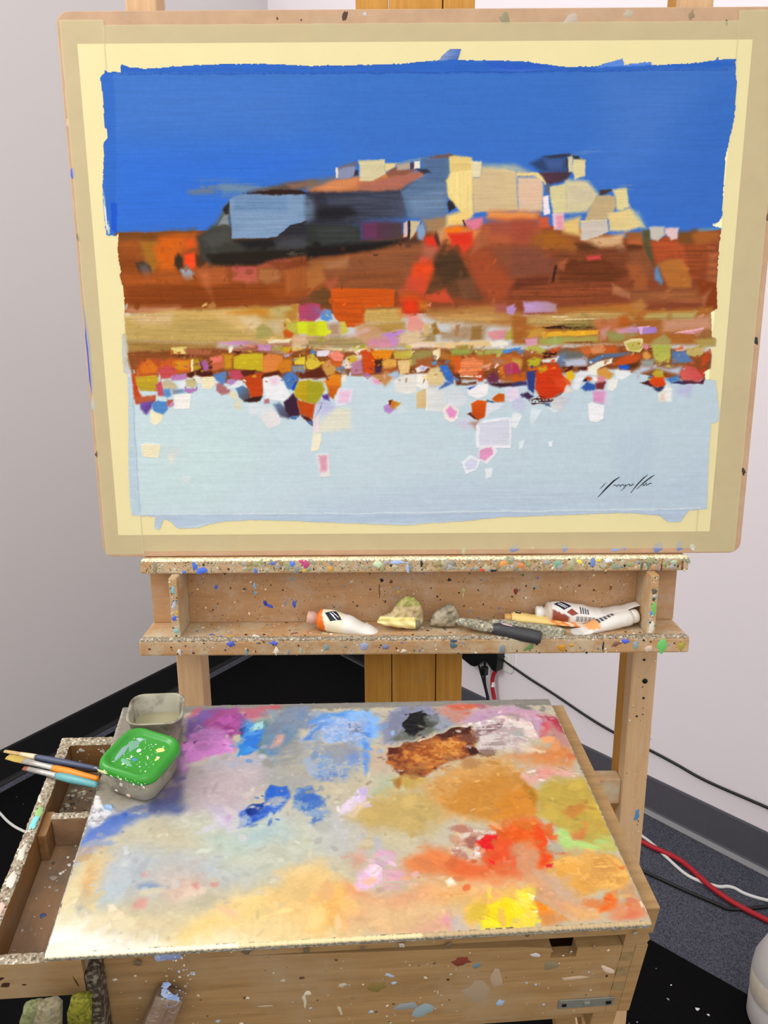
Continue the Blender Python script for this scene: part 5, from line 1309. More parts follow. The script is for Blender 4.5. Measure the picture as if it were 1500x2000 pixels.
303060;s=1.5;3983,2444 4100,2482 4281,2442 4163,2433
d86058;s=2 h=.5 c=d0504c d=0;4082,2580 4143,2686 4303,2656 4441,2548 4359,2461 4119,2492
5c2438;s=1.5;4119,2492 4359,2461 4453,2519 4421,2431 4162,2443
b83c28;s=2;4326,2617 4442,2655 4463,2519 4412,2539
f0e8c4;s=2 h=.3;4447,2597 4515,2606 4522,2519 4475,2499
f4f4e8;s=.8 h=.4 t=0;1049,2570 1307,2549 1307,2536 1069,2555
f4e8d8;s=.8 h=.4 t=0;597,2091 612,2368 625,2368 617,2081
f8f0d8;s=.6 a=.8 h=.3 t=0 r=.4;2281,3349 2515,3351 2515,3342 2301,3339
f8f0d8;s=.6 a=.8 h=.3 t=0 r=.4;2341,3301 2847,3317 2926,3307 2381,3286"""
OUT = [tuple(int(c) / 10 for c in p.split(',')) for p in "-3568,6356 -3526,6391 -3516,6433 -3467,6397 -3317,6402 -3303,6490 -3183,6454 -2956,6435 -2694,6457 -2238,6478 -1782,6487 -1457,6485 -938,6459 -288,6461 233,6475 590,6502 733,6513 765,6554 868,6642 1023,6635 980,6512 1357,6510 1858,6489 2296,6427 2732,6431 2918,6483 3071,6523 3089,6446 3431,6480 3434,6438 3914,6453 4243,6492 4271,6539 4288,6498 4501,6509 4530,6272 4545,6248 4552,5815 4502,5491 4476,5343 4486,4925 4500,4620 4459,4543 4381,4505 4514,4466 4497,4427 4492,4253 4497,3952 4502,3748 4536,3434 4457,3388 4498,3062 4556,3048 4566,2932 4489,2925 4518,2829 4514,2636 4440,2594 4456,2490 4598,2482 4686,2044 4684,1902 4586,1874 4584,1644 4594,1441 4632,657 4362,628 4272,463 4080,464 3941,563 3424,605 2455,573 1647,549 1162,499 515,458 338,437 -634,481 -1281,516 -1928,535 -2386,508 -2678,427 -2974,414 -3063,513 -3155,566 -3233,400 -3313,416 -3285,597 -3527,606 -3622,615 -3633,847 -3604,1495 -3565,1899 -3524,2611 -3577,2646 -3576,2923 -3558,3148 -3508,3168 -3510,3398 -3488,3505 -3495,3765 -3537,3931 -3499,3970 -3524,4088 -3530,4271 -3494,4452 -3517,4420 -3660,4420 -3671,4607 -3675,4804 -3658,5076 -3621,5362 -3603,5572 -3545,5627 -3544,5718 -3575,5743 -3566,6153 -3584,6326".split()]
ox = [p[0] for p in OUT]; oy = [p[1] for p in OUT]
STEP = 0.9
X, Y, lin_, hg = paint(PSPEC, min(ox) - 2, min(oy) - 2, max(ox) + 2, max(oy) + 2, STEP, 11, 0.7, 0.55, 1.1, 0.80, 0.02,
                    K['flecks'])
H_, W_ = X.shape
ed_ = sdf(OUT, X + 1.0 * vnoise(H_, W_, 3, 3, 91), Y + 1.2 * vnoise(H_, W_, 3, 3, 92))
pm = paint_mesh('paint_layer', X, Y, lin_, hg, ed_ < 0, 0.0006)
link('paint_layer', pm, M['paint'], painting, PI_)

def ribbon(name, strokes, mat, parent, z, mw):
    v, f = [], []
    for pts, w in strokes:
        P = [Vector((x, y, 0)) for x, y in pts]
        b0 = len(v)
        for i, p in enumerate(P):
            t = (P[min(i + 1, len(P) - 1)] - P[max(i - 1, 0)]).normalized(); a = Vector((-t.y, t.x, 0))
            ww = w * (0.35 if i in (0, len(P) - 1) else 1.0) * 0.5
            for s, dz in ((-1, 0), (0, .0002), (1, 0)):
                q = p + a * ww * s; v.append((q.x, q.y, z + dz))
        for i in range(len(P) - 1):
            for k in range(2):
                a = b0 + i * 3 + k; f.append((a, a + 1, a + 4, a + 3))
    return link(name, mesh_from(name, v, f), mat, parent, mw)
sg = [([(x / 10000, y / 10000) for x, y in s], w) for s, w in K['sign']]
o = ribbon('signature', sg, M['ink'], painting, 0.00085, PI_)
tag(o, 'thin slanting black signature brushed at the lower right')

# ---------------------------------------------------------------- the sketch box on its stand, with the pulled-out drawer
u_, v_, n_ = Vector(K['u']), Vector(K['v']), Vector(K['n'])
PM = Matrix.Translation(K['p0']) @ Matrix((u_, v_, n_)).transposed().to_4x4()
box = empty('sketch_box', PM)
tag(box, 'worn pine sketch box easel with a drawer pulled out to the left', 'box easel')
def bb(name, lo, hi, mat, parent=None, bevel=0.0012): return boxes(name, [(lo, hi)], mat, parent or box, bevel)
bb('lid', (0.036, 0.0205, -0.044), (0.5185, 0.300, -0.0105), M['boxw'])
bb('lid_panel', (0.05, 0.0175, -0.0285), (0.505, 0.0203, -0.0125), M['boxw'], None, 0.0005)
fp = prism('front_panel', [(0.034, -0.16), (0.4955, -0.16), (0.4955, -0.064), (0.452, -0.0635), (0.452, -0.076), (0.428, -0.076), (0.428, -0.0625), (0.40, -0.058), (0.034, -0.0445)], 1, 0.024, 0.036, M['boxw'], box, 0.0008)
bb('side_panel', (0.508, 0.024, -0.16), (0.520, 0.295, -0.0645), M['boxw'])
bb('side_panel', (0.034, 0.0362, -0.16), (0.046, 0.295, -0.0575), M['boxw'])
bb('back_panel', (0.0462, 0.283, -0.16), (0.5078, 0.295, -0.0445), M['boxw'])
bb('base_panel', (0.0462, 0.0363, -0.168), (0.5078, 0.2828, -0.1605), M['boxw'])
for k in range(9):
    a = -0.16 + k * 0.0108
    bb('finger_joint', (0.4957, 0.0237 if k % 2 else 0.0243, a), (0.5078, 0.036, a + 0.0106), M['boxend'] if k % 2 else M['boxw'], None, 0.0003)
prism('hinge_block', [(0.4957, -0.0642), (0.517, -0.0642), (0.5205, -0.058), (0.515, -0.0445), (0.4957, -0.0445)], 1, 0.0245, 0.05, M['boxw'], box, 0.0006)
lp = bb('latch_plate', (0.4455, 0.0225, -0.1475), (0.500, 0.0239, -0.1355), M['steel'], None, 0.0005)
for dx, r in ((0.451, .0022), (0.495, .0026), (0.4735, .003)):
    boxes('screw', [((dx - r, 0.0212, -0.1415 - r * .7), (dx + r, 0.0226, -0.1415 + r * .7))], M['screw'] if r < .003 else M['steel'], lp, 0.0006)
bb('bottom_frame', (0.06, 0.045, -0.20), (0.505, 0.06, -0.1682), M['boxw'])
def beam(name, p, q, w, t, mat, parent, hint=(0, 1, 0)):
    """flat bar from p to q (parent coordinates); w across, t thick along hint"""
    p, q = Vector(p), Vector(q); z = (q - p); L_ = z.length; z.normalize()
    y = Vector(hint); y = (y - z * y.dot(z)).normalized(); x = y.cross(z)
    m = Matrix((x, y, z)).transposed().to_4x4(); m.translation = p
    return boxes(name, [((-w / 2, -t / 2, 0), (w / 2, t / 2, L_))], mat, parent, 0.0015, m)
BI = PM.inverted()
leg = beam('front_leg', (0.0905, 0.0125, -0.0745), (0.045, -0.004, -0.20), 0.024, 0.012, M['legstrip'], box)
g = BI @ Vector((0.02, 0.26, 0.0055))
beam('lower_leg', (0.0475, 0.0, -0.2012), g, 0.024, 0.012, M['legstrip'], box)
beam('corner_post', (0.0320, 0.0125, -0.032), (0.0310, 0.0125, -0.26), 0.0105, 0.019, M['postc'], box)
for a_, wx in (((0.50, 0.10, -0.1684), (0.36, 0.70)), ((0.06, 0.25, -0.1684), (-0.26, 0.93)), ((0.50, 0.25, -0.1684), (0.34, 0.93))):
    beam('stand_leg', a_, BI @ Vector((wx[0], wx[1], 0.0055)), 0.028, 0.024, M['boxw'], box)
bb('bottom_frame', (0.4875, 0.030, -0.20), (0.512, 0.0448, -0.1685), M['boxw'])
bxs = speck(150, 0.04, 0.49, -0.155, -0.06, ['d8c8b0', 'c8b8a0', '5c4430', 'b8a890', 'a8b8c8', '8c7458'], 0.0005, 0.0022, 2.5)
bxs += [(0.345, -0.072, .009, .006, -.2, '7c3c2c'), (0.36, -0.079, .005, .004, 0, '6c7c84'), (0.413, -0.069, .006, .0035, -.1, 'c8c0c0'), (0.43, -0.085, .007, .007, 0, '86785a'), (0.365, -0.115, .014, .018, .2, 'a08a70'), (0.38, -0.10, .006, .014, .1, 'ac9478'), (0.30, -0.13, .012, .006, 0, '8c9090'), (0.315, -0.138, .010, .010, .3, '8c9ca0'), (0.388, -0.135, .005, .005, 0, '9cacc4'),
        (0.205, -0.112, .0022, .011, .1, 'c8bca0'), (0.207, -0.103, .0035, .004, 0, 'd0c4a8'), (0.17, -0.117, .008, .002, 0, 'a89478'), (0.237, -0.13, .0016, .009, .3, 'c0b090'), (0.27, -0.10, .009, .007, .3, '84703e'), (0.486, -0.096, .004, .009, .8, 'd0b8a0'), (0.455, -0.105, .016, .003, .1, 'c0a488'), (0.335, -0.096, .0016, .0016, 0, '2c1c14'), (0.487, -0.105, .0013, .0018, 0, '2c1c14'), (0.28, -0.085, .006, .002, -.5, 'a8b4c0'), (0.238, -0.095, .004, .003, 0, 'b8ac98')]
splats('paint_drip', bxs, box, M['drip'], (0, 0.0239, 0), (1, 0, 0), (0, 0, 1), 0.0006)
splats('paint_drip', speck(60, 0.04, 0.51, -0.042, -0.012, ['8c8878', 'b8b0a0', '6c5c48', '7c7c70'], 0.0006, 0.004, 2) + [(0.092, -0.034, .011, .005, .2, '8c98c0'), (0.083, -0.036, .006, .004, 0, '9ca8c8')], box, M['drip'], (0, 0.0174, 0), (1, 0, 0), (0, 0, 1), 0.0006)
splats('paint_drip', [(-.002, .03, .006, .008, .3, '94acd8'), (.004, .036, .006, .004, .6, 'a8bce0'), (-.006, .02, .004, .003, 0, 'b4b8c0'), (.008, .045, .004, .005, 0, '9cb0dc')] + speck(70, -.011, .011, .005, .10, ['c8c0b0', 'a89888', 'd8d0c4', 'a8b8d0'], .0005, .002, 2), leg, M['drip'], (0, -0.0061, 0.03), (1, 0, 0), (0, 0, -1), 0.0006)

# drawer pulled out to the left
DN = -0.0105
drw = bb('drawer', (-0.047, 0.0112, -0.055), (0.0262, 0.2522, -0.0505), M['drawer_in'], None, 0.0005)
tag(drw, 'drawer with divider and paint-crusted rims')
def dpart(name, lo, hi, mat, b=0.001): return boxes(name, [(lo, hi)], mat, drw, b)
dpart('left_wall', (-0.057, 0.003, -0.055), (-0.0472, 0.264, -0.0125), M['drawer'])
dpart('back_wall', (-0.047, 0.2525, -0.0503), (0.0262, 0.264, -0.0125), M['drawer'])
dpart('front_wall', (-0.047, 0.003, -0.055), (0.0262, 0.0110, -0.0125), M['boxw'])
dpart('inner_divider', (-0.0385, 0.152, -0.0503), (0.0262, 0.1595, -0.0145), M['drawer_in'])
dpart('inner_post', (-0.047, 0.135, -0.0503), (-0.0387, 0.165, -0.018), M['drawer'])
def rim(lo, hi):
    nx = max(1, int((hi[0] - lo[0]) / 0.0025)); ny = max(1, int((hi[1] - lo[1]) / 0.0025))
    v, f = [], []
    for j in range(ny + 1):
        for i in range(nx + 1):
            e = i in (0, nx) or j in (0, ny)
            v.append((lo[0] + (hi[0] - lo[0]) * i / nx + rnd.uniform(-.0005, .0005), lo[1] + (hi[1] - lo[1]) * j / ny + rnd.uniform(-.0005, .0005), lo[2] if e else lo[2] + rnd.uniform(.0006, .0019)))
    for j in range(ny):
        for i in range(nx):
            a = j * (nx + 1) + i; f.append((a, a + 1, a + nx + 2, a + nx + 1))
    o = link('crusted_rim', mesh_from('crusted_rim', v, f, True), M['rim'], drw); o['kind'] = 'stuff'
    return tag(o, 'speckled whitish crust of dried paint')
rim((-0.0576, 0.0025, -0.0127), (-0.0466, 0.2645, 0)); rim((-0.0466, 0.2520, -0.0127), (0.0, 0.2645, 0)); rim((-0.0466, 0.0025, -0.0127), (0.0, 0.0115, 0)); rim((-0.0385, 0.1518, -0.0147), (0.0, 0.1597, 0))
splats('paint_drip', speck(240, -0.045, 0.0, 0.165, 0.25, ['4c483c', '6c6654', '8c8468', 'c8c0a8', '7c745c', 'a09880'], .0008, .003, 2) + speck(120, -0.045, 0.0, 0.02, 0.25, ['e8e0d0', 'c8c0b0', 'b0a898', '8c8478', '5c544c', 'f0ece4'], .0005, .0022, 2) + [(-.028, .075, .003, .0025, 0, '4c5c8c'), (-.03, .115, .004, .003, 0, 'a89c90'), (-.036, .028, .006, .004, 0, 'b8a898')], drw, M['drip'], (0, 0, -0.0504), (1, 0, 0), (0, 1, 0), 0.0008)
splats('paint_drip', speck(26, -0.045, 0.0, -0.045, -0.018, ['d0c4b0', 'a89c88', 'e0d8c8'], .0006, .002, 2) + [(-.012, -.024, .0015, .006, .2, 'd8ccb4'), (-.035, -.02, .003, .003, 0, 'd0c8b8')], drw, M['drip'], (0, 0.2524, 0), (1, 0, 0), (0, 0, 1), 0.0006)
splats('paint_drip', [(-.0515, y, .0035, .010, 0, h) for y, h in ((.145, '78d0d4'), (.157, '8cb870'), (.05, 'e0b8a8'), (.08, 'd0c8bc'), (.11, 'c8c4b4'))], drw, M['drip'], (0, 0, -0.0112), (1, 0, 0), (0, 1, 0), 0.0008)
splats('knot', [(-.0385, -.0300, .0042, .0018, .1, '2c1c14'), (-.0345, -.0375, .0042, .0024, .2, '3c2818'), (-.0205, -.0385, .0022, .0010, 0, '4c2c18'), (.0195, -.038, .0006, .009, .25, '3c2414')], drw, M['drip'], (0, 0.00295, 0), (1, 0, 0), (0, 0, 1), 0.0002)

# ---------------------------------------------------------------- the palette board with its paint
pal = empty('palette', PM)
tag(pal, 'wide rectangular palette board loaded with smeared oil paint on the sketch box', 'palette')
bb('board', (0.0, 0.001, -0.0100), (0.5, 0.300, -0.0012), M['palboard'], pal, 0.0012)
QSPEC = """c8bea4;s=1 j=0 t=.05 h=.1;-1232,3407 6693,3187 5079,-464 -129,-138
8c8880;s=2 t=.3 j=2;-130,3377 5113,3231 5036,2880 2675,2898 702,2871 760,2226 68,1484 21,2911
a09888;s=8 a=.9 t=.2;-107,1622 39,2823 755,2463 821,1580 198,1112
c4c4c0;s=20 w=6;-37,1387 523,1518 1328,1536 2051,1340 2571,1424 2528,816 1581,638 286,796
c8c0a4;s=18 w=6;130,1081 542,1411 1151,1279 1285,881 651,777
bcc4c8;s=18 w=6;215,712 460,1017 1002,895 1376,923 1766,629 1222,571 519,526 288,396
c8ccb8;s=20 w=5;953,1288 1546,1312 2150,1205 2240,878 1766,629 1295,765
b8ccc0;s=15 w=5 a=.8;1127,1129 1455,1162 1849,1245 1564,961 1281,928
a8c4d0;s=14 w=4 a=.6;1458,1112 1748,1250 1910,1090 1564,961
d2caa6;s=18 w=6;-3,54 3,513 265,498 732,311 1414,434 1766,629 2142,790 2512,588 2467,-59 1286,-60
e8d8a8;s=12 w=5;-3,1 -55,476 18,723 137,894 293,376 264,147 218,5
fff6d8;s=12 w=4;-9,-34 16,218 164,153 381,67 784,6 800,-84 12,-53
dccaa0;s=14 w=6 a=.9;231,149 560,321 1078,291 1068,99 605,90
f4d898;s=10 w=5 a=.9;788,-12 1001,103 1165,286 1414,434 1679,503 1953,404 2129,191 2299,26 2472,16 2465,-77 1121,-50
f4d488;s=9 w=5 a=.9;1001,103 1182,285 1485,430 1733,500 1777,251 1437,134 1210,35
f0c880;s=12 w=6 a=.9;1682,419 1951,708 2180,788 2287,600 2503,458 2472,16 2040,80
f4b860;s=9 w=4 a=.8;2097,396 2322,533 2508,522 2483,170 2180,110
d4bca8;s=9 w=5 a=.5;667,688 828,813 1120,843 1041,581 838,508
d8b4a0;s=7 w=4 a=.7;842,487 927,630 1140,662 1088,494 922,421
e8d0b8;s=5 w=4 a=.8 h=.3;954,439 1003,605 1170,553 1184,426 1060,433
d89c90;s=4 w=2;592,419 651,477 704,474 700,393 617,377
d8a89c;s=3 w=2;604,735 675,742 667,688 621,690
d88c88;s=3 w=2;1059,580 1103,588 1102,525 1074,537
8ca0bc;s=3 w=3;556,608 660,623 825,593 762,543 616,573
a4acb0;s=5 w=3;106,446 195,431 240,349 183,343
f8e8c8;s=2 w=3 h=.4;401,430 448,447 487,385 431,368
f4dcb8;s=2 w=3 h=.4;422,329 496,384 560,321 482,286
f0c4a4;s=7 w=4 a=.8;1300,318 1418,372 1464,229 1361,216
b8ccd8;s=6 w=4 a=.6;230,500 329,599 534,630 492,486 310,375
dcc08c;s=7 w=4 a=.9;98,829 197,1030 266,888 245,582 276,377 185,544
e0a860;s=4 w=3 a=.6;127,783 162,825 238,541 245,398 166,587
e0c898;s=5 w=3 a=.7;216,1029 339,884 312,840 218,936
98a8d4;s=8 w=4;-29,835 -14,1065 103,1278 122,1034 51,876
5878c4;s=7 w=3;-5,1064 26,1282 186,1428 378,1445 563,1516 716,1564 546,1385 335,1267 138,1129
6480cc;s=6 w=3 a=.8;-20,1089 102,1204 398,1340 312,1194 74,1084
3c64c8;s=3 w=2;314,1422 349,1441 378,1393 342,1382
b89c80;s=5 w=3 a=.8;-58,1020 111,1082 197,1030 9,970
c8c8d0;s=5 w=5 h=.3 q=9894a0;-18,1309 -16,1543 109,1511 299,1449 158,1377 78,1305
f0f0f4;s=3 w=5 h=.5 q=a8a8a8 a=.9;-18,1309 22,1462 83,1539 206,1427 117,1303
f4f4f4;s=2 w=4 h=.5 r=.3;-22,1652 39,1649 109,1511 36,1488
a8c8f0;s=.8 h=.8;105,1511 132,1542 193,1533 215,1492 190,1454 136,1462
5c5c88;s=10 w=4;563,1516 700,1675 838,1870 872,1612 805,1505 657,1432
6c6494;s=10 w=4 a=.8;635,1567 741,1963 794,2207 863,1839 757,1562
606c9c;s=9 w=4;497,1440 757,1562 926,1500 820,1398
7c6c88;s=9 w=4;654,2277 822,2335 870,1781 700,1675
c0b4b8;s=9 w=5;838,1870 983,2075 1278,2188 1723,2139 1731,1862 1573,1580 1422,1370 1309,1271 967,1498 885,1667
c8b4b8;s=9 w=4 a=.7;884,1839 1190,1944 1516,1871 1333,1481 1007,1496
b4b4c0;s=9 w=4 a=.8;1070,2071 1391,2152 1679,2141 1684,1985 1293,2001
c8bcd0;s=8 w=4;1088,1492 1381,1372 1396,1165 1274,1222
c490c8;s=4 w=3 a=.8;1285,1324 1343,1347 1351,1243 1311,1245
dcd8e4;s=6 w=5 a=.7;1183,1355 1409,1266 1357,1167 1252,1248
a8a8a4;s=9 w=5;1675,2237 2175,2418 2249,1780 1948,1620 1628,1748
b8b4a4;s=8 w=5 a=.8;1729,1922 2171,2218 2631,2267 2595,1766 2162,1755
7c5ca4;s=5 w=3;724,2747 889,2923 1124,2953 1372,2798 1475,2651 1321,2517 925,2600 791,2402
a44c8c;s=4 w=3;913,2705 1103,2917 1291,2948 1363,2585 1255,2485 975,2564
94347c;s=3 w=3 h=.6;1149,2662 1262,2693 1269,2451 1192,2420
c05cb0;s=3 w=4 h=.6 q=9c4490;987,2668 1113,2806 1299,2836 1286,2693 1106,2628
c880c8;s=5 w=4 h=.5 c=d88cd8 d=90 q=b874b8;737,2306 801,2502 967,2633 1201,2590 1315,2284 1278,2188 1017,2167 810,2082
dc88d4;s=4 w=4 h=.6 q=cc80c8;755,2177 858,2399 1212,2453 1309,2219 977,2137 814,2051
e49cdc;s=2 w=3 h=.6 a=.8;1170,2421 1268,2318 1309,2219 1230,2238
4c1850;s=1 w=1;748,2387 789,2418 775,2353
4c1850;s=1 w=1;858,2399 890,2415 875,2349
c48cc0;s=6 w=4;733,2178 850,2111 904,2017 826,1959 750,2053
c85c78;s=4 w=3;742,2782 795,2926 885,2961 808,2816
c06c80;s=4 w=2;1316,2928 1772,2951 1703,2823 1517,2739 1375,2761
c85c60;s=3 w=2;1555,2947 1772,2951 1726,2859 1583,2864
6c8c94;s=6 w=3;1426,2688 1658,2752 1760,2467 1679,2141 1568,2145
102858;s=2 w=2 h=.4;1351,2585 1440,2652 1429,2445 1372,2447
2c7ce0;s=2.5 w=3 h=.5 q=4c94e0;1372,2447 1453,2616 1605,2611 1563,2242 1477,2181 1357,2169
3494e4;s=2 w=2 h=.5 o=v t=.2;1333,2349 1399,2379 1464,2213 1368,2169
a8d8d8;s=2 w=3 h=.4;1440,2652 1589,2700 1594,2576 1480,2546
7c8ca8;s=5 w=3;1663,2609 1727,2822 1918,2966 2088,2941 2181,2698 2061,2560 1897,2566
8490a4;s=4 w=3 a=.9;1684,2679 1942,2946 2112,2884 2108,2594
708ca8;s=6 w=4;1594,2576 1896,2636 2014,2424 1834,2167 1679,2141
d8a898;s=4 w=3 h=.4;1708,2269 1760,2467 1828,2482 1809,2298
9c9c98;s=6 w=4 t=.3;1767,2137 1944,2426 2036,2356 1990,2034 1815,1949
5c9ce8;s=4 w=3 h=.3;2085,2665 2280,2804 2575,2869 2673,2866 2650,2539 2297,2587
90b4ec;s=4 w=3 h=.5 q=b0c0e0;2132,2628 2375,2764 2663,2718 2636,2333 2404,2342 2036,2389
5488d8;s=3 w=3 t=.2 a=.9;2036,2389 2131,2558 2227,2625 2175,2384
9ca8b8;s=5 w=4 q=b8b4a8;2059,2321 2636,2333 2604,1886 2163,1844 2124,2123
7ca4d8;s=4 w=4 a=.8 q=a8b0b8;2056,1969 2216,2184 2491,2239 2617,2072 2464,1742 2163,1814
6c8cc4;s=3 w=4 a=.8 q=a4acb8;2208,1902 2319,1928 2489,1800 2462,1712 2226,1752
a89c8c;s=3 w=4 a=.7 q=8090b0;2241,2281 2638,2367 2615,2040 2389,2018
8cbcf4;s=4 w=3 h=.4;2552,2833 2800,2862 2905,2674 2855,2393 2658,2266 2524,2337
5c90ec;s=3 w=3 a=.9;2688,2681 2806,2641 2784,2396 2688,2365
a0b4dc;s=3 w=3 h=.5 q=b8c4dc;2540,2614 2685,2645 2717,2433 2612,2267 2520,2271
7080a4;s=2 w=4 a=.8 h=.4 q=b0bcd8;2542,2650 2685,2645 2696,2468 2527,2405
5c98f0;s=3 w=2;2686,2331 2768,2345 2739,2004 2669,1822 2666,2070
6c90d4;s=4 w=3 a=.7 r=.3;2518,2238 2676,2199 2634,1946 2545,1949
c8b49c;s=7 w=5;2747,2229 3129,2315 2939,1872 2762,1879
8c90ac;s=5 w=3;2892,2531 3038,2780 3202,2906 3508,2935 3636,2798 3538,2508 3129,2315 2915,2289
7c8098;s=4 w=3 a=.7;2922,2601 3195,2850 3284,2772 3058,2525
6c7064;s=4 w=3;2992,2354 3183,2556 3574,2725 3678,2611 3474,2405 3082,2317
98a0b0;s=4 w=3;3496,2545 3624,2723 3779,2755 3769,2572 3575,2436
0a0a0e;s=1.5 w=4 h=.8;3135,2558 3259,2772 3421,2861 3500,2727 3418,2512 3283,2412 3171,2468
4c5048;s=2 w=3 h=.5;3426,2730 3611,2798 3605,2614 3490,2510 3423,2548
c89080;s=5 w=3;3549,2876 3966,2941 4028,2747 3794,2571 3630,2760
dc6444;s=3 w=2;3731,2909 3963,2921 4162,2896 4048,2841 3793,2830
bc5c70;s=3 w=2;4064,2918 4264,2892 4145,2819
c8a0bc;s=6 w=4;3801,2607 4094,2821 4524,2904 4805,2798 4890,2570 4688,2396 4235,2556
d4a4b4;s=5 w=3 a=.8;4296,2814 4754,2800 4837,2646 4510,2656
b4384c;s=5 w=3;4783,2722 5013,2640 5020,2349 4884,2389 4779,2537
dc5c6c;s=3 w=3;4837,2646 4915,2569 4776,2358 4668,2327
c08c84;s=6 w=4;4865,2571 5009,2315 5014,2109 4772,2186
e0d4d0;s=3 w=4 h=.7 q=c0a8a8;3940,2566 4320,2700 4636,2652 4713,2396 4610,2294 4325,2136 3989,2115 3938,2319
f4e4dc;s=2 w=3 h=.8 q=e8ccc4;4265,2683 4475,2714 4665,2577 4680,2327 4537,2297 4521,2510 4293,2590
b09c98;s=2 w=4 r=.3 h=.5;4033,2316 4314,2375 4239,2172 4043,2146
8c6c70;s=1.5 w=3 r=.3;3974,2493 4347,2607 4267,2483 3993,2352
b4b0ac;s=2 w=3 h=.5;4347,2409 4536,2473 4523,2332 4377,2338
f0e8e4;s=1.5 w=3 h=.6;3965,2565 4103,2633 4248,2610 4031,2527
7c3c1c;s=2.5 w=4 h=.8 q=a85c28;2924,2157 3124,2281 3516,2369 3728,2484 3926,2495 3916,2218 3935,2085 3730,1996 3536,1940 3282,1766 3065,1806 2934,2028
a8541c;s=3 w=4 h=.8 q=d08838;3108,2150 3504,2301 3835,2289 3772,2091 3445,1944 3170,1924
c8782c;s=3 w=4 h=.6 a=.8 q=e09848;3441,2203 3652,2330 3829,2255 3749,2092 3507,2037
b87838;s=3 w=3 a=.8;3084,1959 3410,2009 3345,1886 3162,1863
4c1c10;s=1.5 w=3 h=.8;3516,2369 3732,2501 3909,2531 3900,2372 3760,2395 3605,2331
3c1410;s=1.5 w=3 h=.6;3829,2255 3933,2184 3935,2085 3835,2056
5c2010;s=1.5 w=3 h=.6;2943,2222 3047,2218 3058,2119 2963,2090
6c2c14;s=2 w=3 h=.6;3006,1869 3291,1827 3148,1757 3062,1776
e8dcd0;s=1 w=2 h=.6 r=.3;3218,2278 3471,2388 3578,2454 3518,2386 3288,2275
c8a858;s=4 w=4 h=.3;2930,1781 3242,1798 3322,1735 3126,1596 2960,1662
a87430;s=3 w=3;2937,1751 3062,1776 3040,1600 2978,1632
e8d8f0;s=2 w=3 h=.6;2429,1431 2567,1621 2701,1673 2665,1503 2550,1371 2381,1298
c8b4e8;s=2 w=3;2589,1620 2701,1673 2667,1531 2602,1506
4c2018;s=1 w=1;2660,1704 2730,1760 2737,1715 2679,1674
b4c0a0;s=7 w=4 a=.9;2752,1759 2977,1809 2923,1520 2684,1474
c8ac68;s=12 w=5;2461,1268 2684,1474 3015,1572 3456,1611 3420,1276 3172,1028 2653,1104
d8a058;s=10 w=4;3243,1649 3621,1906 3997,2050 4230,2041 4334,1814 4387,1512 4292,1181 3900,1147 3457,1248 3363,1444
cc8830;s=8 w=4 a=.8;3417,1385 3721,1718 4107,1823 4338,1661 4323,1288 3906,1173 3546,1270
dc8c2c;s=6 w=4 a=.9;3871,1201 4265,1725 4381,1570 4406,1425 4279,1209
b4781c;s=4 w=3;4242,1726 4347,1691 4414,1453 4339,1343 4306,1544
d8945c;s=9 w=4;4207,2041 4629,2191 4929,2146 4994,1978 4894,1822 4489,1870
e08848;s=7 w=4 a=.8;4534,2029 4858,2149 4990,2110 4829,1984 4632,1960
dc6c3c;s=4 w=3 a=.8;4897,2047 5028,2042 4989,1962 4895,1966
e8b0a0;s=6 w=4;4318,1753 4535,1868 4894,1822 4922,1697 4527,1683 4375,1630
e89484;s=4 w=3 a=.8 r=.2;4471,1808 4678,1878 4681,1738 4490,1715
f4e4dc;s=1.5 w=2 h=.5 r=.4;4376,1797 4503,1838 4485,1777 4392,1774
f4e8d0;s=1.5 w=2 h=.5 r=.5;4823,1747 4966,1757 4912,1667 4776,1673
c4a848;s=6 w=3;4417,1539 4617,1679 5031,1677 5055,1367 5043,987 5048,784 4825,746 4506,1039 4350,1233
d8b440;s=5 w=3 a=.7;4860,1319 5032,1425 5040,1092 4898,942
c88034;s=5 w=4 a=.9;4616,1247 4813,1378 4831,1237 4675,1163
d8783c;s=4 w=3 a=.8 r=.2;4615,982 4788,1051 4705,876 4594,856
e4d84c;s=3 w=2 a=.9;4969,1314 5035,1311 5062,1091 5030,1066
b8dc7c;s=3 w=3 h=.3;4510,1052 4602,1039 4590,907 4820,845 4843,794 4500,762 4450,863
c4c868;s=5 w=3 a=.8;4856,944 5023,936 5039,759 4825,746
e88448;s=10 w=4;2931,725 3189,878 3419,818 3505,648 3752,521 3983,509 3889,447 3474,492 3215,550 2990,585
e8642c;s=7 w=4 a=.9;3338,589 3459,816 3593,690 3992,693 4060,505 3736,455
ec5c10;s=7 w=5 h=.2 q=e86820;3846,1097 4039,1193 4250,1183 4367,1072 4333,820 4282,584 4170,544 4178,779 4043,884 3897,793 3716,707 3647,758
f04c0c;s=4 w=3 h=.3;4228,1105 4346,1073 4333,820 4306,629 4190,543 4198,778
e85020;s=6 w=4;3687,756 3962,888 4097,783 3868,676 3700,638
d89468;s=7 w=4;3990,837 4151,903 4191,754 4151,545 4252,361 4377,268 4113,283 4004,441 3968,601
dca070;s=9 w=4;4041,506 4229,541 4567,257 4574,69 4273,66 4113,283
c8b8a4;s=9 w=4 a=.6;4138,501 4318,446 4567,257 4499,177 4257,253
e8c090;s=6 w=4;3388,868 3541,1138 3619,1213 3567,1059 3444,841
e8d4c4;s=2.5 w=4 h=.7 q=b88470;3408,867 3542,1035 3675,1079 3855,1045 3858,968 3679,902 3692,780 3522,729 3415,794
a86c5c;s=2 w=3 h=.4;3547,959 3659,1003 3638,904 3534,788
c89884;s=2 w=3 h=.4 r=.3;3588,1058 3834,1046 3735,974 3613,980
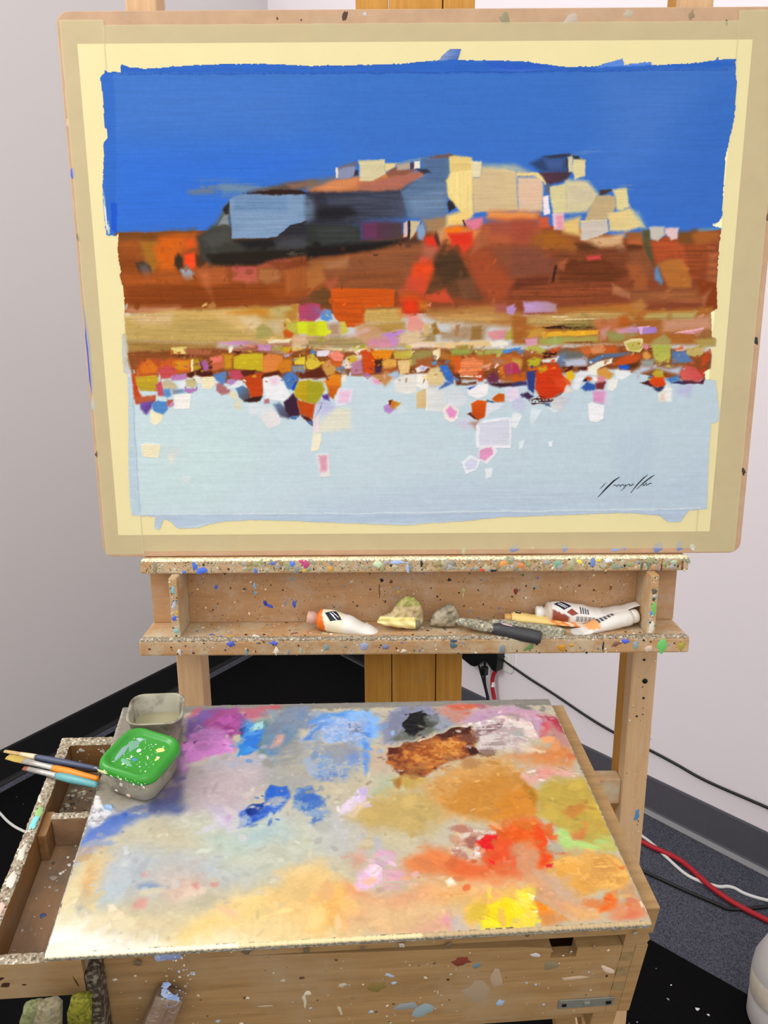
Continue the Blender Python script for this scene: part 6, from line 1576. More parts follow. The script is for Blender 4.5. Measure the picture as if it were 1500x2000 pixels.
e81014;s=1.5 w=3 h=.6;3628,905 3738,987 3864,993 3840,894 3777,800 3703,828
f4ece8;s=1.5 w=3 h=.6;3578,810 3703,828 3667,757 3588,761
c4c4c8;s=2 w=2 h=.3;4329,945 4420,966 4384,817 4326,796
e87430;s=3 w=3 r=.3;4337,970 4469,989 4456,913 4369,868
e8a848;s=6 w=4 h=.2;4282,584 4412,743 4715,727 4949,691 5007,476 4897,304 4674,338 4467,306 4268,539
fcc060;s=3 w=4 h=.4 q=dca048;4289,607 4541,760 4929,692 4996,500 4847,328 4651,383 4488,482
d89c4c;s=4 w=4 a=.8 r=.3;4473,437 4645,588 4902,622 4801,465 4597,342
c88c40;s=4 w=4 a=.6 r=.3;4598,685 4808,698 4844,578 4657,564
e04c1c;s=2 w=1 h=.3;4339,771 4537,748 4531,732 4368,733
e01818;s=1.5 w=2 h=.4;4249,609 4312,617 4292,584 4251,581
e05c1c;s=2 w=1;4914,574 4976,575 4958,558 4918,560
f06c14;s=3 w=3 h=.3;4574,172 4716,292 4805,320 4754,141 4653,126 4571,110
e08c5c;s=7 w=4;4717,143 4909,238 5015,211 5002,45 4744,19 4641,45
e0704c;s=4 w=3 a=.8;4760,59 4867,135 4936,69 4863,32
c89c6c;s=6 w=4;4820,308 4990,387 5005,233 4863,219
f8e0c0;s=1 w=1 h=.4;4968,192 4996,201 4985,149 4966,140
f0b878;s=12 w=5;2976,475 3368,542 3850,449 4080,437 3981,290 3423,238 2945,244
f4c060;s=5 w=4 h=.3;3374,179 3602,375 3834,384 4012,331 4051,202 3503,91 3454,35
e89c50;s=4 w=4 a=.7 r=.2;3183,356 3452,384 3495,317 3284,287
fce81c;s=3 w=3 h=.6;3493,132 3570,229 3738,304 3919,272 4027,183 4022,101 3957,5 3734,-11 3522,11
fcdc08;s=2.5 w=3 h=.6;3733,283 3802,258 3797,94 3700,1 3566,128 3566,209
fce858;s=2.5 w=3 h=.6;3904,359 4025,309 4027,183 3892,170 3839,256
f8d850;s=3 w=3 h=.6;3756,76 3965,166 4022,101 3921,7 3739,8
fcfcf0;s=1 w=2 h=.6;3993,332 4062,307 4029,256 3994,268
f48c10;s=3 w=4 h=.4;4050,265 4163,196 4284,46 4072,18 4028,121
e87c14;s=3 w=3 a=.8;4089,138 4212,111 4281,36 4091,21
e8b070;s=6 w=3;4312,187 4559,132 4549,50 4339,42
e8a478;s=10 w=5;2418,527 2630,387 3157,422 2931,144 2394,117
e4bc88;s=10 w=5;2407,337 3100,298 3407,157 3379,20 2387,2
e89ca0;s=5 w=4;3164,131 3269,205 3326,121 3240,47
c8bcb8;s=5 w=3 a=.9;3276,144 3370,159 3383,39 3272,26
e0a890;s=5 w=4 a=.8;2921,66 3153,172 3151,53 2966,6
f8f0d8;s=1.5 w=2 h=.4;3284,502 3349,543 3384,475 3314,456
f0c4e0;s=3 w=3 h=.6;2472,503 2539,654 2660,728 2753,688 2718,533 2597,431 2505,447
fce4f0;s=3 w=3 h=.6;2577,652 2679,720 2741,666 2666,580
e0b0b0;s=3 w=4 h=.3 r=.2;2691,447 2810,685 2923,656 2982,519 2858,438
eca8cc;s=4 w=3 h=.3;2667,809 2734,889 2867,846 2837,753 2717,713
e0a088;s=7 w=4 a=.8;2435,821 2554,862 2604,742 2484,680
b8bcc8;s=8 w=4 a=.8;2565,1008 2764,998 2772,875 2593,860
d4c8a4;s=7 w=4 a=.8;2772,1073 3128,1005 2991,888 2796,922
e8d0a4;s=4 w=3;2463,1295 2642,1476 2682,1447 2502,1266
2c5cc8;s=2.5 w=3 h=.6 q=4474cc;1414,1190 1442,1369 1539,1445 1660,1466 1654,1633 1714,1716 1884,1708 1906,1565 1806,1379 1627,1282 1511,1210
143c9c;s=2 w=3 h=.6;1481,1394 1558,1471 1648,1508 1623,1387 1525,1313
082c80;s=1.5 w=2 h=.6;1491,1393 1540,1418 1544,1338 1504,1340
2464cc;s=2.5 w=3 h=.6;1656,1576 1714,1716 1862,1709 1885,1594 1720,1518
6c94dc;s=2 w=3 h=.5 r=.4;1701,1464 1782,1515 1885,1594 1845,1458 1745,1381
4c80c8;s=3 w=3 h=.4 q=8ca4c0;1928,1400 1969,1676 2139,1697 2199,1552 2174,1361 2051,1340
3c6cc0;s=2.5 w=3 h=.4;1990,1618 2139,1668 2178,1525 2031,1449
5c84c0;s=3 w=3 h=.3 q=b4b8b4;2070,1235 2195,1360 2254,1278 2150,1179
fffbee;s=14 w=5 a=.9;-13,-20 5,336 263,274 663,91 916,9 854,-95 38,-66
fff4d4;s=10 w=5 a=.6;836,14 1306,120 1724,5 1326,-81"""
X, Y, lin_, hg = paint(QSPEC, 0.3, 0.3, 499.7, 300.7, 0.8, 33, 1.7, 0.12, 0.0, 0.72, 0.05,
                    ((900, 5, 495, 5, 290, 1.2, 5.0, 20, 0.25), (500, 150, 495, 130, 290, 1.0, 4.0, 16, 0.4), (250, 5, 495, 5, 290, 4, 11, 26, 0.15)))
H_, W_ = X.shape
gr = vnoise(H_, W_, 4, 4, 71) + vnoise(H_, W_, 11, 14, 72)
hg = hg + 0.5 * np.abs(gr) * 0.5
dd = np.minimum(np.minimum(X - 0.3, 499.7 - X), np.minimum(Y - 0.3, 300.7 - Y))
mask = dd > 0.6 * (vnoise(H_, W_, 6, 6, 73) + 0.5) * 2.0
hg = np.where(dd < 1.2, 0.0, hg)
link('paint_layer', paint_mesh('palette_paint', X, Y, lin_, hg, mask, -0.0010), M['palpaint'], pal)
# lumpy beads of old paint along the front edge of the board
v, f, c = [], [], []
rings = []; n = 420
for i in range(n):
    x = 0.001 + 0.498 * i / (n - 1); t = i / (n - 1)
    r = 0.0025 * (1 + rnd.uniform(-.2, .2))
    rings.append([(x, 0.0008 + r * 1.1 * math.cos(2 * math.pi * k / 8), -0.0032 + r * math.sin(2 * math.pi * k / 8)) for k in range(8)])
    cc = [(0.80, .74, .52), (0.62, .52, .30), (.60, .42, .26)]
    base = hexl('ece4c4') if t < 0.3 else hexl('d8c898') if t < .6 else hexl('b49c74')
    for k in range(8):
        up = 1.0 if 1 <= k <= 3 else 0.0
        dk = hexl(rnd.choice(['8c8470', '74705c', '9c9480']))  # greyer lower side: shade beneath the edge put into the bead's colour
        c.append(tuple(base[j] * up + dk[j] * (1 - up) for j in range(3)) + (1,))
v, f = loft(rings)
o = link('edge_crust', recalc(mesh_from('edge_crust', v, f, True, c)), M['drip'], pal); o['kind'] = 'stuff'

# ---------------------------------------------------------------- containers on the palette
def rsq(a, b, r, z, n=6):
    return [(x, y, z) for x, y in rounded(-a, a, -b, b, r, n)]
def shell(name, prof, mat, parent):
    """prof: list of (half_x, half_y, radius, z) from the outside foot up, over the lip and down inside"""
    v, f = loft([rsq(*p) for p in prof])
    return link(name, recalc(mesh_from(name, v, f, True)), mat, parent)
gm = PM @ Matrix.Translation((0.0428, 0.1850, 0.0014)) @ Matrix.Rotation(math.radians(-25), 4, 'Z')
gc = empty('lidded_container', gm)
tag(gc, 'small grey plastic tub with a paint-spattered green lid, on the palette', 'container')
body = shell('tub', [(0.0225, 0.0225, 0.010, 0), (0.0262, 0.0262, 0.012, 0.001), (0.0275, 0.0275, 0.0125, 0.004), (0.0288, 0.0288, 0.0135, 0.029), (0.0262, 0.0262, 0.012, 0.0295), (0.0240, 0.0240, 0.011, 0.005), (0.02, 0.02, 0.01, 0.004)], M['clear2'], gc)
lidp = [(0.0285, 0.0285, 0.0135, 0.0255), (0.0315, 0.0315, 0.0155, 0.0260), (0.0322, 0.0322, 0.016, 0.0285), (0.0318, 0.0318, 0.016, 0.0320), (0.0300, 0.0300, 0.015, 0.0352), (0.0275, 0.0275, 0.0135, 0.0358), (0.0255, 0.0255, 0.0125, 0.0345), (0.0240, 0.0240, 0.0115, 0.0325), (0.0225, 0.0225, 0.0110, 0.0322), (0.010, 0.010, 0.005, 0.0322)]
lid = shell('lid', lidp, M['green'], gc)
tag(lid, 'bright green lid spattered with white, blue and yellow paint')
ls = speck(70, -0.021, 0.021, -0.021, 0.021, ['d8e0d8', 'e8ecd8', 'b8d0c0', 'c8dcc8', '8cb0c0'], .0004, .0012, 2)
ls += [(-.013, .008, .006, .010, .3, '6c9c84'), (-.018, -.004, .003, .012, .1, '7c9c98'), (-.006, -.015, .009, .003, -.3, '6ca884'), (.0145, .012, .0045, .0035, .2, 'ecdc80'), (-.0005, -.009, .0026, .002, 0, '4c80d4'), (-.004, .003, .0022, .003, .4, 'd8ecd8'), (-.012, .017, .004, .003, 0, 'a0b8b8'), (.019, .0, .0016, .003, 0, 'c8d880')]
splats('paint_spot', ls, lid, M['drip'], (0, 0, 0.0323), (1, 0, 0), (0, 1, 0), 0.0003)
splats('paint_spot', speck(30, -0.03, 0.03, 0.0265, 0.033, ['d8e0c8', 'e0e8b8', 'c8d8b0'], .0005, .0014, 2) + [(-.02, .030, .008, .002, 0, 'dce8a0')], lid, M['drip'], (0, -0.0323, 0), (1, 0, 0), (0, 0, 1), 0.0003)
splats('paint_spot', [(-.003, .017, .0022, .003, 0, 'c8c4b8'), (.004, .005, .003, .0024, 0, 'd8b8a8'), (-.010, .006, .0018, .0016, 0, 'd0c8c0')] + speck(16, -.02, .02, .003, .024, ['5c584c', '6c685c', 'a8a498'], .0004, .0012, 2), body, M['drip'], (0, -0.0276, 0), (1, 0, 0), (0, -0.0005, 0.010), 0.0004)
cm = PM @ Matrix.Translation((0.0475, 0.2505, 0.0014)) @ Matrix.Rotation(math.radians(2), 4, 'Z')
cc_ = empty('open_container', cm)
tag(cc_, 'open clear plastic tub with cloudy solvent behind the green-lidded tub', 'container')
shell('tub', [(0.018, 0.016, 0.008, 0), (0.0225, 0.020, 0.010, 0.001), (0.0240, 0.0210, 0.011, 0.004), (0.0272, 0.0238, 0.013, 0.0330), (0.0288, 0.0254, 0.0140, 0.0335), (0.0290, 0.0256, 0.0142, 0.0348), (0.0280, 0.0246, 0.0138, 0.0354), (0.0262, 0.0228, 0.0128, 0.0345), (0.0232, 0.0202, 0.0105, 0.005), (0.018, 0.016, 0.008, 0.0035)], M['clear'], cc_)
v, f = loft([rsq(0.0231, 0.0201, 0.0103, 0.0042), rsq(0.0242, 0.0210, 0.0112, 0.0128)])
splats('paint_spot', speck(46, -.022, .022, .003, .030, ['4c4838', '5c5644', 'b8b098', '6c6450'], .0004, .0014, 2), cc_, M['drip'], (0, -0.0226, 0), (1, 0, 0), (0, -0.0009, 0.010), 0.0005)
link('solvent', recalc(mesh_from('solvent', v, f)), M['water'], cc_)

# ---------------------------------------------------------------- three brushes across the drawer
def brush(tip, end, label, hcol, fer, flat, bcol, L_f=0.25, L_b=0.2, rb=0.0032):
    """tip/end in box coordinates"""
    p, q = PM @ Vector(tip), PM @ Vector(end); d = q - p; Lg = d.length
    root = empty('paint_brush', frame(p, d, n_))
    tag(root, label, 'brush', 'brushes lying across the drawer')
    nb, nf = Lg * L_b, Lg * (L_b + L_f)
    loft_axis('bristles', [(0, 0, 0, flat * .8, .0010), (nb * .5, 0, 0, flat, .0016), (nb, 0, 0, flat * .8, .0022)], bcol, root, None, 14, None, 0.0002)
    loft_axis('ferrule', [(nb - .003, 0, 0, flat * .85, .0024), (nb + (nf - nb) * .5, 0, 0, .0028, .0027), (nf - .003, 0, 0, .0029, .0029), (nf, 0, 0, .0030, .0030)], fer, root, None, 14)
    loft_axis('handle', [(nf - .001, 0, 0, .0026, .0026), (nf + .004, 0, 0, rb, rb), (nf + (Lg - nf) * .35, 0, 0, rb * 1.15, rb * 1.15), (Lg - .002, 0, 0, rb * .8, rb * .8), (Lg, 0, 0, rb * .5, rb * .5)], hcol, root, None, 14)
    return root
hn = simple('navy_handle', '3c4660', .4, .4, noise=.2, nscale=200); ho = simple('orange_handle', 'e88414', .4, .4, noise=.15, nscale=200); ht = simple('teal_handle', '5c9ca0', .35, .45, noise=.12, nscale=200)
sv_ = simple('ferrule_silver', 'b8b4ac', .35, .5, .5, noise=.2, nscale=300); ol = simple('ochre_bristle', 'b0984c', .8, .2, noise=.3, nscale=400); tn = simple('tan_bristle', 'b89c70', .8, .2, noise=.3, nscale=400); rdb = simple('red_bristle', '8c4c3c', .7, .2, noise=.3, nscale=400); whf = simple('bone_ferrule', 'd0c0a0', .5, .4, noise=.25, nscale=300)
brush(K['b1'][0], K['b1'][1], 'topmost brush, navy-blue handled, hair tan, lying across the drawer', hn, whf, .0022, tn, .14, .20, .0030)
brush(K['b2'][0], K['b2'][1], 'orange-handled flat brush with ochre bristles, middle of the three', ho, sv_, .0046, ol, .30, .22, .0034)
brush(K['b3'][0], K['b3'][1], 'teal-handled brush with reddish tip, nearest the viewer', ht, sv_, .0030, rdb, .36, .10, .0038)

# ---------------------------------------------------------------- things on the easel shelf
SZ = 1.1088
def tube_root(name, p, x, label, cat, group=None, hint=(0, 0, 1)):
    r = empty(name, frame(p, x, hint)); tag(r, label, cat, group); return r
W_ = hexl('e8e4dc'); CR = hexl('ece0b8'); OR = hexl('e0701c')
def rib(name, rects, mat, parent):
    """small flat printed patches: (points) polygons in parent space"""
    v, f = [], []
    for pts in rects:
        b0 = len(v); v += pts; f.append(tuple(range(b0, b0 + len(pts))))
    return link(name, mesh_from(name, v, f), mat, parent)
def wrap(prof, x, t, off=0.0003):
    """point on the lofted tube at length x, angle t"""
    for a, b in zip(prof, prof[1:]):
        if a[0] <= x <= b[0]:
            s = (x - a[0]) / max(1e-9, b[0] - a[0]); p = [a[j] + (b[j] - a[j]) * s for j in range(5)]
            return (x, p[1] + (p[3] + off) * math.cos(t), p[2] + (p[4] + off) * math.sin(t))
    return (x, 0, 0)
def patch(name, prof, quad, mat, parent, n=5, off=0.0004):
    """printed patch bent round the tube; quad = 4 (x, angle) corners"""
    v, f = [], []
    for j in range(n + 1):
        for i in range(n + 1):
            s, t = i / n, j / n
            a = [quad[0][k] * (1 - s) + quad[1][k] * s for k in (0, 1)]; b = [quad[3][k] * (1 - s) + quad[2][k] * s for k in (0, 1)]
            x = a[0] * (1 - t) + b[0] * t; an = a[1] * (1 - t) + b[1] * t
            v.append(wrap(prof, x, an, off))
    for j in range(n):
        for i in range(n):
            a = j * (n + 1) + i; f.append((a, a + 1, a + n + 2, a + n + 1))
    return link(name, mesh_from(name, v, f), mat, parent)
rad = math.radians
white_ink = simple('white_print', 'e4e4e8', .5, .3); navy_ink = simple('navy_print', '161c2c', .45, .35); brown_ink = simple('brown_print', '8c3c24', .45, .35); grey_ink = simple('grey_print', '54545c', .5, .3); cap_m = simple('pink_cap', 'c8a090', .5, .35, noise=.2, nscale=200); cap_w = simple('white_cap', 'e0dcd4', .45, .4, noise=.12, nscale=200); orange_ink = simple('orange_print', 'e07c34', .5, .3)

# 1: cream tube with orange shoulder (local x along the tube from cap, y into shelf, z up)
t1 = tube_root('paint_tube', K['t1'], K['t1d'], 'white paint tube with orange shoulder and black diamond, leftmost on the shelf', 'paint tube', 'paint tubes on the easel shelf')
pr = interp([(0.010, 0, .0005, .0085, .0085), (0.014, 0, .0005, .0150, .0150), (0.030, 0, 0, .0165, .0165), (0.055, 0, -.0025, .0180, .0140), (0.085, 0, -.0070, .0150, .0080), (.112, 0, -.0120, .0110, .0032), (.132, 0, -.0145, .0085, .0010)], 7)
def c1(x, y, z):
    if x < 0.017 + 0.010 * (0.5 - z / 0.03): return OR
    return tuple(a * .35 + b * .65 for a, b in zip(W_, CR)) if x < .05 else W_
loft_axis('tube_body', pr, M['col'], t1, None, 32, c1, 0.0002)
loft_axis('cap', [(-.004, 0, .0005, .0088, .0088), (-.003, 0, .0005, .0096, .0096), (.006, 0, .0005, .0100, .0100), (.007, 0, .0005, .0086, .0086), (.0105, 0, .0005, .0086, .0086)], cap_m, t1, None, 20, None, .0003)
b_ = patch('label_patch', pr, [(.021, rad(118)), (.031, rad(160)), (.047, rad(134)), (.037, rad(92))], navy_ink, t1)
for i, (a, q) in enumerate(((.031, 122), (.0335, 130), (.0365, 138), (.034, 114), (.038, 121))):
    patch('print_line', pr, [(a - .0035, rad(q - 5)), (a + .0035, rad(q + 9)), (a + .0045, rad(q + 6)), (a - .0025, rad(q - 8))], white_ink, b_, 2, .0008)
# 2: folded, paint-caked rag of tube foil
def lump(name, outline, mat_, root_mw, thick, label, cat, colf, seed, parts=None):
    """lumpy sheet standing on the shelf: outline (x, z) in metres, thickness along y"""
    r = empty(name, root_mw); tag(r, label, cat)
    xs = [p[0] for p in outline]; zs = [p[1] for p in outline]
    st = 0.0016
    W2 = int((max(xs) - min(xs)) / st) + 4; H2 = int((max(zs) - min(zs)) / st) + 4
    gx = min(xs) - st * 1.5 + np.arange(W2) * st; gz = min(zs) - st * 1.5 + np.arange(H2) * st
    XX, ZZ = np.meshgrid(gx, gz)
    d = -sdf([(p[0], p[1]) for p in outline], XX, ZZ)
    nz = vnoise(H2, W2, 4, 4, seed) + 0.6 * vnoise(H2, W2, 2, 2, seed + 1)
    v, f, c = [], [], []; idx = {}
    ins = d > 0.0002
    for side in (-1, 1):
        for j in range(H2):
            for i in range(W2):
                if ins[j, i]:
                    e = float(d[j, i]); q = math.sqrt(min(1, e / 0.008))
                    idx[(side, j, i)] = len(v)
                    v.append((XX[j, i], side * thick * q * (1 + 0.5 * nz[j, i]), max(0.0, ZZ[j, i]))); c.append(colf(XX[j, i], ZZ[j, i], float(nz[j, i])))
    edge = {}
    for side in (-1, 1):
        for j in range(H2 - 1):
            for i in range(W2 - 1):
                k = [(side, j, i), (side, j, i + 1), (side, j + 1, i + 1), (side, j + 1, i)]
                if all(q in idx for q in k):
                    q = [idx[z] for z in k]; f.append(tuple(q if side < 0 else q[::-1]))
                    if side < 0:
                        for a, b in zip(k, k[1:] + k[:1]): edge[(a[1:], b[1:])] = 1
    for (a, b) in list(edge):
        if (b, a) not in edge:
            f.append((idx[(-1,) + b], idx[(-1,) + a], idx[(1,) + a], idx[(1,) + b]))
    o = link('crumpled_sheet', recalc(mesh_from(name, v, f, True, c)), M['drip'], r)
    return r
def mixc(a, b, t):
    a, b = hexl(a), hexl(b); t = max(0, min(1, t)); return tuple(x * (1 - t) + y * t for x, y in zip(a, b))
def rc(x, z, n):
    if z < 0.018 and x < 0.055: return mixc('e4d48c', 'f0e4a0', .5 + n)
    if z > 0.034: return mixc('8c9440', 'b0a468', .5 + n * 1.5)
    return mixc('a08c68', 'c4b080', .5 + n * 1.6)
rg = lump('rag', [(0.0, .012), (.004, .018), (.020, .024), (.030, .040), (.041, .048), (.055, .047), (.064, .038), (.069, .026), (.068, .004), (.058, .0), (.048, .0), (.03, .004), (.0, .010)], None, Matrix.Translation(K['rag']) @ Matrix.Rotation(rad(-6), 4, 'X'), .0075, 'stiff folded rag caked in yellowish paint standing on the shelf', 'rag', rc, 5)
loft_axis('folded_edge', interp([(.000, -.010, .0115, .004, .0012), (.012, -.010, .0100, .006, .0042), (.035, -.010, .0080, .0065, .0058), (.055, -.009, .0070, .0070, .0068), (.062, -.008, .0068, .0060, .0055)], 5), M['col'], rg, None, 16, lambda x, y, z: mixc('d0c078', 'ece0a0', .5 + .5 * math.sin(x * 300 + z * 500)) if x < .056 else mixc('5c5c4c', '8c8870', .5), .0005)
def kc(x, z, n): return mixc('7c7460', 'a89c84', .5 + n * 1.8)
lump('paint_rag', [(0.0, .004), (.004, .020), (.018, .032), (.030, .037), (.038, .034), (.045, .020), (.046, .008), (.040, .0), (.012, .0)], None, Matrix.Translation(K['lump']), .008, 'small grey lump of hardened paint rag right of the yellowish rag', 'rag', kc, 9)
# 3: two knives lying over the edge of the ledge
def knife(p, q, label, mat, blade_mat, Lb, r, flat):
    d = Vector(q) - Vector(p); Lg = d.length
    root = tube_root('palette_knife', p, d, label, 'palette knife')
    loft_axis('blade', interp([(0, 0, 0, .0065, .0030), (Lb * .15, 0, 0, .0095, .0060), (Lb * .6, 0, 0, .0095, .0080), (Lb, 0, 0, .0070, .0070)], 4), blade_mat, root, None, 16, None, .0004)
    loft_axis('handle', interp([(Lb - .004, 0, 0, r * .7, flat * .7), (Lb + .01, 0, 0, r, flat), (Lb + (Lg - Lb) * .6, 0, 0, r * 1.1, flat * 1.05), (Lg - .003, 0, 0, r, flat), (Lg, 0, 0, r * .75, flat * .75)], 4), mat, root, None, 18, None, .0002)
    return root
crk = crust('caked_handle', ['4c4a40', '84806c', 'a8a48c', '6c6858', 'c8c4b0'], 300, .5, .8)
dk = simple('dark_handle', '3a3a3c', .45, .4, noise=.25, nscale=150)
k1 = knife(K['k1'][0], K['k1'][1], 'palette knife with a paint-caked grey handle, behind the black one', crk, crk, .050, .0095, .0085)
k2 = knife(K['k2'][0], K['k2'][1], 'palette knife with a charcoal black handle jutting over the ledge', dk, crk, .056, .0095, .0098)
L2 = (Vector(K['k2'][1]) - Vector(K['k2'][0])).length
splats('paint_spot', [(L2 - .052, -.0010, .011, .0035, -.1, 'd8b8bc'), (L2 - .060, .002, .003, .002, 0, '6c80c0')] + speck(16, .06, L2 - .01, -.003, .003, ['b8b8b0', '8c8c84'], .0005, .0014), k2, M['drip'], (0, 0, .0100), (1, 0, 0), (0, 1, 0), .0004)
# 4: white tube lying lowest on the right
t7 = tube_root('paint_tube', K['t7'], K['t7d'], 'crumpled white paint tube lying under the barcoded tube, round end right', 'paint tube', 'paint tubes on the easel shelf')
pr7 = interp([(0, 0, -.0030, .0150, .0010), (.022, 0, -.0022, .0150, .0030), (.050, 0, 0, .0130, .0100), (.080, 0, .001, .0125, .0118), (.098, 0, .001, .0125, .0120), (.102, 0, .001, .0108, .0104)], 6)
def c7(x, y, z):
    if .028 < x < .046 and z > .002: return hexl('e8a060')
    return hexl('dcd8d0') if x > .02 else hexl('c8c8c4')
loft_axis('tube_body', pr7, M['col'], t7, None, 26, c7, .0004)
loft_axis('cap', [(.1025, 0, .001, .0095, .0095), (.104, 0, .001, .0104, .0104), (.111, 0, .001, .0104, .0104), (.1125, 0, .001, .009, .009)], cap_w, t7, None, 20)
for a in range(5): patch('print_line', pr7, [(.046 + a * .006, rad(80)), (.050 + a * .006, rad(80)), (.050 + a * .006, rad(128 - a * 5)), (.046 + a * .006, rad(126 - a * 6))], grey_ink, t7, 2)
# 5: thin yellow tube
t5 = tube_root('paint_tube', K['t5'], K['t5d'], 'flattened yellow paint tube streaked with orange, in front of the barcoded tube', 'paint tube', 'paint tubes on the easel shelf')
pr5 = interp([(.008, 0, 0, .0085, .0080), (.012, 0, 0, .0110, .0095), (.045, 0, -.001, .0120, .0070), (.09, 0, -.003, .0130, .0035), (.122, 0, -.0045, .0130, .0009)], 6)
def c5(x, y, z):
    if x > .062 and (math.sin(x * 420 + y * 300) > -.2) and x < .108 and z > -.006: return hexl('dc7c38')
    return hexl('e4c87c') if x < .09 else hexl('e0d4b8')
loft_axis('tube_body', pr5, M['col'], t5, None, 26, c5, .0005)
loft_axis('cap', [(-.002, 0, 0, .0060, .0060), (-.001, 0, 0, .0068, .0068), (.006, 0, 0, .0070, .0070), (.0085, 0, 0, .0060, .0060)], simple('ochre_cap', 'c89c58', .5, .35, noise=.2, nscale=200), t5, None, 18)
lb = patch('label_patch', pr5, [(.013, rad(55)), (.022, rad(55)), (.021, rad(105)), (.013, rad(105))], navy_ink, t5, 3)
patch('print_line', pr5, [(.0155, rad(72)), (.0195, rad(72)), (.0195, rad(90)), (.0155, rad(90))], white_ink, lb, 2, .0008)
# 6: barcoded tube with brown band and raised crimped end
t6 = tube_root('paint_tube', K['t6'], K['t6d'], 'white paint tube with brown band, black diamond and barcode, crimped end raised', 'paint tube', 'paint tubes on the easel shelf')
pr6 = interp([(.009, 0, 0, .0085, .0085), (.013, 0, 0, .0150, .0160), (.030, 0, 0, .0160, .0170), (.060, 0, -.002, .0170, .0150), (.085, 0, -.002, .0185, .0090), (.098, 0, .001, .0165, .0040), (.120, 0, .008, .0110, .0014), (.148, 0, .0155, .0085, .0011)], 6)
def c6(x, y, z):
    if x < .017: return hexl('c8b8a8')
    if x < .040 and z < .010 - (x - .017) * .35: return hexl('8c4028')
    return hexl('dcd8d2')
loft_axis('tube_body', pr6, M['col'], t6, None, 36, c6, .0002)
loft_axis('cap', [(-.004, 0, 0, .0082, .0082), (-.003, 0, 0, .0092, .0092), (.005, 0, 0, .0095, .0095), (.0058, 0, 0, .0078, .0078), (.0095, 0, 0, .0078, .0078)], cap_w, t6, None, 20, None, .0003)
b_ = patch('label_patch', pr6, [(.020, rad(-248)), (.032, rad(-270)), (.046, rad(-242)), (.034, rad(-214))], navy_ink, t6)
for a, q in ((.030, -250), (.033, -244), (.036, -238), (.029, -240), (.033, -233)):
    patch('print_line', pr6, [(a - .0035, rad(q - 5)), (a + .0035, rad(q + 8)), (a + .0045, rad(q + 5)), (a - .0025, rad(q - 8))], white_ink, b_, 2, .0008)
patch('brown_diamond', pr6, [(.038, rad(-205)), (.046, rad(-228)), (.055, rad(-205)), (.046, rad(-190))], brown_ink, t6)
for k in range(15):
    w = (.0007, .0012, .0005)[k % 3]; x = .052 + k * .0019
    patch('barcode_bar', pr6, [(x, rad(-190)), (x + w, rad(-190)), (x + w, rad(-158)), (x, rad(-158))], grey_ink, t6, 2)
for k in range(4): patch('print_line', pr6, [(.058 + k * .0035, rad(-245 + 3 * k)), (.060 + k * .0035, rad(-245 + 3 * k)), (.060 + k * .0035, rad(-205)), (.058 + k * .0035, rad(-205))], grey_ink, t6, 2)

# ---------------------------------------------------------------- paint-caked sticks in a tin below the drawer, lower left
tin_m = Matrix.Translation(K['tin'])
hold = empty('stool', Matrix.Translation((K['tin'][0], K['tin'][1], 0.0055)))
tag(hold, 'low wooden stool beside the sketch box carrying the tin of sticks', 'stool')
hz = K['tin'][2] - 0.0005
HI = hold.matrix_world.inverted()
o = boxes('seat', [((K['tin'][0] - .12, K['tin'][1] - .09, hz - .02), (K['tin'][0] + .055, K['tin'][1] + .055, hz))], M['boxw'], hold, .003); o.matrix_local = HI
for sx in (-.10, .030):
    for sy in (-.07, .030):
        o = boxes('leg', [((K['tin'][0] + sx, K['tin'][1] + sy, .0056), (K['tin'][0] + sx + .02, K['tin'][1] + sy + .02, hz - .0202))], M['boxw'], hold, .002); o.matrix_local = HI
tin = empty('tin', tin_m); tag(tin, 'steel tin holding paint-caked sticks beneath the drawer', 'tin')
ring = lambda r, z: [(r * math.cos(2 * math.pi * k / 28), r * math.sin(2 * math.pi * k / 28), z) for k in range(28)]
v, f = loft([ring(.050, 0), ring(.052, .001), ring(.052, .055), ring(.0505, .055), ring(.0505, .003), ring(.02, .002)])
link('wall', recalc(mesh_from('wall', v, f, True)), M['steel'], tin)
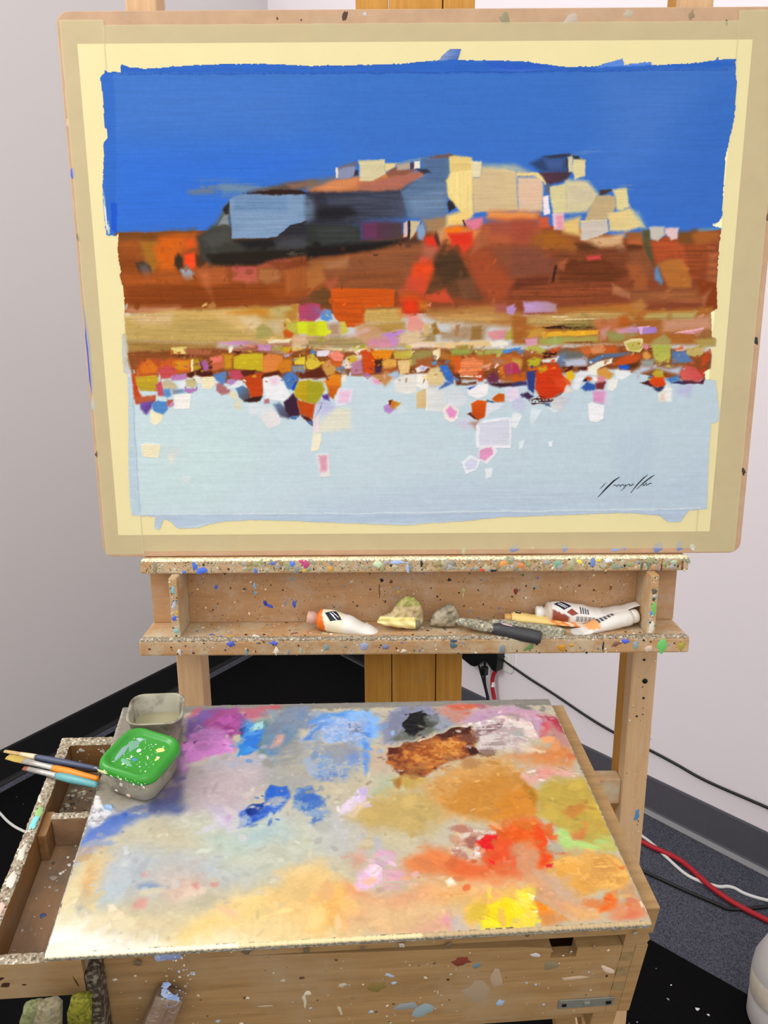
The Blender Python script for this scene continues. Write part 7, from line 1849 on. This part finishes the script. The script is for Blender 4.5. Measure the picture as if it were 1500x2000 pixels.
stm = [crust('olive_caked', ['4c5430', '6c7440', '8c9060', '5c6438', '848460'], 420, .7, .8), crust('grey_caked', ['5c5c3c', '7c785c', '948c70', '686448'], 420, .7, .8), crust('moss_caked', ['4c4c10', '6c6c1c', '8c8828', '5c5c18'], 460, .8, .9)]
tipm = [crust('olive_tip', ['444c2c', '646c44', '787854', '545c38'], 380, .7, .8), crust('grey_tip', ['544c38', '746a4c', '807860', '5c5844'], 380, .7, .8), stm[2]]
for (a, b, r, mi, lab) in K['sticks']:
    d = Vector(b) - Vector(a); Lg = d.length
    t = tube_root('paint_stick', a, d, lab, 'stick', 'paint-caked sticks in the tin', (0, 1, 0.2))
    loft_axis('shaft', [(0, 0, 0, r * .8, r * .8), (Lg * .4, 0, 0, r, r * .9), (Lg * .6, 0, 0, r * 1.05, r), (Lg * .8, 0, 0, r * .95, r * .95), (Lg * .9, 0, 0, r * 1.1, r * 1.0)], stm[mi], t, None, 12, None, .0009)
    loft_axis('tip', [(Lg * .9002, 0, 0, r * 1.1, r * 1.0), (Lg * .96, .001, 0, r * 1.05, r * .95), (Lg * .995, .002, 0, r * 1.0, r * .85), (Lg, .002, 0, r * .9, r * .75)], tipm[mi], t, None, 12, None, .0009)

# ---------------------------------------------------------------- white bottle at the right edge
bt = empty('bottle', Matrix.Translation(K['bottle']))
tag(bt, 'white plastic bottle stained with paint, standing at the right edge', 'bottle')
def ring2(r, z, n=40): return [(r * math.cos(2 * math.pi * k / n), r * math.sin(2 * math.pi * k / n), z) for k in range(n)]
v, f = loft([ring2(*p) for p in ((.07, 0), (.082, .004), (.085, .012), (.085, .06), (.083, .065), (.083, .075), (.085, .08), (.085, .135), (.082, .16), (.066, .20), (.042, .228), (.030, .24), (.027, .262))])
bd = link('body', recalc(mesh_from('body', v, f, True)), M['bottle'], bt)
v, f = loft([ring2(*p) for p in ((.031, .250), (.033, .252), (.033, .282), (.030, .286))])
link('cap', recalc(mesh_from('cap', v, f, True)), M['white_pl'], bt)
v, f = loft([ring2(*p) for p in ((.0853, .082), (.0857, .083), (.0857, .132), (.0853, .133))], False)
link('label_band', recalc(mesh_from('label_band', v, f, True)), simple('worn_label', 'd8d0c0', .6, .3, noise=.2, nscale=60), bt)
